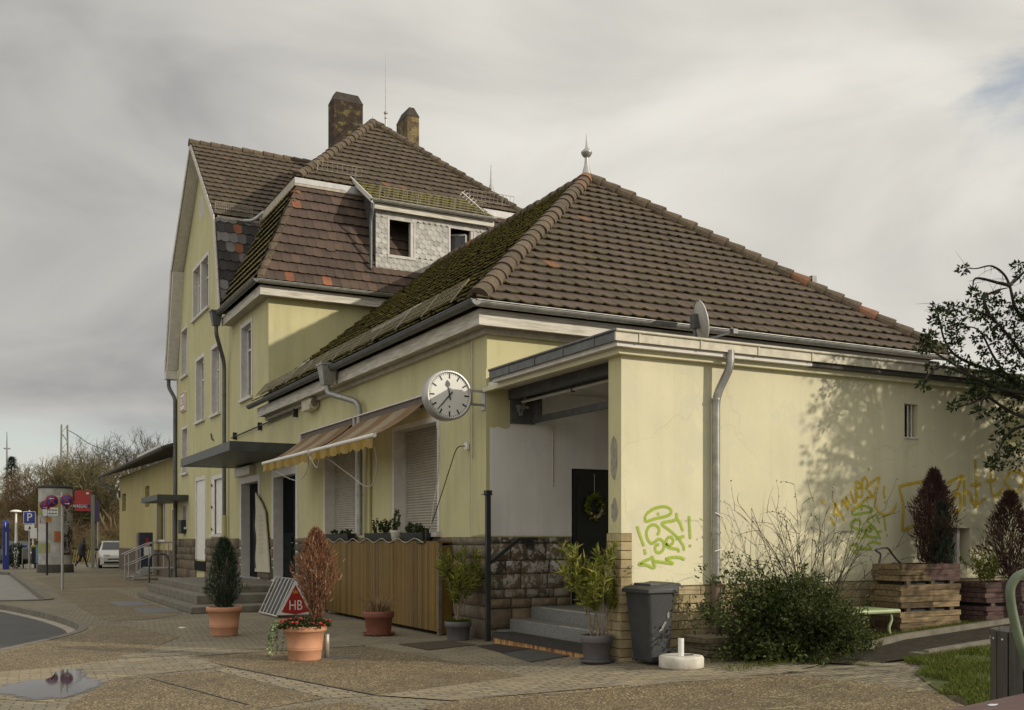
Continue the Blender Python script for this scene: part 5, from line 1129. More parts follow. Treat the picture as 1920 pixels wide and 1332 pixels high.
def oleander(t, loc, zb, H, W, nst, seed, lean=(0, 0)):
    r = random.Random(seed); b = B(); st = B(); o = V(loc)
    for i in range(nst):
        a = 6.28 * i / nst + r.uniform(-.4, .4); q = W * r.uniform(.45, 1.0); h = H * r.uniform(.6, 1.0); p0 = o + V((r.uniform(-.06, .06), r.uniform(-.06, .06), zb)); e = o + V((math.cos(a) * q + lean[0], math.sin(a) * q + lean[1], zb + h)); mid = p0 * .5 + e * .5 + V((-math.cos(a) * .03, -math.sin(a) * .03, .05))
        pts = catmull([p0, mid, e], 8); st.tube(pts, [.010 - .006 * k / (len(pts) - 1) for k in range(len(pts))], 5)
        tips = [(pts, .45)]
        for k in range(3):
            j = r.randrange(6, len(pts) - 3); d2 = (pts[-1] - pts[0]).normalized() + rv(r) * .6; br = catmull([pts[j], pts[j] + d2 * .13, pts[j] + d2 * .22 + V((0, 0, .05))], 4); st.tube(br, .0045, 4); tips.append((br, .2))
        for pl, s0 in tips:
            for k in range(int(len(pl) * s0), len(pl)):
                for w_ in range(4):
                    d = (pl[k] - pl[k-1]).normalized() * .8 + rv(r) * .75; leafq(b, pl[k], d, r.uniform(.10, .17), .026, rv(r), (r.random() * .8 + .2 * (k / len(pl)), 0, 0), -.015)
    part('stems', st, M['palestem'], t); part('leaves', b, M['oleander'], t)
t = potted('potted_oleander', 'tall oleander in a grey pot at the end of the wooden screen', (7.1, 15.35, 0), .22, .33, 'plain', M['greypot'])
oleander(t, (7.1, 15.35, 0), .28, 1.22, .42, 10, 3)
b = B(); r = random.Random(14)
for i in range(500):
    a = r.uniform(0, 6.28); q = .2 * r.random() ** .5; leafq(b, V((7.1 + math.cos(a) * q, 15.35 + math.sin(a) * q, .30)), V((math.cos(a) * .4, math.sin(a) * .4, 1)) + rv(r) * .3, r.uniform(.06, .11), .008, rv(r), (r.random() * .5, 0, 0))
part('grass_cover', b, M['grassblade'], t)
PO = (7.22, 11.35, gz(7.22, 11.35)); t = potted('potted_oleander', 'sunlit oleander in a grey pot with base before the porch pillar', PO, .21, .36, 'plain', M['greypot'], True)
oleander(t, PO, .30, 1.18, .50, 12, 9)

# flower boxes on the screen
def twigplant(b, lf, o, H, W, n, r, leafL=.05, pal=1.0, nl=9):
    for i in range(n):
        e = o + V((r.uniform(-W, W) * .5, r.uniform(-W, W), H * r.uniform(.4, 1))); pts = catmull([o + V((0, r.uniform(-W, W) * .4, 0)), (o + e) / 2 + rv(r) * .05, e], 5); b.tube(pts, .005, 4)
        for p in pts[3:]:
            for k in range(nl // 3): leafq(lf, p, rv(r), leafL * r.uniform(.7, 1.3), leafL * .7, rv(r), (r.random() * pal, 0, 0))
def flower_box(y0_, y1_, label, H, n, seed):
    t = thing('flower_box', label, 'flower box', (7.33, (y0_ + y1_) / 2, 1.63), 'flower boxes on the wooden screen'); b = B(); b.mesh([(7.26, y0_, 1.632), (7.41, y0_, 1.632), (7.41, y1_, 1.632), (7.26, y1_, 1.632), (7.23, y0_ - .02, 1.79), (7.43, y0_ - .02, 1.79), (7.43, y1_ + .02, 1.79), (7.23, y1_ + .02, 1.79)], [(0,3,2,1),(0,1,5,4),(1,2,6,5),(2,3,7,6),(3,0,4,7),(4,5,6,7)]); part('trough', b, simple('black green trough', (.015, .02, .018), .5, .2, 5), t)
    r = random.Random(seed); b = B(); lf = B()
    for i in range(n): twigplant(b, lf, V((7.33, r.uniform(y0_ + .1, y1_ - .1), 1.78)), H * r.uniform(.4, 1), .16, 4, r)
    part('stems', b, M['bark'], t); part('leaves', lf, M['darkleaf'], t)
flower_box(21.3, 23.5, 'dark flower trough nearly empty on the far end of the screen', .14, 3, 4); flower_box(18.75, 20.2, 'dark flower trough with a taller leafy rose on the screen', .34, 6, 5); flower_box(17.2, 18.2, 'dark flower trough with low withered plants below the near shutter', .22, 7, 6)
t = thing('flower_pot', 'small white pot with a leafy shoot on the wooden screen', 'flower pot', (7.28, 18.55, 1.63)); b = B(); b.lathe([(0, 0), (.08, 0), (.11, .17), (.12, .18), (.12, .2), (.1, .2), (.1, .17), (0, .17)], 20, (7.28, 18.55, 1.632)); part('pot', b, M['white'], t)
b = B(); lf = B(); r = random.Random(9); twigplant(b, lf, V((7.28, 18.55, 1.8)), .42, .12, 7, r); part('stems', b, M['bark'], t); part('leaves', lf, M['darkleaf'], t)

# ------------------------------------------------------------------ bicycle rack with beer sign
def text_mesh(txt, size, depth=.002):
    cu = bpy.data.curves.new('lettering', 'FONT'); cu.body = txt; cu.size = size; cu.align_x = 'CENTER'; cu.align_y = 'CENTER'; cu.resolution_u = 3
    o = bpy.data.objects.new('lettering', cu); scene.collection.objects.link(o); dg = bpy.context.evaluated_depsgraph_get(); dg.update(); me = o.evaluated_get(dg).to_mesh(); b = B()
    b.mesh([v.co.copy() for v in me.vertices], [tuple(p.vertices) for p in me.polygons]); o.evaluated_get(dg).to_mesh_clear(); bpy.data.objects.remove(o); bpy.data.curves.remove(cu); return b
def place_text(txt, size, origin, right, up, sx=1.0):
    t = text_mesh(txt, size); rt = V(right).normalized(); u = V(up).normalized(); n = rt.cross(u); Mx_ = Matrix(((rt.x * sx, u.x, n.x, origin[0]), (rt.y * sx, u.y, n.y, origin[1]), (rt.z * sx, u.z, n.z, origin[2]), (0, 0, 0, 1))); b = B(); b.add(t, Mx_); return b
M['signred'] = simple('red sign enamel', (.33, .018, .014), .45, .12, 4, 0, 0); M['signblue'] = simple('blue sign enamel', (.02, .035, .22), .45, .1, 4, 0, 0); M['signwhite'] = simple('white sign enamel', (.70, .70, .68), .45, .06, 4, 0, 0)
rk = thing('bicycle_rack', 'tent shaped tubular bicycle rack with red HB sign at its end', 'bicycle rack', (6.2, 22.3, 0))
xa, xb_, xt, zt2 = 5.80, 6.60, 6.20, .82
b = B()
for i in range(6):
    y = 21.63 + i * .28; b.tube(smooth_path([(xa, y, .05), (xt - .04, y, zt2), (xt + .04, y, zt2), (xb_, y, .05)], .09, 5), .016, 8)
for x in (xa, xb_): b.tube([(x, 21.58, .05), (x, 23.08, .05)], .018, 8)
part('frame_tubes', b, simple('grey white tube', (.46, .45, .42), .5, .15, 6, .2), rk)
b = B(); b.extrude([(xa + .06, 21.70, .06), (xt - .02, 21.70, zt2 - .03), (xt - .02, 23.0, zt2 - .03), (xa + .06, 23.0, .06)], (.01, 0, -.005)); part('panel', b, M['blackmetal'], rk)
b = B(); y = 21.60; b.extrude([(xa + .02, y, .07), (xb_ - .02, y, .07), (xt, y, zt2 - .0)], (0, .012, 0)); part('sign_panel', b, M['signwhite'], rk)
b = B(); y = 21.594; b.extrude([(xa + .10, y, .13), (xt, y, .075), (xb_ - .10, y, .13), (xt, y, zt2 - .12)], (0, .004, 0)); part('red_triangle', b, M['signred'], rk, 'red triangle sign with white letters')
part('lettering', place_text('HB', .30, (xt, 21.590, .26), (1, 0, 0), (0, 0, 1), .78), M['signwhite'], rk)
b = B(); cz_ = .52
b.extrude([(xt - .05, 21.590, cz_), (xt + .05, 21.590, cz_), (xt + .06, 21.590, cz_ + .07), (xt + .03, 21.590, cz_ + .04), (xt, 21.590, cz_ + .085), (xt - .03, 21.590, cz_ + .04), (xt - .06, 21.590, cz_ + .07)], (0, .003, 0)); part('crown_emblem', b, simple('gold enamel', (.45, .22, .03), .4, .1, 5), rk)

# menu board leaning between the doors
b = B(); X_ = 7.40; out_ = [(29.95, .74), (28.35, .76), (28.45, 1.25), (28.85, 2.45), (29.25, 2.72), (29.9, 3.02), (29.86, 2.45), (29.95, 2.0), (29.80, 1.6), (29.9, 1.2)]
b.extrude([(X_, a, c) for a, c in out_], (.035, 0, 0)); mb = single('menu_board', b, simple('cream board', (.50, .46, .35), .6, .1, 4), 'tall cream menu board with wavy edge hanging between the doors', 'board', (7.42, 29.2, .7))
b = B(); r = random.Random(5)
for i in range(9):
    for j in range(5): z0_ = 1.25 + i * .13; b.face([(X_ - .003, 29.45 - j * .1, z0_), (X_ - .003, 29.41 - j * .1, z0_), (X_ - .003, 29.41 - j * .1, z0_ + r.uniform(.04, .1)), (X_ - .003, 29.45 - j * .1, z0_ + .07)])
part('faded_print', b, simple('faded print', (.36, .34, .27), .7, .1, 5), mb)
b = B(); b.tube(catmull([(X_ - .01, 29.9, 2.5), (X_ - .01, 29.97, 2.1), (X_ - .01, 29.82, 1.7), (X_ - .01, 29.92, 1.2), (X_ - .01, 29.85, .85)], 6), .03, 5); part('dark_edge', b, M['blackmetal'], mb)

# ------------------------------------------------------------------ bin, umbrella foot, slabs, post
gb = gz(7.64, 10.7); wb = thing('wheelie_bin', 'dark grey two wheeled refuse bin against the annex corner', 'wheelie bin', (7.64, 10.76, gb))
M['bingrey'] = simple('dark grey bin plastic', (.035, .037, .04), .5, .2, 6, 0, .1, 30)
bx0, bx1, by0, by1 = 7.45, 7.83, 10.52, 11.0
b = B(); T_ = [(bx0 - .02, by0 - .03), (bx1, by0 - .03), (bx1, by1 + .02), (bx0 - .02, by1 + .02)]; Bm = [(bx0 + .07, by0 + .05), (bx1 - .03, by0 + .05), (bx1 - .03, by1 - .04), (bx0 + .07, by1 - .04)]
b.mesh([(x, y, gb + .03) for x, y in Bm] + [(x, y, gb + .93) for x, y in T_], [(0,3,2,1),(4,5,6,7),(0,1,5,4),(1,2,6,5),(2,3,7,6),(3,0,4,7)]); part('body', b, M['bingrey'], wb, None, .03)
b = B(); b.box((bx0 - .05, by0 - .06, gb + .90), (bx1 + .02, by1 + .05, gb + .955)); part('rim', b, M['bingrey'], wb, None, .012)
b = B(); b.mesh([(bx0 - .06, by0 - .07, gb + .945), (bx1 + .03, by0 - .07, gb + .955), (bx1 + .03, by1 + .06, gb + .955), (bx0 - .06, by1 + .06, gb + .945), (bx0 + .02, by0, gb + .985), (bx1, by0 - .02, gb + 1.035), (bx1, by1 + .01, gb + 1.035), (bx0 + .02, by1, gb + .985)], [(0,3,2,1),(4,5,6,7),(0,1,5,4),(1,2,6,5),(2,3,7,6),(3,0,4,7)]); b.box((bx0 + .06, by0 + .06, gb + .98), (bx0 + .24, by1 - .06, gb + 1.02)); part('lid', b, M['bingrey'], wb, None, .012)
b = B(); b.tube([(bx1 + .09, by0, gb + 1.0), (bx1 + .09, by1 - .02, gb + 1.0)], .02, 8)
for y in (by0 + .02, by1 - .05): b.bar((bx1 - .02, y, gb + 1.0), (bx1 + .09, y, gb + 1.0), .035, .045); b.bar((bx1 - .01, y, gb + .9), (bx1 + .05, y, gb + .98), .03, .05)
part('handle', b, M['bingrey'], wb)
Mw = Matrix.Rotation(R(90), 4, 'X')
for y in (by0 + .0, by1 - .02): b = B(); b.lathe([(.01, -.025), (.07, -.022), (.075, -.012), (.1, -.02), (.105, 0), (.1, .02), (.01, .025)], 24, (bx1 + .03, y, gb + .108), None, True, Mw); part('wheel', b, M['black'], wb)
b = B(); b.face([(7.60, by0 + .004, gb + .42), (7.66, by0 + .003, gb + .44), (7.72, by0 - .004, gb + .54), (7.69, by0 - .005, gb + .55)]); b.face([(7.73, by0 - .006, gb + .58), (7.76, by0 - .006, gb + .6), (7.75, by0 - .012, gb + .68), (7.72, by0 - .010, gb + .64)]); part('sticker_remains', b, simple('sticker rest', (.22, .22, .20), .6, .2, 20), wb)
gu = gz(7.75, 10.0); ub = thing('umbrella_base', 'round white concrete umbrella foot with short upright tube', 'umbrella base', (7.72, 10.22, gu)); b = B(); b.lathe([(0, 0), (.262, 0), (.272, .02), (.272, .125), (.258, .148), (.235, .152), (.1, .148), (0, .145)], 44, (7.72, 10.22, gu)); part('disc', b, simple('chalky white concrete', (.52, .49, .43), .9, .3, 5, 0, .2, 40), ub)
b = B(); b.tube([(7.7, 10.2, gu + .14), (7.7, 10.2, gu + .36)], .036, 16); b.tube([(7.7, 10.162, gu + .31), (7.7, 10.160, gu + .31001)], .006, 8); part('tube', b, M['white'], ub); b = B(); b.tube([(7.73, 10.2, gu + .155), (7.86, 10.17, gu + .155)], .008, 6); part('bolt', b, M['blackmetal'], ub)
r = random.Random(3); z = gz(8.7, 10.9) + .0
for i in range(6):
    h = r.uniform(.036, .046); b = B(); dx, dy = r.uniform(-.03, .03), r.uniform(-.03, .03); b.box((8.42 + dx, 10.62 + dy, z), (8.98 + dx, 11.12 + dy, z + h), None, None, .008); 
    lab = ['lowest slab of the flagstone stack beside the wheelie bin', 'second lowest slab of the flagstone stack beside the bin', 'third slab up in the flagstone stack beside the bin', 'fourth slab up in the flagstone stack beside the bin', 'slab just under the top of the flagstone stack', 'pebbly top slab of the flagstone stack beside the downpipe'][i]
    single('flagstone', b, simple('flagstone', (.21, .18, .125), .9, .35, 12, 0, .5, 30), lab, 'slab', (8.7 + dx, 10.87 + dy, z), 'stacked flagstones by the downpipe', .006); z += h + .001
hp = thing('handrail', 'black square post with short handrail rising into the porch', 'handrail', (7.36, 14.78, 0)); b = B(); b.box((7.325, 14.745, 0), (7.395, 14.815, 2.36)); part('post', b, M['blackmetal'], hp); b = B(); b.box((7.31, 14.73, 2.36), (7.41, 14.83, 2.44)); b.box((7.24, 14.77, 2.37), (7.31, 14.785, 2.38)); part('post_cap', b, M['blackmetal'], hp); b = B(); b.bar((7.39, 14.78, 1.28), (7.95, 14.86, 1.66), .045, .05); b.bar((7.95, 14.86, 1.66), (8.3, 14.86, 1.67), .045, .05); b.box((8.16, 14.86, 1.56), (8.24, 15.0, 1.65)); part('rail', b, M['blackmetal'], hp)
b = B(); b.lathe([(0, 0), (.036, 0), (.036, .33), (.03, .335), (.03, .3), (0, .3)], 18, (4.47, 14.02, .005)); single('steel_sleeve', b, metal_mat('dull steel sleeve', (.40, .38, .33), .5, .25, .4), 'short steel tube standing right of the big terracotta pot', 'bollard', (4.47, 14.02, 0))
flat('base_plate', [(4.3, 14.25), (4.9, 14.3), (4.95, 13.9), (4.35, 13.85)], .006, simple('grey plate', (.14, .13, .11), .8, .2, 10), 'thin grey ground plate under the steel tube', 'plate')
# satellite dish
sd = thing('satellite_dish', 'grey oval satellite dish standing on the flat annex roof', 'satellite dish', (11.0, 14.0, 4.5)); b = B(); axis = V((.93, -.30, .22)).normalized(); side = V((0, 0, 1)).cross(axis).normalized(); upd = axis.cross(side); cd = V((11.0, 14.0, 5.36)); rg = []
for j in range(7):
    k = j / 6; rg.append([cd + axis * (.07 * k * k - .07) + (side * math.cos(a) * .31 + upd * math.sin(a) * .34) * max(k, .01) for a in [2 * math.pi * i / 32 for i in range(32)]])
for j in range(6):
    for i in range(32): b.face([rg[j][i], rg[j][(i+1) % 32], rg[j+1][(i+1) % 32], rg[j+1][i]], None, True)
for i in range(32): a_, c_ = rg[6][i], rg[6][(i+1) % 32]; b.face([a_, c_, c_ - axis * .02 + (c_ - cd) * .02, a_ - axis * .02 + (a_ - cd) * .02], None, True)
part('reflector', b, simple('grey dish', (.48, .465, .43), .5, .1, 5), sd)
b = B(); b.tube([cd - axis * .12 + V((0, 0, .12)), cd - axis * .14 - V((0, 0, .9))], .03, 8); b.box(tuple(cd - axis * .12 - V((.06, .06, .12))), tuple(cd - axis * .12 + V((.06, .06, .12)))); part('mast', b, M['zincdark'], sd)
b = B(); tip = cd + axis * .52 - upd * .30; b.bar(cd - upd * .33, tip, .025, .03); part('arm', b, M['zincdark'], sd); b = B(); b.tube([tip + upd * .02, tip + upd * .07 - axis * .05], .035, 10); b.box(tuple(tip - V((.04, .04, .03))), tuple(tip + V((.06, .04, .05)))); part('receiver', b, M['zincdark'], sd)
# small aerial on the dormer roof
ta = thing('television_aerial', 'small white aerial leaning on the dormer gutter', 'aerial', (13.6, 28.6, 11.6)); b = B(); b.tube([(13.35, 28.6, 12.22), (14.05, 28.5, 11.70)], .02, 6)
for k in range(5): p = V((13.38 + k * .09, 28.6 - k * .01, 12.2 - k * .065)); b.tube([p + V((-.09, 0, -.09)), p + V((.09, 0, .09))], .01, 4)
part('aerial_rods', b, M['trim'], ta)
# round station sign on the gable wall
sg = thing('station_sign', 'white sign with red rim and red DB letters on the gable wall', 'sign', (7.44, 41.4, 6.98)); b = B(); b.box((7.44, 40.95, 6.6), (FX - .002, 41.88, 7.36)); part('panel', b, M['signwhite'], sg, None, .02); b = B(); b.box((7.434, 40.98, 6.63), (7.441, 41.85, 7.33)); part('red_rim', b, M['signred'], sg); b = B(); b.box((7.43, 41.03, 6.68), (7.435, 41.80, 7.28)); part('white_field', b, M['signwhite'], sg); part('lettering', place_text('DB', .52, (7.427, 41.41, 6.98), (0, -1, 0), (0, 0, 1), .95), M['signred'], sg)
# ------------------------------------------------------------------ sprayed writing on the annex wall
def spray_mat(name, col):
    m = N(name); a = m.attr(0); k = m.math('MULTIPLY', m.ramp(a, [(.0, 0), (.85, .95)]), m.ramp(m.noise(30, 4, .7), [(.25, .55), (.6, 1)])); m.set(m.ramp(m.noise(5, 3, .6), [(.3, tuple(c * .85 for c in col)), (.7, col)]), .8)
    tr = m.n('ShaderNodeBsdfTransparent'); mx = m.n('ShaderNodeMixShader'); m.l(k, mx.inputs[0]); m.l(tr.outputs[0], mx.inputs[1]); m.l(m.p.outputs[0], mx.inputs[2]); m.l(mx.outputs[0], m.out.inputs[0]); return m.m
M['spraygreen'] = spray_mat('green spray paint', (.37, .50, .04)); M['sprayyellow'] = spray_mat('yellow spray paint', (.66, .47, .03))
def graffiti(strokes, ox, oy, sc, w, mat, label):
    b = B(); k = 0
    for st in strokes:
        k += 1; yy = YA - .003 - .0006 * k
        P = [onY(ox + x / sc, oy + y / sc, YA) for x, y in st]; P = [V((p.x, 0, p.z)) for p in P]
        if len(P) == 1: P = [P[0] + V((0, 0, .012)), P[0] - V((0, 0, .012))]
        if len(P) > 2: P = catmull(P, 5)
        n = len(P); rows = []
        P = [P[0] - (P[1] - P[0]).normalized() * w * .4] + P + [P[-1] + (P[-1] - P[-2]).normalized() * w * .4]; n = len(P)
        for i in range(n):
            d = (P[min(n-1, i+1)] - P[max(0, i-1)]); d.normalize(); s = V((-d.z, 0, d.x)) * w * (1 if 0 < i < n - 1 else .7); e = 0 if i in (0, n - 1) else 1
            rows.append(([V((p.x, yy, p.z)) for p in (P[i] - s, P[i] - s * .45, P[i] + s * .45, P[i] + s)], (0, e, e, 0)))
        for i in range(n - 1):
            for j in range(3):
                A, C = rows[i], rows[i+1]; b.face([A[0][j], A[0][j+1], C[0][j+1], C[0][j]], [(A[1][j], 0, 0), (A[1][j+1], 0, 0), (C[1][j+1], 0, 0), (C[1][j], 0, 0)])
    part('graffiti', b, M[mat], bld, label)
graffiti([[(250,380),(300,290),(420,210),(580,180),(680,220),(690,290),(610,340),(430,380),(290,425),(252,395)], [(480,285),(478,320)],
 [(465,650),(495,590),(480,520),(410,480),(330,510),(285,600),(300,710),(360,790),(420,770),(490,720),(560,760),(575,860),(530,930),(470,945),(430,900),(440,830),(490,810)],
 [(610,800),(680,820),(730,760),(700,690),(640,700),(605,780),(640,850),(740,880),(810,890),(820,935)], [(785,290),(785,360),(740,410),(540,460),(680,580),(800,690),(860,770),(905,850),(905,905)], [(790,370),(850,470),(890,580)], [(780,715),(910,670)],
 [(130,510),(170,640),(240,830)], [(250,890),(270,970)], [(995,340),(1000,500),(1015,710)], [(1010,830)], [(355,1040),(260,1080),(160,1140),(280,1150),(415,1195),(400,1090),(380,1000)],
 [(415,1085),(600,1110),(725,1125)], [(725,1125),(660,1080),(610,1045)], [(610,1045),(720,1020),(850,1025),(915,1055)]], 1180, 930, 8.877, .026, 'spraygreen', 'green sprayed writing with an arrow beside the porch')
graffiti([[(445,670),(500,620),(600,590),(690,630),(690,660),(600,680),(470,700),(445,680)], [(570,620),(568,645)], [(560,830),(540,770),(480,770),(430,830),(480,870),(560,890),(620,940),(570,1000),(510,970),(540,910)],
 [(620,890),(680,910),(700,870),(650,850),(615,900),(650,970),(770,985)], [(760,700),(640,770),(740,880),(800,1000)], [(750,690),(785,800)], [(760,920),(815,905)], [(845,690),(865,900)], [(880,960)], [(510,1060),(420,1100),(515,1190),(500,1060)], [(510,1110),(690,1130)], [(690,1130),(650,1070),(700,1035),(800,1060)]], 1530, 860, 6.659, .024, 'spraygreen', 'smaller green sprayed writing behind the rose stems')
graffiti([[(215,530),(240,600),(220,680),(290,700),(240,560)], [(300,660),(350,780)], [(180,740),(230,840)], [(320,600),(330,520),(400,640)], [(400,640),(370,480),(430,580)], [(430,400),(460,520),(500,540),(500,420)], [(490,400),(490,330),(500,290),(550,310),(550,360),(500,370)], [(490,400),(520,470),(570,460),(575,280),(610,240),(640,300),(620,380)],
 [(620,380),(700,290),(790,240),(740,400),(720,480)], [(650,400),(700,470)], [(440,650),(560,560),(640,490),(710,470)], [(655,130)], [(850,350),(840,430),(855,490)], [(855,545)], [(740,490),(740,600),(800,680),(880,700),(960,650),(1000,560)], [(70,510),(75,560)]], 1530, 860, 6.659, .025, 'sprayyellow', 'yellow sprayed scrawl above the smaller green writing')
graffiti([[(390,350),(250,375),(160,400),(150,440),(185,600),(175,860)], [(175,860),(290,815)], [(640,370),(740,320),(800,290)], [(800,290),(740,450),(690,560)], [(690,570),(770,470),(770,640),(680,670)], [(815,290),(820,450),(820,600)], [(820,450),(880,480),(920,590)], [(930,120),(940,350),(945,610)], [(945,610),(1040,520)], [(945,610),(880,540)], [(880,390),(990,375)], [(1105,130),(1095,340),(1110,490),(1160,490),(1230,420)], [(1050,350),(1150,330)],
 [(1365,495),(1250,370),(1270,290),(1340,240),(1420,270),(1445,330),(1390,430),(1360,500)], [(1290,510),(1290,650)], [(1310,640),(1390,610)]], 1660, 840, 5.55, .032, 'sprayyellow', 'large yellow sprayed letters across the right of the annex wall')

# wreath on the porch door
wr = thing('door_wreath', 'dark leafy wreath with pale ornaments hanging on the black porch door', 'wreath', (9.5, YC - .06, 2.25)); b = B(); rw = random.Random(12); orn = B()
for i in range(420):
    a = rw.uniform(0, 6.28); k = .15 + rw.gauss(0, .025); leafq(b, V((9.5 + math.cos(a) * k, YC - .075 + rw.uniform(-.03, .02), 2.22 + math.sin(a) * k * 1.25)), rv(rw), .06, .03, rv(rw), (rw.random() * .7, 0, 0))
for i in range(9): a = rw.uniform(3.4, 6.0); orn.sphere((9.5 + math.cos(a) * .12, YC - .11, 2.2 + math.sin(a) * .16), .026, 8, 6)
part('wreath_leaves', b, M['oleander'], wr); part('ornaments', orn, simple('pale ornament', (.42, .30, .20), .4, .2, 9), wr); part('cord', B().tube([(9.5, YC - .05, 2.78), (9.5, YC - .06, 2.40)], .006, 5), M['soffit'], wr)

# ------------------------------------------------------------------ planting by the annex wall
def leaf_blob(b, r, c, rad, n, L, w, up=0, col=(0, 1)):
    for i in range(n):
        q = rv(r); p = V((c[0] + q.x * rad[0] * r.random() ** .35, c[1] + q.y * rad[1] * r.random() ** .35, c[2] + q.z * rad[2] * r.random() ** .35)); leafq(b, p, q + rv(r) * .8 + V((0, 0, up)), L * r.uniform(.6, 1.4), w * r.uniform(.7, 1.3), rv(r), (col[0] + (col[1] - col[0]) * r.random(), 0, 0))
def twig(b, p, d, L, r, rad, n=5, droop=-.25, wob=.18):
    pts = [V(p)]; d = V(d).normalized()
    for i in range(n): d = (d + V((0, 0, droop / n)) + rv(r) * wob).normalized(); pts.append(pts[-1] + d * L / n)
    b.tube(pts, [rad * (1 - .75 * k / n) for k in range(n + 1)], 4, False); return pts
r = random.Random(77); bc = V((9.42, 10.05, gz(9.4, 10.05)))
bush = thing('evergreen_bush', 'big dense dark evergreen bush against the annex wall', 'bush', bc); b = B(); tw = B()
for i in range(300):
    a = r.uniform(0, 6.28); e = r.uniform(.02, 1.0); q = V((math.cos(a), math.sin(a) * .85, 0)); base = bc + q * r.uniform(0, .35); rad = 1 + .16 * math.sin(a * 3) + .1 * math.sin(a * 7)
    d = q * (1.25 - e) + V((0, 0, .12 + e * 1.05)); L = r.uniform(.65, 1.05) * (.82 if e < .5 else (.98 - .25 * math.cos(a))) * rad * (1.2 if r.random() < .12 else 1.0)
    pts = twig(tw, base, d, L, r, .011, 7, -.55, .14)
    for k in range(2, len(pts)):
        for j in range(5 + 7 * (k > 2)):
            dr = (pts[k] - pts[k-1]).normalized() + rv(r) * .9; o = pts[k] + rv(r) * .085; leafq(b, o, dr, r.uniform(.04, .075), r.uniform(.024, .036), rv(r), (min(1, max(0, r.gauss(.42, .22) + .2 * (k == len(pts) - 1))), 0, 0))
        if k > 3:
            pp = twig(tw, pts[k], rv(r) + (pts[k] - pts[k-1]).normalized(), .16, r, .004, 3)
            for p in pp[1:]:
                for j in range(6): leafq(b, p + rv(r) * .02, rv(r), r.uniform(.025, .045), .02, rv(r), (min(1, max(0, r.gauss(.5, .25))), 0, 0))
for q_ in ((0, 0, .50, .72, .58, .52, 2400), (-.38, -.1, .48, .48, .48, .5, 1300), (.40, -.1, .36, .5, .48, .40, 1300)): leaf_blob(b, r, (bc.x + q_[0], bc.y + q_[1], bc.z + q_[2]), q_[3:6], q_[6], .06, .034, .2, (0, .6))
part('stems', tw, simple('dark bush stem', (.04, .03, .02), .9, .3, 12), bush); part('foliage', b, M['bushleaf'], bush)
rb = V((10.35, 10.75, gz(10.35, 10.7))); rose = thing('climbing_rose', 'tangle of bare arching rose stems rising behind the bush', 'shrub', rb); tw = B(); lf = B()
for i in range(46):
    a = r.uniform(-.2, 3.35); e = V((math.cos(a), -.25 * r.random() + .1, 0)); L = r.uniform(1.1, 2.3); d = e * r.uniform(.1, .75) + V((0, 0, 1)); pts = twig(tw, rb + e * r.uniform(0, .3), d, L, r, r.uniform(.006, .012), 9, r.uniform(-.9, -.05), .10)
    for k in range(3, len(pts)):
        if r.random() < .75:
            pp = twig(tw, pts[k], (pts[k] - pts[k-1]).normalized() + rv(r) * .8, r.uniform(.15, .5), r, .0045, 4, -.3)
            if r.random() < .45:
                for p in pp[2:]: leafq(lf, p, rv(r), .03, .02, rv(r), (r.random(), 0, 0))
for x, y_, L in ((-.9, .05, 1.2), (-.7, .1, 1.5), (-1.1, 0, 1.0)): twig(tw, rb + V((x * .3, -.1, .5)), (x, -.2, 1.0), L + .5, r, .007, 10, -1.5, .06)
part('stems', tw, simple('red brown stem', (.032, .021, .015), .85, .3, 12), rose); part('leaves', lf, M['darkleaf'], rose)

M['timber'] = tinted('weathered beams', [(0, (.12, .085, .05)), (.45, (.25, .185, .105)), (.55, (.075, .046, .04)), (1, (.115, .072, .062))], .85, .55, 7, .5, 25, 0, (.5, 4, 4))
def planter(label, x0_, x1_, y0_, y1_, z0_, tiers, purple, seed, dark_top=0):
    t = thing('timber_planter', label, 'planter', ((x0_ + x1_) / 2, (y0_ + y1_) / 2, z0_), 'timber planters at the annex wall'); r = random.Random(seed); z = z0_; n = 0
    for ti, h in enumerate(tiers):
        b = B(); k = max(2, round(h / .078)); ph = h / k; ov = r.uniform(-.02, .02)
        for i in range(k):
            e = .03 if i % 2 else 0; s = purple(ti, i)
            def c(x): return (.6 + .4 * r.random() if s == 1 or (s == 2 and x > .45) else .45 * r.random(), 0, 0)
            xm_ = x0_ + (x1_ - x0_) * r.uniform(.45, .6)
            for yy in (y0_, y1_ - .06): b.box((x0_ - e + ov, yy, z + i * ph + .003), (xm_ - .002, yy + .06, z + (i + 1) * ph - .003), c(0), None, .003); b.box((xm_ + .002, yy, z + i * ph + .003), (x1_ + e + ov, yy + .06, z + (i + 1) * ph - .003), c(1), None, .003)
            for xx in (x0_ + ov, x1_ - .06 + ov): b.box((xx + .002, y0_ + .0605 - (.03 if not i % 2 else 0) * 0, z + i * ph + .004), (xx + .058, y1_ - .0605, z + (i + 1) * ph - .004), c(0))
        part('timber_frame', b, M['timber'], t); z += h
        if ti < len(tiers) - 1:
            b = B()
            for xx in (x0_ + .1, (x0_ + x1_) / 2, x1_ - .2):
                b.box((xx, y0_ + .01, z - .004), (xx + .08, y0_ + .055, z + .05)); b.box((xx, y1_ - .055, z - .004), (xx + .08, y1_ - .01, z + .05))
            part('spacer', b, M['bark'], t); b = B(); b.box((x0_ + .07, y0_ + .07, z - .01), (x1_ - .07, y1_ - .07, z + .055)); part('liner', b, M['black'], t); z += .048
    b = B(); b.box((x0_ + .07, y0_ + .065, z - .1), (x1_ - .07, y1_ - .065, z - .03)); part('soil', b, M['earth'], t); return z
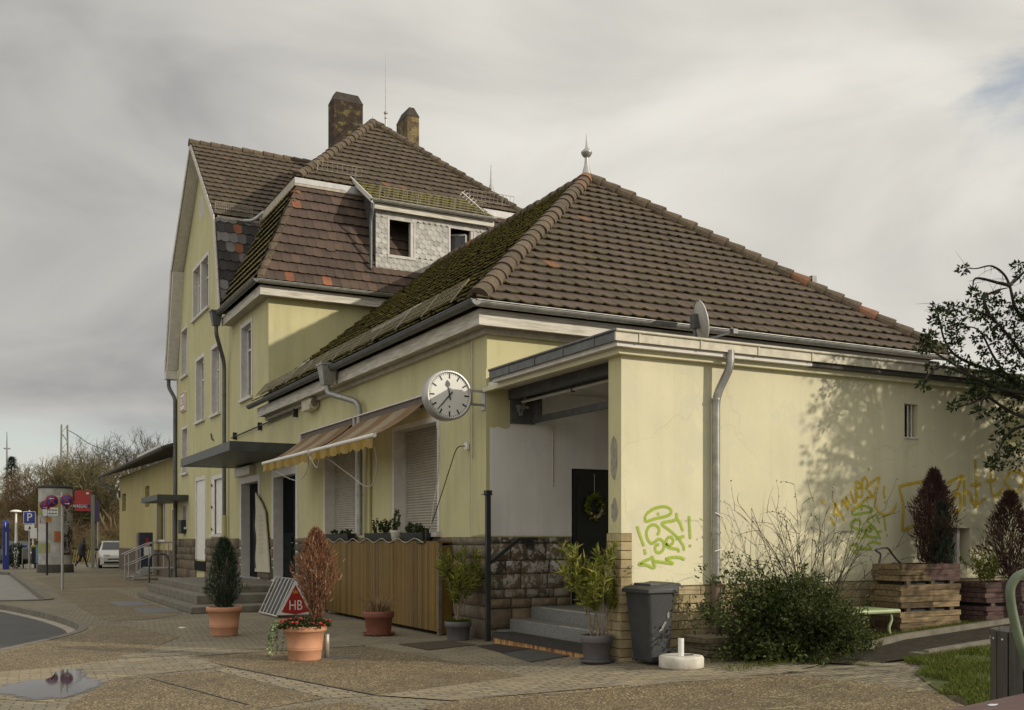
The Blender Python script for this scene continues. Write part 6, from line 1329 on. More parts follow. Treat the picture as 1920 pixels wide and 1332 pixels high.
zt1 = planter('taller wooden planter of three stacked tan and purple beam frames', 11.66, 12.85, 10.35, 10.90, gz(12.2, 10.3) - .02, (.315, .335, .245), lambda ti, i: 2 if ti == 2 else 0, 4)
zt2_ = planter('lower purple brown wooden planter of two stacked beam frames', 13.18, 14.6, 10.15, 10.78, gz(13.8, 10.3) - .03, (.28, .30), lambda ti, i: 1, 6)
shp = lambda f: (.55 + .45 * min(1, f / .35)) if f < .35 else (1 - ((f - .35) / .65) ** 1.8) + .05
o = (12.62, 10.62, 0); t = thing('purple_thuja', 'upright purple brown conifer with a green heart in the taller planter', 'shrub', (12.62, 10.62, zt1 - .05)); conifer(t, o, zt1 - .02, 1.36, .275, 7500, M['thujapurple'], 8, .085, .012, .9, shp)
gb_ = B(); rr2 = random.Random(4)
for i in range(900):
    f = rr2.random(); a = rr2.uniform(0, 6.28); q = .2 * rr2.random() ** .5 * (1 - f * .6); leafq(gb_, V((12.58 + q * math.cos(a), 10.45 + q * math.sin(a), zt1 + f * .85)), V((0, -.3, 1)) + rv(rr2) * .6, .08, .018, rv(rr2), (rr2.random() * .7, 0, 0))
part('green_heart', gb_, M['juniper'], t)
t = thing('purple_thuja', 'sparse dark purple brown conifer in the lower planter', 'shrub', (14.15, 10.5, zt2_ - .05)); conifer(t, (14.15, 10.5, 0), zt2_ + .05, 1.28, .40, 4600, M['thujapurple'], 10, .09, .012, .9, lambda f: (.75 + .25 * min(1, f / .3)) if f < .3 else (1 - ((f - .3) / .7) ** 1.3) * 1 + .06)
t = thing('dry_weed', 'olive green weedy shrub at the left end of the lower planter', 'plant', (13.5, 10.45, zt2_ - .06)); b = B(); lf = B()
for i in range(26): 
    pp = twig(b, V((13.5 + r.uniform(-.12, .2), 10.45, zt2_ - .05)), (r.uniform(-.5, .4), r.uniform(-.3, .3), 1), r.uniform(.3, .6), r, .004, 6)
    for p in pp[2:]:
        for j in range(7): leafq(lf, p + rv(r) * .03, rv(r), .045, .022, rv(r), (r.random() * .8, 0, 0))
part('stems', b, M['bark'], t); part('leaves', lf, M['oleander'], t)
b = B(); P_ = [onY(x, y, 10.45) for x, y in ((1648, 1056), (1651, 1040), (1642, 1032), (1650, 1029), (1664, 1028), (1672, 1038), (1682, 1050), (1690, 1058), (1692, 1066))]; b.tube(catmull(P_, 5), .014, 6); b.box(tuple(P_[-1] - V((.02, .02, .05))), tuple(P_[-1] + V((.02, .02, .03))))
single('old_strap', b, M['blackmetal'], 'black curled strap lying over the left corner of the taller planter', 'strap', tuple(P_[-1]))
# pale green bench
bn = thing('garden_bench', 'pale green plastic bench half hidden between bush and planter', 'bench', (10.85, 10.55, gz(10.85, 10.5))); zz = gz(11, 10.5); M['palegreen'] = simple('pale green plastic', (.30, .36, .19), .5, .12, 4, 0, .05)
b = B(); b.box((10.15, 10.22, zz + .36), (11.50, 10.88, zz + .42)); part('seat', b, M['palegreen'], bn, None, .025)
b = B()
for x in (10.3, 11.36):
    for y in (10.3, 10.78): part('leg', B().tube(catmull([(x, y, zz + .37), (x + (.03 if x > 11 else -.03), y, zz + .27), (x - (.02 if x > 11 else -.02), y, zz + .14), (x + (.05 if x > 11 else -.05), y, zz - .01)], 6), .022, 8), M['palegreen'], bn)
# grass: lawn and tufts at the wall foot
r = random.Random(55); b = B()
def blade(b, x, y, L, w, z=None):
    z = gz(x, y) + .018 if z is None else z; a = r.uniform(0, 6.28); d = V((math.cos(a) * .5, math.sin(a) * .5, 1)); s = V((-math.sin(a), math.cos(a), 0)) * w; p = V((x, y, z)); q = p + d * L * .55; e = q + V((d.x * 1.5, d.y * 1.5, .55)) * L * .5; c = (min(1, max(0, r.gauss(.45, .25))), 0, 0)
    b.face([p - s, p + s, q + s * .7, q - s * .7], c); b.face([q - s * .7, q + s * .7, e], c)
n = 0
while n < 34000:
    y = 3.2 + 6.0 * r.random() ** 1.0; x = r.uniform(7.2, 15.5); lim = (7.35 + (y - 5.4) / 3.4 * 2.6) if y > 5.4 else 7.35
    pf = noise.noise(V((x * 1.1, y * 1.1, 0)))
    if x < lim + .35 * noise.noise(V((y * 2.5, 3, 1))) or y > 8.72 + (x - 10.25) * .052 or math.degrees(math.atan2(x, y)) > 57: continue
    n += 1
    if pf < -.28 and r.random() < .7: continue
    blade(b, x, y, r.uniform(.035, .085) * (1 + .5 * pf), .0035)
struct('grass', b, M['grassblade'], 'stuff')
b = B()
for i in range(9500):
    u = r.random(); x = 8.75 + u * 6.2; yy = (10.0 if x > 10.6 else 9.72) + .035 * max(0, x - 11.2) + abs(r.gauss(0, .16))
    if noise.noise(V((x * 1.7, yy * 2, 4))) < -.15 and r.random() < .8: continue
    blade(b, x, yy, r.uniform(.04, .13), .0035)
for i in range(900): x = r.uniform(7.9, 10.2); blade(b, x, 9.62 + r.gauss(0, .13), r.uniform(.03, .07), .003)
struct('weed_fringe', b, M['grassblade'], 'stuff')

# ------------------------------------------------------------------ overhanging tree on the right
tr = thing('overhanging_tree', 'dark leaved evergreen tree reaching in over the annex from the right', 'tree', (15.4, 8.3, gz(15.4, 8.3))); tb = B(); lf = B(); r = random.Random(19)
tb.tube(catmull([(15.4, 8.3, gz(15.4, 8.3) - .05), (15.3, 8.3, 1.8), (15.0, 8.35, 3.2), (14.6, 8.4, 4.6)], 5), [.2 - .007 * i for i in range(16)], 10)
def pxp(x, y, Y=10.35): return onY(x, y, Y)
vis = [[(2000, 700), (1920, 600), (1903, 575), (1893, 535), (1880, 512), (1858, 499), (1830, 504), (1812, 503)], [(2020, 760), (1930, 680), (1893, 632), (1855, 594), (1810, 577), (1775, 572)], [(2000, 790), (1900, 715), (1865, 672), (1838, 622), (1808, 611)], [(1990, 760), (1880, 705), (1800, 672), (1772, 640), (1762, 602), (1753, 574)],
 [(1960, 745), (1860, 725), (1800, 690), (1745, 655), (1735, 630)], [(1980, 770), (1870, 735), (1840, 745), (1822, 757), (1788, 762)], [(1980, 800), (1900, 775), (1850, 745), (1835, 770), (1815, 778)], [(2000, 830), (1930, 800), (1890, 815), (1870, 850), (1862, 868)], [(2000, 780), (1900, 740), (1780, 690), (1745, 700), (1728, 724)], [(1893, 535), (1870, 530), (1830, 522), (1823, 545)], [(1893, 535), (1915, 515), (1930, 500)], [(1855, 594), (1845, 560), (1870, 545), (1890, 540)]]
for st in vis:
    Y0 = 10.3 + r.uniform(-.25, .25); P_ = catmull([pxp(x, y, Y0 - (.5 if x > 1950 else 0)) for x, y in st], 5); n = len(P_); tb.tube(P_, [.028 * (1 - k / n) + .005 for k in range(n)], 5, False)
    for k in range(3, n, 2):
        if r.random() < .7: twig(tb, P_[k], rv(r) + (P_[k] - P_[k-1]).normalized() * .5, r.uniform(.12, .35), r, .004, 4, -.2, .3)
cl_ = [(1806,505,.07),(1908,498,.08),(1912,516,.08),(1824,548,.07),(1840,560,.09),(1853,565,.11),(1864,557,.11),(1880,577,.13),(1788,580,.11),(1777,577,.09),(1837,588,.11),(1828,592,.1),(1797,597,.1),(1795,610,.08),(1799,624,.12),(1786,633,.11),(1765,588,.08),(1753,577,.06),(1750,602,.06),(1772,610,.09),(1738,626,.08),(1748,628,.06),(1738,647,.12),(1726,650,.1),(1756,647,.1),(1790,653,.13),(1833,631,.09),(1842,658,.07),(1858,606,.1),(1855,624,.08),(1871,626,.08),(1891,620,.12),(1887,658,.12),(1903,588,.14),(1912,577,.14),(1915,556,.1),(1905,635,.14),(1914,615,.14),(1846,687,.12),(1858,692,.14),(1808,680,.12),(1824,696,.14),(1783,687,.12),(1747,689,.08),(1731,723,.08),(1815,746,.09),(1788,760,.08),(1835,773,.09),(1828,714,.14),(1853,728,.15),(1869,716,.16),(1880,705,.16),(1895,725,.18),(1903,741,.18),(1915,700,.18),(1920,730,.2),(1868,775,.1),(1890,800,.16),(1905,830,.2),(1880,850,.13),(1868,872,.11),(1910,862,.2),(1895,778,.14),(1872,820,.1),(1858,868,.07),(1850,590,.09),(1815,575,.08),(1872,600,.09),(1866,640,.07),(1890,690,.14),(1900,665,.14),(1915,650,.16),(1845,745,.07),(1830,735,.08)]
for x, y, s in cl_:
    c = pxp(x, y, 10.25 + r.uniform(-.35, .35)); leaf_blob(lf, r, c, (s, s, s * .85), int(40 + 900 * s * s * 2.0), .062, .036, 0, (0, .7))
s_, c_ = math.sin(YAW), math.cos(YAW)
n = 0
while n < 760:
    q = rv(r) * r.random() ** .4; p = V((16.2 + q.x * 3.7, 8.1 + q.y * 2.2, 4.7 + q.z * 3.0))
    if p.y > YA - .5 or p.z < 2.4: continue
    d = s_ * p.x + c_ * p.y; xx = 960 + FPX * (c_ * p.x - s_ * p.y) / d
    if xx < 1985 or p.x - .85 * (YA - p.y) < 10.75: continue
    n += 1; leaf_blob(lf, r, p, (.24, .24, .2), 42, .085, .05, 0, (0, .8))
    if n % 6 == 0: tb.tube(catmull([(14.8, 8.35, 3.0 + r.random() * 1.2), ((14.8 + p.x) / 2, (8.35 + p.y) / 2, (3.6 + p.z) / 2 + .25), p], 4), [.05 - .004 * k for k in range(9)], 5, False)
part('trunk', tb, simple('dark twig bark', (.035, .028, .022), .9, .3, 10), tr); part('crown', lf, M['darkleaf'], tr)

# ------------------------------------------------------------------ things close by on the lower right
bo = at(1942, 1181, 7.0); R0 = .265; zt_ = bo.z; gl = gz(bo.x, bo.y); lb = thing('litter_bin', 'dark slatted wooden litter bin cut by the right picture edge', 'litter bin', (bo.x, bo.y, gl)); M['darkslat'] = simple('dark stained slat', (.045, .042, .035), .6, .4, 6, 0, .3, 20, (5, 5, .4))
b = B(); bolts = B()
for i in range(17):
    a = 2 * math.pi * i / 17; Mx_ = Matrix.Translation(V((bo.x, bo.y, 0))) @ Matrix.Rotation(a, 4, 'Z'); b.box((R0 - .012, -.045, gl + .06), (R0 + .012, .045, zt_ + r.uniform(-.004, .004)), None, Mx_)
    for z in (zt_ - .06, gl + .36): bolts.lathe([(.0, .006), (.006, .005), (.009, 0)], 8, Mx_ @ V((R0 + .012, 0, z)), None, True, Matrix.Rotation(a, 4, 'Z') @ Matrix.Rotation(R(90), 4, 'Y'))
part('slats', b, M['darkslat'], lb); part('bolts', bolts, M['steel'], lb); b = B(); b.lathe([(0, gl + .08), (R0 - .03, gl + .08), (R0 - .03, zt_ - .04), (R0 - .045, zt_ - .04), (R0 - .045, gl + .1)], 24, (bo.x, bo.y, 0)); b.tube([(bo.x, bo.y, gl), (bo.x, bo.y, gl + .1)], .05, 8); part('liner', b, M['blackmetal'], lb)
gp_ = [at(x, y, 4.7) for x, y in ((2170, 1640), (2120, 1300), (2060, 1120), (1990, 1075), (1945, 1072), (1914, 1078), (1899, 1092), (1894, 1112), (1899, 1150), (1910, 1195), (1924, 1240), (1945, 1310), (1985, 1450), (2035, 1700))]
gp_[0].z = 0; gp_[-1].z = 0; b = B(); b.tube(catmull(gp_, 6), .021, 14); single('tube_hoop', b, simple('dull green enamel', (.105, .135, .085), .4, .3, 7, .1, .1, 30), 'green painted tube hoop at the right picture edge', 'hoop', (gp_[-1].x, gp_[-1].y, 0))
p1_, p2_ = onZ(1735, 1340, .72), onZ(1990, 1285, .72); dd = (p2_ - p1_).normalized(); pp_ = V((dd.y, -dd.x, 0)); q1, q2 = p1_ - dd * .1, p2_ + dd * .9; tt = thing('wooden_table', 'maroon table edge in the lower right picture corner', 'table', (p2_.x, p2_.y, 0))
b = B(); b.extrude([q1, q1 + pp_ * .5, q2 + pp_ * .5, q2], (0, 0, -.045)); part('table_top', b, simple('maroon painted board', (.10, .055, .05), .5, .25, 6, 0, .15, 20, (1, 4, 1)), tt, None, .008)
b = B(); pc_ = onZ(1862, 1322, .722); r3 = random.Random(2)
b.face([pc_ + dd * r3.uniform(.035, .06) * math.cos(a) + pp_ * r3.uniform(.018, .03) * math.sin(a) + V((0, 0, .001)) for a in [-2 * math.pi * k / 12 for k in range(12)]]); part('bird_dropping', b, simple('bluish white smear', (.52, .58, .62), .7, .2, 40), tt)
for k in (.35, 1.15):
    for w_ in (.06, .44): part('leg', B().box((-.03, -.03, 0), (.03, .03, .675), None, Matrix.Translation(V(((q1 + dd * k + pp_ * w_).x, (q1 + dd * k + pp_ * w_).y, 0)))), M['blackmetal'], tt)

# ------------------------------------------------------------------ goods shed beyond the station
SX = 7.95; sh = thing('goods_shed', 'low ochre shed with wide dark eaves beyond the gable', 'building', (SX, 43.2, 0)); sx = lambda u, v, n=0: V((SX - n, u, v))
def yz(x, y): p = onX(x, y, SX); return p.y, p.z
def wrect(x0_, y0_, x1_, y1_): a, c = yz(x1_, y1_); e, f = yz(x0_, y0_); return rect(min(a, e), min(c, f), max(a, e), max(c, f))
H1, H2, H3 = wrect(229, 927, 236, 958), wrect(272, 913, 280, 950), wrect(294, 945, 311, 1012); H4 = rect(45.1, .5, 46.6, 2.95)
b = B(); fill(b, [(43.05, 0), (64, 0), (64, 5.25), (43.05, 5.25)], [H1, H2, H3, H4], lambda u, v: sx(u, v))
for h in (H1, H2, H3, H4):
    for i in range(4): p, q = h[i], h[(i+1) % 4]; b.face([sx(*p), sx(*q), sx(q[0], q[1], -.22), sx(p[0], p[1], -.22)])
b.face([(SX, 43.05, 0), (SX, 43.05, 5.25), (17, 43.05, 5.25), (17, 43.05, 0)]); b.face([(SX, 64, 0), (17, 64, 0), (17, 64, 5.3), (12.5, 64, 7.2), (SX, 64, 5.3)]); part('wall', b, M['shedplaster'], sh)
b = B(); b.box((SX - .03, 43.05, 0), (SX - .001, 45.1, 1.2)); b.box((SX - .03, 46.6, 0), (SX - .001, 64.03, 1.2)); part('plinth', b, simple('brown render base', (.13, .10, .07), .9, .3, 5), sh)
for h in (H1, H2):
    b = B(); b.face([sx(*h[0], -.2), sx(*h[1], -.2), sx(*h[2], -.2), sx(*h[3], -.2)]); b.box((SX + .12, h[0][0], (h[0][1] + h[2][1]) / 2 - .03), (SX + .16, h[1][0], (h[0][1] + h[2][1]) / 2 + .03)); part('window', b, simple('grey glass blocks', (.10, .11, .11), .3, .3, 9), sh)
b = B(); h = H3; b.face([sx(*h[0], -.2), sx(*h[1], -.2), sx(*h[2], -.2), sx(*h[3], -.2)]); w = part('window', b, M['glass'], sh); b = B(); k = .12
b.box((SX - .02, h[0][0] - k, h[0][1]), (SX - .001, h[0][0], h[2][1])); b.box((SX - .02, h[1][0], h[0][1]), (SX - .001, h[1][0] + k, h[2][1])); b.box((SX - .02, h[0][0] - k, h[2][1]), (SX - .001, h[1][0] + k, h[2][1] + k)); b.box((SX - .08, h[0][0] - k, h[0][1] - .1), (SX, h[1][0] + k, h[0][1])); b.box((SX + .1, (h[0][0] + h[1][0]) / 2 - .04, h[0][1]), (SX + .16, (h[0][0] + h[1][0]) / 2 + .04, h[2][1])); part('frame', b, M['trim'], w)
b = B(); b.box((SX + .12, 45.1, .5), (SX + .17, 46.6, 2.95)); b.box((SX - .02, 44.98, .5), (SX - .001, 45.1, 3.07)); b.box((SX - .02, 46.6, .5), (SX - .001, 46.72, 3.07)); b.box((SX - .02, 45.1, 2.95), (SX - .001, 46.6, 3.07)); part('door', b, M['revealpaint'], sh)
b = B(); b.extrude([(6.95, 43.02, 5.28), (6.95, 43.02, 5.40), (12.5, 43.02, 7.3), (12.5, 43.02, 7.12)], (0, 21.9, 0)); b.extrude([(12.5, 43.02, 7.12), (12.5, 43.02, 7.3), (18, 43.02, 5.4), (18, 43.02, 5.28)], (0, 21.9, 0)); part('roof', b, simple('dark felt roof', (.045, .045, .042), .85, .3, 4), sh)
b = B(); gutter(b, (6.93, 43.1, 5.33), (6.93, 64.9, 5.33), (-1, 0, 0), .09, 3); pipe(b, [(6.9, 64.7, 5.3), (6.9, 64.7, 4.95), (7.4, 64.4, 4.75), (SX - .06, 63.6, 4.45), (SX - .06, 63.6, 4.1)], .06, (), 8, .15); part('gutter', b, M['zincdark'], sh)
b = B(); b.box((6.90, 43.1, 5.36), (6.925, 49.5, 5.47)); part('eaves_light_strip', b, M['trim'], sh)
# steel steps with handrails, cycle hoop, ticket machine
ms = thing('steel_stairs', 'galvanised steel steps with handrails up to the shed door', 'stairs', (6.5, 45.2, 0)); b = B()
b.box((6.75, 44.6, .45), (SX - .03, 46.7, .5))
for i in range(2): b.box((5.95 + i * .38, 44.7, .13 + i * .16), (6.30 + i * .38, 45.7, .16 + i * .16))
for y in (44.66, 45.72): b.extrude([(5.85, y, .0), (6.05, y, .0), (6.85, y, .36), (6.85, y, .5), (6.6, y, .5)], (0, .03, 0))
part('treads', b, M['steel'], ms)
for y in (44.64, 45.75):
    b = B(); b.tube(smooth_path([(5.75, y, 1.05), (6.85, y, 1.55), (SX - .05, y, 1.55)], .15), .024, 6); b.tube([(5.85, y, .6), (6.85, y, 1.05), (SX - .05, y, 1.05)], .018, 6)
    for x, z0, z1 in ((5.9, 0, 1.1), (6.35, .2, 1.32), (6.85, .2, 1.55), (7.45, .5, 1.55)): b.tube([(x, y, z0), (x, y, z1)], .022, 6)
    part('handrail', b, M['steel'], ms)
b = B(); ho = onZ(282, 1082, 0); hq = onZ(316, 1079, 0); k = 41.6 / (s_ * ho.x + c_ * ho.y); 
P0, P1 = V((6.28, 41.9, 0)), V((7.02, 41.9, 0)); b.tube(smooth_path([P0, P0 + V((0, 0, 1.12)), P1 + V((0, 0, 1.12)), P1], .36, 8), .04, 8); single('cycle_hoop', b, simple('dark grey hoop', (.10, .105, .10), .5, .2, 8, .3), 'grey arched cycle hoop before the steel steps', 'cycle stand', tuple(P0))
tm = thing('ticket_machine', 'dark blue and red ticket machine standing by the shed wall', 'ticket machine', (7.35, 50.2, 0)); b = B(); b.box((7.05, 49.9, .12), (7.65, 50.5, 2.0)); part('housing', b, simple('dark blue housing', (.03, .032, .06), .4, .2, 5), tm, None, .02); b = B(); b.box((7.0, 49.92, .05), (7.06, 50.48, 1.95)); part('side_panel', b, simple('grey graffiti panel', (.16, .13, .12), .6, .5, 3), tm)
b = B(); b.box((7.33, 49.88, 1.35), (7.45, 49.902, 1.75)); part('red_panel', b, M['signred'], tm); b = B(); b.box((7.25, 49.87, .95), (7.58, 49.9, 1.35)); part('paper_notice', b, M['signwhite'], tm)

# ------------------------------------------------------------------ street furniture on the left
def post(b, x, y, z0, z1, r_=.038): b.tube([(x, y, z0), (x, y, z1)], r_, 10)
def round_sign(t, x, y, z, rad, yaw, arrow=None):
    Mx_ = Matrix.Translation(V((x, y, z))) @ Matrix.Rotation(yaw, 4, 'Z') @ Matrix.Rotation(R(90), 4, 'X')
    p = part('sign_plate', B().lathe([(0, 0), (rad, 0), (rad, .01), (0, .01)], 32, (0, 0, 0), None, False, None).__class__().add(B().lathe([(0.001, 0), (rad, 0), (rad, .012), (0.001, .012)], 32), Mx_), M['signred'], t)
    part('blue_field', B().add(B().lathe([(0.001, .0135), (rad * .80, .0135), (rad * .80, .012)], 32), Mx_), M['signblue'], p)
    for s in (1, -1):
        a = R(45) * s; d = V((math.cos(a), math.sin(a), 0)); n_ = V((-d.y, d.x, 0)); w = rad * .085; b = B(); zz_ = .0145 + (.0008 if s > 0 else 0)
        b.face([d * -rad * .82 - n_ * w + V((0, 0, zz_)), d * rad * .82 - n_ * w + V((0, 0, zz_)), d * rad * .82 + n_ * w + V((0, 0, zz_)), d * -rad * .82 + n_ * w + V((0, 0, zz_))]); part('red_bar', B().add(b, Mx_), M['signred'], p)
    if arrow:
        b = B(); zz_ = .0165; u = arrow[1] * rad; k = arrow[0]; L = rad * .28; h = rad * .05
        b.face([(-L, u - h, zz_), (L, u - h, zz_), (L, u + h, zz_), (-L, u + h, zz_)]); b.face([(k * L * 1.6, u, zz_), (k * L * .6, u - h * 3, zz_), (k * L * .6, u + h * 3, zz_)][::(1 if k > 0 else -1)]); part('white_arrow', B().add(b, Mx_), M['signwhite'], p)
pa = at(117, 1106, 34.5); pa = V((2.87, 37.5, 0)); sA = thing('no_stopping_sign', 'grey pole carrying two round no stopping signs on a crossbar', 'road sign', pa); b = B(); post(b, pa.x, pa.y, 0, 3.25, .045); pL, pR = V((2.52, 37.65, 0)), V((3.05, 37.40, 0)); pL = at(97, 940, 34.4); pR = at(124.7, 939, 34.4); b.bar((pL.x, pL.y, 3.10), (pR.x, pR.y, 3.10), .035, .035); part('pole', b, M['steel'], sA)
round_sign(sA, pL.x, pL.y - .06, pL.z, .20, -R(10), (-1, .42)); round_sign(sA, pR.x, pR.y - .06, pR.z, .205, -R(10), (1, -.52))
pb = at(88, 1013, 48.5); sB = thing('no_stopping_sign', 'dark pole with one round no stopping sign and small white plates', 'road sign', (pb.x, pb.y, 0)); b = B(); post(b, pb.x, pb.y, 0, 3.6, .05); part('pole', b, M['blackmetal'], sB); pc2 = at(84.5, 948, 48.4); round_sign(sB, pc2.x, pc2.y - .06, pc2.z, .235, -R(10), (1, -.5))
b = B(); q0, q1_ = at(80, 960, 48.3), at(105, 956, 48.3); b.box((q0.x, q0.y - .03, q0.z - .2), (q0.x + .2, q0.y, q0.z + .12)); b.box((q0.x + .22, q0.y - .03, q0.z - .17), (q0.x + .66, q0.y, q0.z + .2)); part('white_plate', b, M['signwhite'], sB); b = B()
for i in range(2):
    for j in range(3): b.box((q0.x + .26 + j * .13, q0.y - .034, q0.z - .10 + i * .16), (q0.x + .35 + j * .13, q0.y - .0305, q0.z - .05 + i * .16))
part('plate_marks', b, M['blackmetal'], sB); b = B(); b.box((pb.x - .05, pb.y - .08, 2.48), (pb.x + .2, pb.y - .05, 2.72)); part('orange_plate', b, simple('orange plate', (.42, .2, .03), .6, .1, 5), sB)
# advertising column
ac = at(104, 1013, 53.0); ac = V((ac.x, ac.y, 0)); col = thing('advertising_column', 'round grey advertising column covered with torn posters', 'advertising column', ac); b = B(); b.lathe([(.8, .42), (.8, 4.28)], 40, ac); part('shaft', b, simple('pasted grey paper', (.38, .375, .35), .85, .3, 1.6), col); b = B(); b.lathe([(0, 4.28), (.84, 4.28), (.86, 4.33), (.84, 4.42), (0, 4.47)], 40, ac); part('cap', b, simple('dark cap', (.035, .04, .035), .7, .3, 6), col); b = B(); b.lathe([(0, .42), (.84, .42), (.87, .38), (.87, 0)], 40, ac); part('plinth', b, simple('dark stone foot', (.06, .055, .045), .85, .3, 8), col)
def poster(a0, a1, z0, z1, mat, name='poster', k=0): 
    b = B(); n_ = 10; rr_ = .806 + k * .004
    for i in range(n_): x0_, x1_ = R(a0 + (a1 - a0) * i / n_), R(a0 + (a1 - a0) * (i + 1) / n_); b.face([ac + V((math.cos(x0_) * rr_, math.sin(x0_) * rr_, z0)), ac + V((math.cos(x1_) * rr_, math.sin(x1_) * rr_, z0)), ac + V((math.cos(x1_) * rr_, math.sin(x1_) * rr_, z1)), ac + V((math.cos(x0_) * rr_, math.sin(x0_) * rr_, z1))])
    part(name, b, mat, col)
m = N('torn black and white poster'); c = m.ramp(m.noise(2.1, 5, .62, dist=1.2), [(.44, (.02, .02, .02)), (.5, (.24, .22, .2)), (.6, (.36, .35, .33)), (.72, (.30, .11, .06))]); m.set(c, .8); M['torn'] = m.m
m = N('colourful poster'); c = m.ramp(m.noise(1.2, 3, .5, dist=.8), [(.36, (.30, .27, .20)), (.46, (.33, .27, .08)), (.55, (.20, .28, .08)), (.66, (.34, .33, .28)), (.74, (.30, .14, .06))]); m.set(c, .8); M['poster2'] = m.m
poster(-72, -5, .9, 3.35, M['torn'], 'torn_poster'); poster(-178, -78, 2.9, 3.6, M['poster2'], 'green_yellow_poster', 1); poster(-170, -122, 1.6, 2.45, simple('pale poster', (.48, .47, .46), .8, .12, 3), 'white_poster', 1); poster(-158, -120, 2.5, 3.0, M['torn'], 'torn_poster', 2); poster(-178, -112, 1.0, 1.5, M['poster2'], 'green_yellow_poster', 2); poster(-98, -76, 1.55, 2.1, simple('orange poster', (.38, .13, .05), .8, .3, 4), 'orange_poster', 1)
# red and blue board signs
rp = at(174, 1013, 60.0); rs = thing('red_shop_sign', 'tall grey post with a square red board and blue lettered band', 'sign', (rp.x, rp.y, 0)); b = B(); b.box((rp.x - .09, rp.y - .06, 0), (rp.x + .09, rp.y + .06, 4.27)); part('post', b, simple('grey green post', (.26, .27, .24), .6, .1, 4), rs); a_ = at(140, 920, 60); e_ = at(169.5, 958.5, 60); n1 = V((c_, -s_, 0))
def slab(o, w, h, th=.08, fwd=0): bb_ = B(); f = V((s_, c_, 0)); o = o - f * fwd; bb_.extrude([o, o + n1 * w, o + n1 * w + V((0, 0, h)), o + V((0, 0, h))], f * th); return bb_
o_ = V((a_.x, a_.y, e_.z)); W_ = (e_ - V((a_.x, a_.y, e_.z))).length; H_ = a_.z - e_.z
part('board', slab(o_, W_, H_), M['signred'], rs, None, .02); part('blue_band', slab(o_ + V((0, 0, H_ * .15)), W_ * 1.0, H_ * .16, .02, .012), simple('dark blue band', (.025, .012, .07), .5, .1, 4), rs)
part('lettering', place_text('WASGAU', .26, o_ - V((s_, c_, 0)) * .02 + n1 * W_ * .36 + V((0, 0, H_ * .23)), n1, (0, 0, 1), .75), M['signwhite'], rs); part('emblem', slab(o_ + n1 * W_ * .74 + V((0, 0, H_ * .82)), W_ * .16, H_ * .08, .02, .012), M['signwhite'], rs, None, .02)
bp = at(184, 1013, 62.5); bs = thing('platform_sign', 'thin post with a dark blue vertical sign behind the red board', 'sign', (bp.x, bp.y, 0)); b = B(); post(b, bp.x, bp.y, 0, 3.95, .06); part('post', b, M['steel'], bs); b = B(); b.add(slab(V((bp.x - .34, bp.y - .12, 2.75)), .42, 1.2, .05)); part('panel', b, simple('dark violet blue panel', (.05, .03, .10), .5, .1, 4), bs)
b = B()
for z in (3.55, 3.3, 2.8): b.add(slab(V((bp.x - .28, bp.y - .14, z)), .3, .09, .01, .01))
part('white_rows', b, M['signwhite'], bs)
pp0 = at(55, 1013, 57); ps = thing('parking_sign', 'square blue parking sign with white P and plate below', 'road sign', (pp0.x, pp0.y, 0)); b = B(); post(b, pp0.x, pp0.y, 0, 3.3, .045); part('pole', b, M['steel'], ps); a_ = at(44, 959, 56.8); e_ = at(66.5, 982.5, 56.8); o_ = V((a_.x, a_.y, e_.z)); W_ = .66; H_ = .68
part('panel', slab(o_, W_, H_, .02), M['signwhite'], ps); part('blue_field', slab(o_ + n1 * .025 + V((0, 0, .025)), W_ - .05, H_ - .05, .004, .005), M['signblue'], ps); part('lettering', place_text('P', .62, o_ - V((s_, c_, 0)) * .009 + n1 * W_ * .5 + V((0, 0, H_ * .5)), n1, (0, 0, 1)), M['signwhite'], ps); part('lower_plate', slab(o_ + n1 * .06 + V((0, 0, -.36)), .54, .32, .02), M['signwhite'], ps)
b = B(); o2 = o_ + n1 * .33 + V((0, 0, -.30)) - V((s_, c_, 0)) * .006; b.face([o2 - n1 * .07, o2 + n1 * .07, o2 + n1 * .07 + V((0, 0, .1)), o2 + V((0, 0, .2))]); part('plate_symbol', b, M['blackmetal'], ps)
nb = at(62, 1013, 62); nt = thing('notice_sign', 'white notice board on a thin white post behind the parking sign', 'sign', (nb.x, nb.y, 0)); part('post', B().tube([(nb.x, nb.y, 0), (nb.x, nb.y, 3.0)], .05, 8), M['signwhite'], nt); part('board', slab(at(57, 1010, 61.9) * 1.0, .40, .58, .02).__class__().add(slab(V((at(56.5, 1010, 61.9).x, at(56.5, 1010, 61.9).y, 1.75)), .40, .62, .02)), M['signwhite'], nt); part('timetable', slab(V((at(67, 1010, 62).x, at(67, 1010, 62).y, 1.62)), .16, .5, .02), simple('ochre card', (.42, .33, .12), .7, .1, 4), nt)
lp = at(30, 1013, 64); st = thing('street_lamp', 'white mushroom street lamp on a slim white post', 'street lamp', (lp.x, lp.y, 0)); b = B(); b.tube([(lp.x, lp.y, 0), (lp.x, lp.y, 1.0), (lp.x, lp.y, 1.2), (lp.x, lp.y, 3.4)], [.12, .12, .085, .06], 10); part('post', b, M['white'], st); b = B(); b.lathe([(0, 3.36), (.33, 3.38), (.34, 3.43), (.2, 3.50), (0, 3.52)], 20, (lp.x, lp.y, 0)); part('lamp_head', b, simple('white lamp cap', (.78, .76, .70), .5, .05, 4), st)
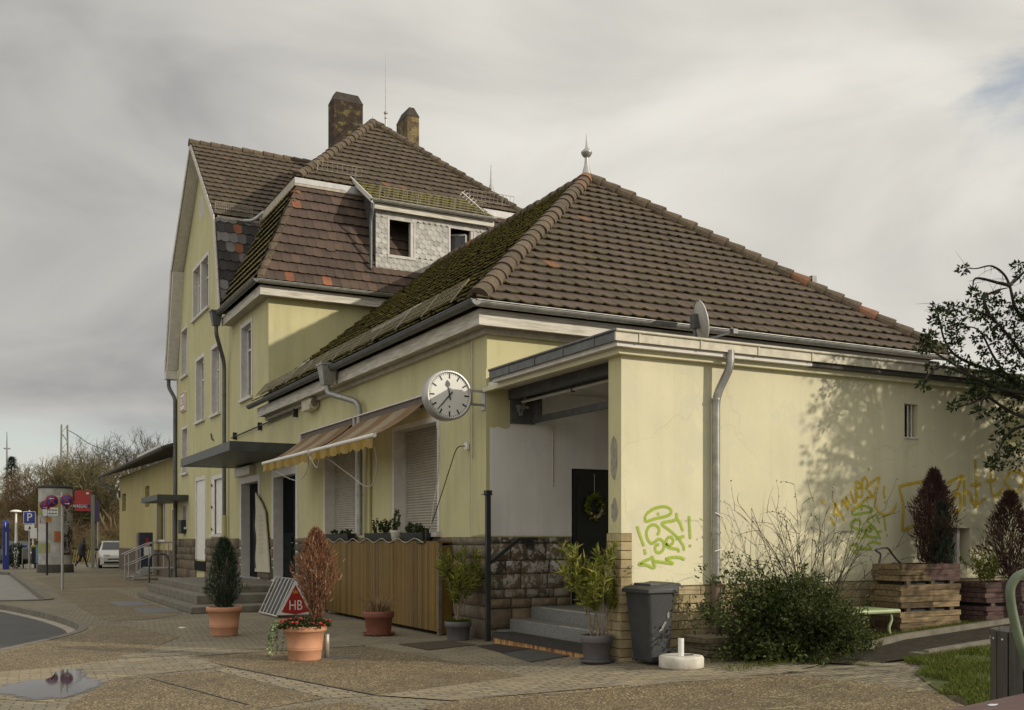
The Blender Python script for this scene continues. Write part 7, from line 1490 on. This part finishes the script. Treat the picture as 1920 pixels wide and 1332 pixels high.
bl = at(11, 1013, 58.5); ip = thing('help_pillar', 'slim blue information pillar with a white i at the left edge', 'pillar', (bl.x, bl.y, 0)); b = B(); b.box((bl.x - .17, bl.y - .12, 0), (bl.x + .17, bl.y + .12, 2.75)); part('body', b, M['signblue'], ip, None, .03); part('lettering', place_text('i', .42, (bl.x - .02, bl.y - .125, 2.5), (1, 0, 0), (0, 0, 1)), M['signwhite'], ip); b = B(); b.box((bl.x - .01, bl.y - .126, .8), (bl.x + .02, bl.y - .121, 2.1)); part('white_stripe', b, M['signwhite'], ip)
hd = at(30, 1013, 60); lf = B(); rr3 = random.Random(6); leaf_blob(lf, rr3, (hd.x, hd.y, .75), (.62, .4, .72), 1500, .10, .06, 0, (0, .6)); single('clipped_shrub', lf, M['darkleaf'], 'dark low shrub between blue pillar and litter cage', 'bush', (hd.x, hd.y, 0))
cb = at(49, 1013, 59); ct = thing('waste_bin', 'grey mesh waste bin with rounded top by the parking sign', 'waste bin', (cb.x, cb.y, 0)); b = B(); b.box((cb.x - .22, cb.y - .18, .55), (cb.x + .22, cb.y + .18, 1.22)); part('basket', b, simple('grey mesh', (.16, .16, .155), .6, .3, 20), ct, None, .06); b = B()
for x in (-.2, .2): b.box((cb.x + x - .02, cb.y - .02, 0), (cb.x + x + .02, cb.y + .02, .6))
part('stand', b, M['steel'], ct)
for i, (px, cc_, lb_) in enumerate(((43, (.035, .09, .30), 'blue lidded news box beside the waste bin'), (66, (.45, .38, .02), 'dark news box with yellow lids near the column'), (74, (.20, .36, .58), 'pale blue news box against the column'))):
    q = at(px, 1013, 60.5); nbx = thing('news_box', lb_, 'news box', (q.x, q.y, 0), 'news boxes by the column'); b = B(); b.box((q.x - .2, q.y - .15, .25 if i != 2 else .3), (q.x + .2, q.y + .15, 1.22 if i != 2 else 1.32)); part('body', b, simple('news box body', (.03, .03, .03) if i != 2 else cc_, .5, .2, 6), nbx, None, .02); b = B(); b.box((q.x - .22, q.y - .18, 1.225 if i != 2 else 1.325), (q.x + .22, q.y + .15, 1.36)); part('lid', b, simple('news box lid', cc_, .5, .1, 5), nbx, None, .03); b = B(); b.box((q.x - .05, q.y - .05, 0), (q.x + .05, q.y + .05, .3)); part('foot', b, M['blackmetal'], nbx)

# ------------------------------------------------------------------ vehicles and walker
def make_car(name, label, loc, yaw, paint, group=None):
    t = thing(name, label, 'car', (0, 0, 0), group); b = B(); S_ = [(0, .25, .60, .63, .66, .58), (.1, .20, .70, .76, .80, .66), (.85, .2, .88, .98, .87, .72), (1.0, .2, .95, 1.04, .88, .74), (1.85, .2, .98, 1.56, .89, .62), (3.5, .2, .98, 1.60, .89, .62), (4.05, .25, .95, 1.15, .85, .66), (4.15, .3, .8, .85, .8, .6)]
    rings = [[V((-w, y, zb)), V((-w, y, zm)), V((-w2, y, zt_)), V((w2, y, zt_)), V((w, y, zm)), V((w, y, zb))] for y, zb, zm, zt_, w, w2 in S_]
    for i in range(len(rings) - 1):
        for k in range(6): b.face([rings[i][k], rings[i+1][k], rings[i+1][(k+1) % 6], rings[i][(k+1) % 6]])
    b.face(list(reversed(rings[0]))); b.face(rings[-1]); part('body', b, paint, t, None, .03)
    g = B(); k = V((0, -.012, .012)); g.face([V((-.70, 1.06, 1.07)) + k, V((.70, 1.06, 1.07)) + k, V((.59, 1.78, 1.52)) + k, V((-.59, 1.78, 1.52)) + k]); part('windscreen', g, M['glass'], t)
    for s in (-1, 1):
        g = B(); g.face([V((s * .885, 1.15, 1.03)), V((s * .895, 3.4, 1.05)), V((s * .66, 3.3, 1.52)), V((s * .67, 1.9, 1.50))]); part('side_window', g, M['glass'], t)
        h = B(); h.box((s * .48 - .17, -.01 + .06, .62), (s * .48 + .17, .2, .80)); part('headlight', h, simple('headlight glass', (.5, .5, .5), .15, .1, 5), t, None, .03)
        mi = B(); mi.box((s * .98 - .09, 1.2, 1.02), (s * .98 + .09, 1.3, 1.16)); part('wing_mirror', mi, M['black'], t, None, .02)
        for y in (.75, 3.3): wh = B(); wh.lathe([(.02, -.1), (.2, -.11), (.30, -.1), (.315, -.07), (.315, .07), (.3, .1), (.02, .1)], 24, (s * .80, y, .315), None, True, Matrix.Rotation(R(90), 4, 'Y')); part('wheel', wh, M['black'], t)
    g = B(); g.box((-.42, -.012, .50), (.42, .03, .57)); g.box((-.62, -.01, .28), (.62, .06, .40)); part('grille', g, M['black'], t); g = B(); g.box((-.26, -.02, .41), (.26, .02, .49)); part('number_plate', g, M['signwhite'], t)
    t.location = loc; t.rotation_euler = (0, 0, yaw); return t
cq = at(208, 1013, 60.5); make_car('parked_car', 'white compact van parked nose out behind the shed corner', (cq.x + .25, cq.y, 0), R(-4), simple('white car paint', (.62, .62, .60), .25, .05, 3, 0, 0))
cq = at(44, 1013, 74); make_car('parked_car', 'dark parked car behind the bins and parking sign', (cq.x, cq.y, 0), R(8), simple('dark green car paint', (.03, .038, .036), .25, .1, 3, 0, 0))
wp = at(154, 1013, 62); wpos = V((wp.x, wp.y, 0)); pw = thing('person', 'person in dark coat walking past beside the red sign', 'person', wpos)
def skinned(name, verts, edges, radii, mat, parent, sub=1):
    me = bpy.data.meshes.new(name); me.from_pydata([tuple(V(v)) for v in verts], edges, []); o = bpy.data.objects.new(name, me); scene.collection.objects.link(o); o.parent = parent; me.materials.append(mat)
    sk = o.modifiers.new('skin', 'SKIN'); sk.use_smooth_shade = True; ss = o.modifiers.new('sub', 'SUBSURF'); ss.levels = sub; ss.render_levels = sub
    for d, q in zip(me.skin_vertices[0].data, radii): d.radius = (q, q)
    me.skin_vertices[0].data[0].use_root = True; return o
Vb = [(0, 0, .95), (.02, 0, 1.2), (.06, 0, 1.42), (.09, 0, 1.53), (.12, 0, 1.63), (.13, 0, 1.74), (.0, -.1, .9), (.16, -.1, .5), (.26, -.1, .1), (.36, -.1, .05), (0, .1, .9), (-.10, .1, .5), (-.38, .1, .16), (-.30, .1, .07), (.06, -.2, 1.4), (-.06, -.24, 1.13), (.06, -.24, .9), (.06, .2, 1.4), (.16, .24, 1.14), (.32, .22, .96)]
Eb = [(0, 1), (1, 2), (2, 3), (3, 4), (4, 5), (0, 6), (6, 7), (7, 8), (8, 9), (0, 10), (10, 11), (11, 12), (12, 13), (2, 14), (14, 15), (15, 16), (2, 17), (17, 18), (18, 19)]
skinned('body', Vb, Eb, [.17, .17, .17, .065, .10, .085, .11, .075, .05, .04, .11, .075, .05, .04, .085, .06, .04, .085, .06, .04], simple('dark clothing', (.022, .022, .028), .85, .3, 6), pw)
b = B(); b.sphere((wpos.x + .125, wpos.y, 1.68), .098, 12, 8, (1, .85, 1.2)); b.sphere((wpos.x + .225, wpos.y, 1.665), .018, 6, 4); part('face', b, simple('skin', (.36, .22, .15), .6, .1, 6), pw); b = B(); b.sphere((wpos.x + .10, wpos.y, 1.725), .105, 12, 8, (1, .9, .9)); part('hair', b, simple('brown hair', (.05, .03, .02), .8, .2, 9), pw); b = B(); b.box((wpos.x - .16, wpos.y - .2, .85), (wpos.x + .2, wpos.y + .2, 1.08)); pw.rotation_euler = (0, 0, 0)
part('coat', B().tube([(wpos.x - .02, wpos.y, .72), (wpos.x - .01, wpos.y, .95), (wpos.x + .02, wpos.y, 1.2), (wpos.x + .06, wpos.y, 1.46)], [.23, .22, .21, .12], 12), simple('dark blue coat', (.028, .03, .04), .85, .3, 6), pw)

# ------------------------------------------------------------------ distant trees, mast, hedge of scrub
def grow(tb, tw, r, p, d, L, rad, depth, spread=.62, upb=.12, wob=.16):
    n = 3; pts = [p]
    for i in range(n): d = (d + rv(r) * wob + V((0, 0, upb))).normalized(); pts.append(pts[-1] + d * L / n)
    (tb if depth > 2 else tw).tube(pts, [rad * (1 - .35 * k / n) for k in range(n + 1)], 5 if depth > 2 else 3, False)
    if depth == 0: return
    for k in range(3 if depth > 1 else 4):
        a = pts[-1] if k < 2 else pts[r.choice((1, 2))]; nd = (d + rv(r) * spread * 1.5).normalized(); grow(tb, tw, r, a, nd, L * r.uniform(.62, .82), rad * r.uniform(.56, .70), depth - 1, spread, upb, wob)
def bare_tree(label, px, topy, d, seed, mat, depth=6, spread=.62, group='bare trees beyond the forecourt', trunk=.27, twig_r=1):
    p = at(px, 1013, d); H = at(px, topy, d).z; t = thing('bare_tree', label, 'tree', (p.x, p.y, 0), group); r = random.Random(seed); tb, tw = B(), B(); o = V((p.x, p.y, 0))
    tb.tube([o - V((0, 0, .1)), o + V((.05, 0, H * .1)), o + V((.1, 0, H * .2))], [trunk, trunk * .8, trunk * .75], 8); 
    for k in range(3): grow(tb, tw, r, o + V((.1, 0, H * .19)), (V((0, 0, 1)) + rv(r) * .45).normalized(), H * .27, trunk * .62, depth - 1, spread)
    zm = max(v.z for v in tw.v); k = H / zm
    for bb_ in (tb, tw): bb_.v = [V((o.x + (v.x - o.x) * k, o.y + (v.y - o.y) * k, v.z * k)) for v in bb_.v]
    part('trunk', tb, mat, t); part('crown', tw, mat, t); return t
M['treebark'] = simple('olive grey tree bark', (.125, .105, .048), .95, .4, 2, 0, 0); M['greybark'] = simple('grey twig', (.10, .088, .075), .95, .4, 2, 0, 0); M['scrub'] = simple('reddish scrub twig', (.15, .095, .05), .95, .45, 1, 0, 0); M['olive'] = simple('olive scrub twig', (.125, .105, .04), .95, .45, 1, 0, 0)
bare_tree('bare spreading tree nearest the shed roof', 296, 798, 95, 3, M['greybark'], 7); bare_tree('bare tree left of the shed eaves, tallest of the far row', 232, 806, 98, 8, M['greybark'], 7); bare_tree('olive bare tree behind the lattice mast', 150, 826, 96, 13, M['treebark'], 7, .75); bare_tree('broad reddish bare tree above the advertising column', 88, 842, 100, 17, M['scrub'], 7, .8); bare_tree('bare tree behind the red sign', 186, 850, 92, 23, M['treebark'], 7, .7); bare_tree('slim bare tree directly behind the lattice mast and column', 118, 832, 90, 37, M['olive'], 7, .75); bare_tree('bare tree between the red sign and the shed wall', 208, 828, 88, 43, M['treebark'], 7, .7); bare_tree('low reddish bare tree beside the dark conifer', 45, 868, 104, 29, M['scrub'], 7, .8)
q = at(22, 1013, 112); ft = thing('dark_spruce', 'dark green spruce at the far left edge', 'tree', (q.x, q.y, 0)); H = at(22, 852, 112).z; b = B(); r = random.Random(41)
for i in range(2600):
    f = r.random() ** .8; a = r.uniform(0, 6.28); k = 2.6 * (1 - f) ** .9 * (.35 + .65 * r.random()) * (1 + .3 * math.sin(f * 60)); leafq(b, V((q.x + math.cos(a) * k, q.y + math.sin(a) * k, 1.2 + f * (H - 1.4))), V((math.cos(a), math.sin(a), -.25)) + rv(r) * .4, .55, .16, (0, 0, 1), (r.random() * .6, 0, 0))
part('crown', b, M['juniper'], ft); part('trunk', B().tube([(q.x, q.y, 0), (q.x, q.y, H * .95)], [.2, .03], 6), M['bark'], ft)
def scrub(seed, mat, H, W):
    r = random.Random(seed); tw = B()
    for i in range(40):
        a = r.uniform(0, 6.28); p = V((math.cos(a) * W * .25 * r.random(), math.sin(a) * W * .25 * r.random(), 0)); grow(tw, tw, r, p, V((math.cos(a) * .5, math.sin(a) * .5, 1)).normalized(), H * r.uniform(.3, .42), .055, 3, .7, .05)
    return tw
protos = [scrub(50 + i, None, 1, 1) for i in range(2)]; protos = []
for i in range(4):
    mt = [M['scrub'], M['olive'], M['treebark'], M['scrub']][i]; tw = scrub(60 + i, mt, 5.5, 3); o = bpy.data.objects.new('scrub_bush', to_mesh('scrub_bush', tw, mt)); scene.collection.objects.link(o); protos.append(o)
r = random.Random(71); spots = []; k = 0
for row, (d, hs) in enumerate(((108, 1.25), (96, 1.0), (84, .72))):
    x = -25 + row * 9
    while x < 260:
        spots.append((x + r.uniform(-5, 5), d + r.uniform(-4, 4), hs * r.uniform(.8, 1.15) * (1 if not (95 < x < 200 and row == 2) else .6), k % 4)); x += 15.5; k += 1
for i, (px, d, hs, kind) in enumerate(spots):
    o = protos[kind] if i < 4 else protos[kind].copy()
    if i >= 4: scene.collection.objects.link(o)
    p = at(px, 1013, d); o.location = (p.x, p.y, -.1); o.rotation_euler = (0, 0, r.uniform(0, 6.28)); o.scale = (hs * 1.1, hs * 1.1, hs); tag(o, 'leafless brown bush in the scrub belt behind the signs and column', 'bush', 'scrub bushes behind the forecourt')
b = B(); r = random.Random(5)
for i in range(9000):
    px = r.uniform(-60, 270); d = r.uniform(112, 124); p = at(px, 1013, d); z = r.random() ** 1.3 * (5.2 + 1.5 * noise.noise(V((px * .05, 1, 2)))); leafq(b, V((p.x, p.y, z)), rv(r) + V((0, 0, .6)), r.uniform(.5, 1.1), r.uniform(.12, .3), rv(r), (r.random(), 0, 0))
M['scrubmass'] = tinted('brown scrub mass', [(0, (.03, .024, .014)), (.5, (.07, .052, .028)), (1, (.11, .085, .04))], .95, .3, 1, 0, 50); struct('scrub_thicket', b, M['scrubmass'], 'stuff')
lt = thing('low_fence', 'low yellowish lattice fence with pale kerb behind the walker', 'fence', tuple(at(160, 1013, 72) - V((0, 0, 1.65)))); b = B(); f0, f1 = at(128, 1013, 71), at(196, 1013, 71); n_ = 16
for i in range(n_):
    u0 = f0.lerp(f1, i / n_); u1 = f0.lerp(f1, (i + 1) / n_); b.bar((u0.x, u0.y, .15), (u1.x, u1.y, 1.0), .05, .03); b.bar((u1.x, u1.y + .04, .15), (u0.x, u0.y + .04, 1.0), .05, .03)
part('lattice', b, simple('ochre lattice', (.20, .15, .05), .8, .2, 4), lt); b = B(); b.bar((f0.x, f0.y - .3, .02), (f1.x, f1.y - .3, .02), .5, .2); part('pale_base', b, M['gutterstone'], lt)
mp_ = at(121, 1013, 92); mz = at(121, 797, 92).z; mt_ = thing('lattice_mast', 'grey steel lattice mast of the railway overhead line', 'mast', (mp_.x, mp_.y, 0)); b = B(); w0, w1 = .38, .24
for sx_, sy_ in ((-1, -1), (1, -1), (1, 1), (-1, 1)): b.bar((mp_.x + sx_ * w0, mp_.y + sy_ * w0, 0), (mp_.x + sx_ * w1, mp_.y + sy_ * w1, mz), .09, .09)
n_ = 16
for i in range(n_):
    z0_, z1_ = mz * i / n_, mz * (i + 1) / n_; k0 = w0 + (w1 - w0) * i / n_; k1_ = w0 + (w1 - w0) * (i + 1) / n_; s = 1 if i % 2 else -1
    for sy_ in (-1, 1): b.bar((mp_.x - s * k0, mp_.y + sy_ * k0, z0_), (mp_.x + s * k1_, mp_.y + sy_ * k1_, z1_), .06, .05)
part('lattice', b, simple('pale mast paint', (.26, .265, .22), .7, .15, 3), mt_); b = B(); b.tube(catmull([(mp_.x + .2, mp_.y, mz - .4), (mp_.x + 1.0, mp_.y, mz - .85), (mp_.x + 3, mp_.y + 3, mz - 1.6), (mp_.x + 9, mp_.y + 9, mz - 2.6)], 5), .03, 4); part('wire', b, M['blackmetal'], mt_)
ap = at(13, 1013, 150); az_ = at(13, 810, 150).z; at_ = thing('radio_mast', 'thin radio mast rising at the far left', 'mast', (ap.x, ap.y, 0)); b = B(); b.tube([(ap.x, ap.y, 0), (ap.x, ap.y, az_ * .85), (ap.x, ap.y, az_)], [.22, .12, .05], 6); b.bar((ap.x - .45, ap.y, az_ * .86), (ap.x + .45, ap.y, az_ * .86), .12, .2); part('mast_rod', b, simple('grey mast', (.2, .2, .2), .7, .1, 3), at_)
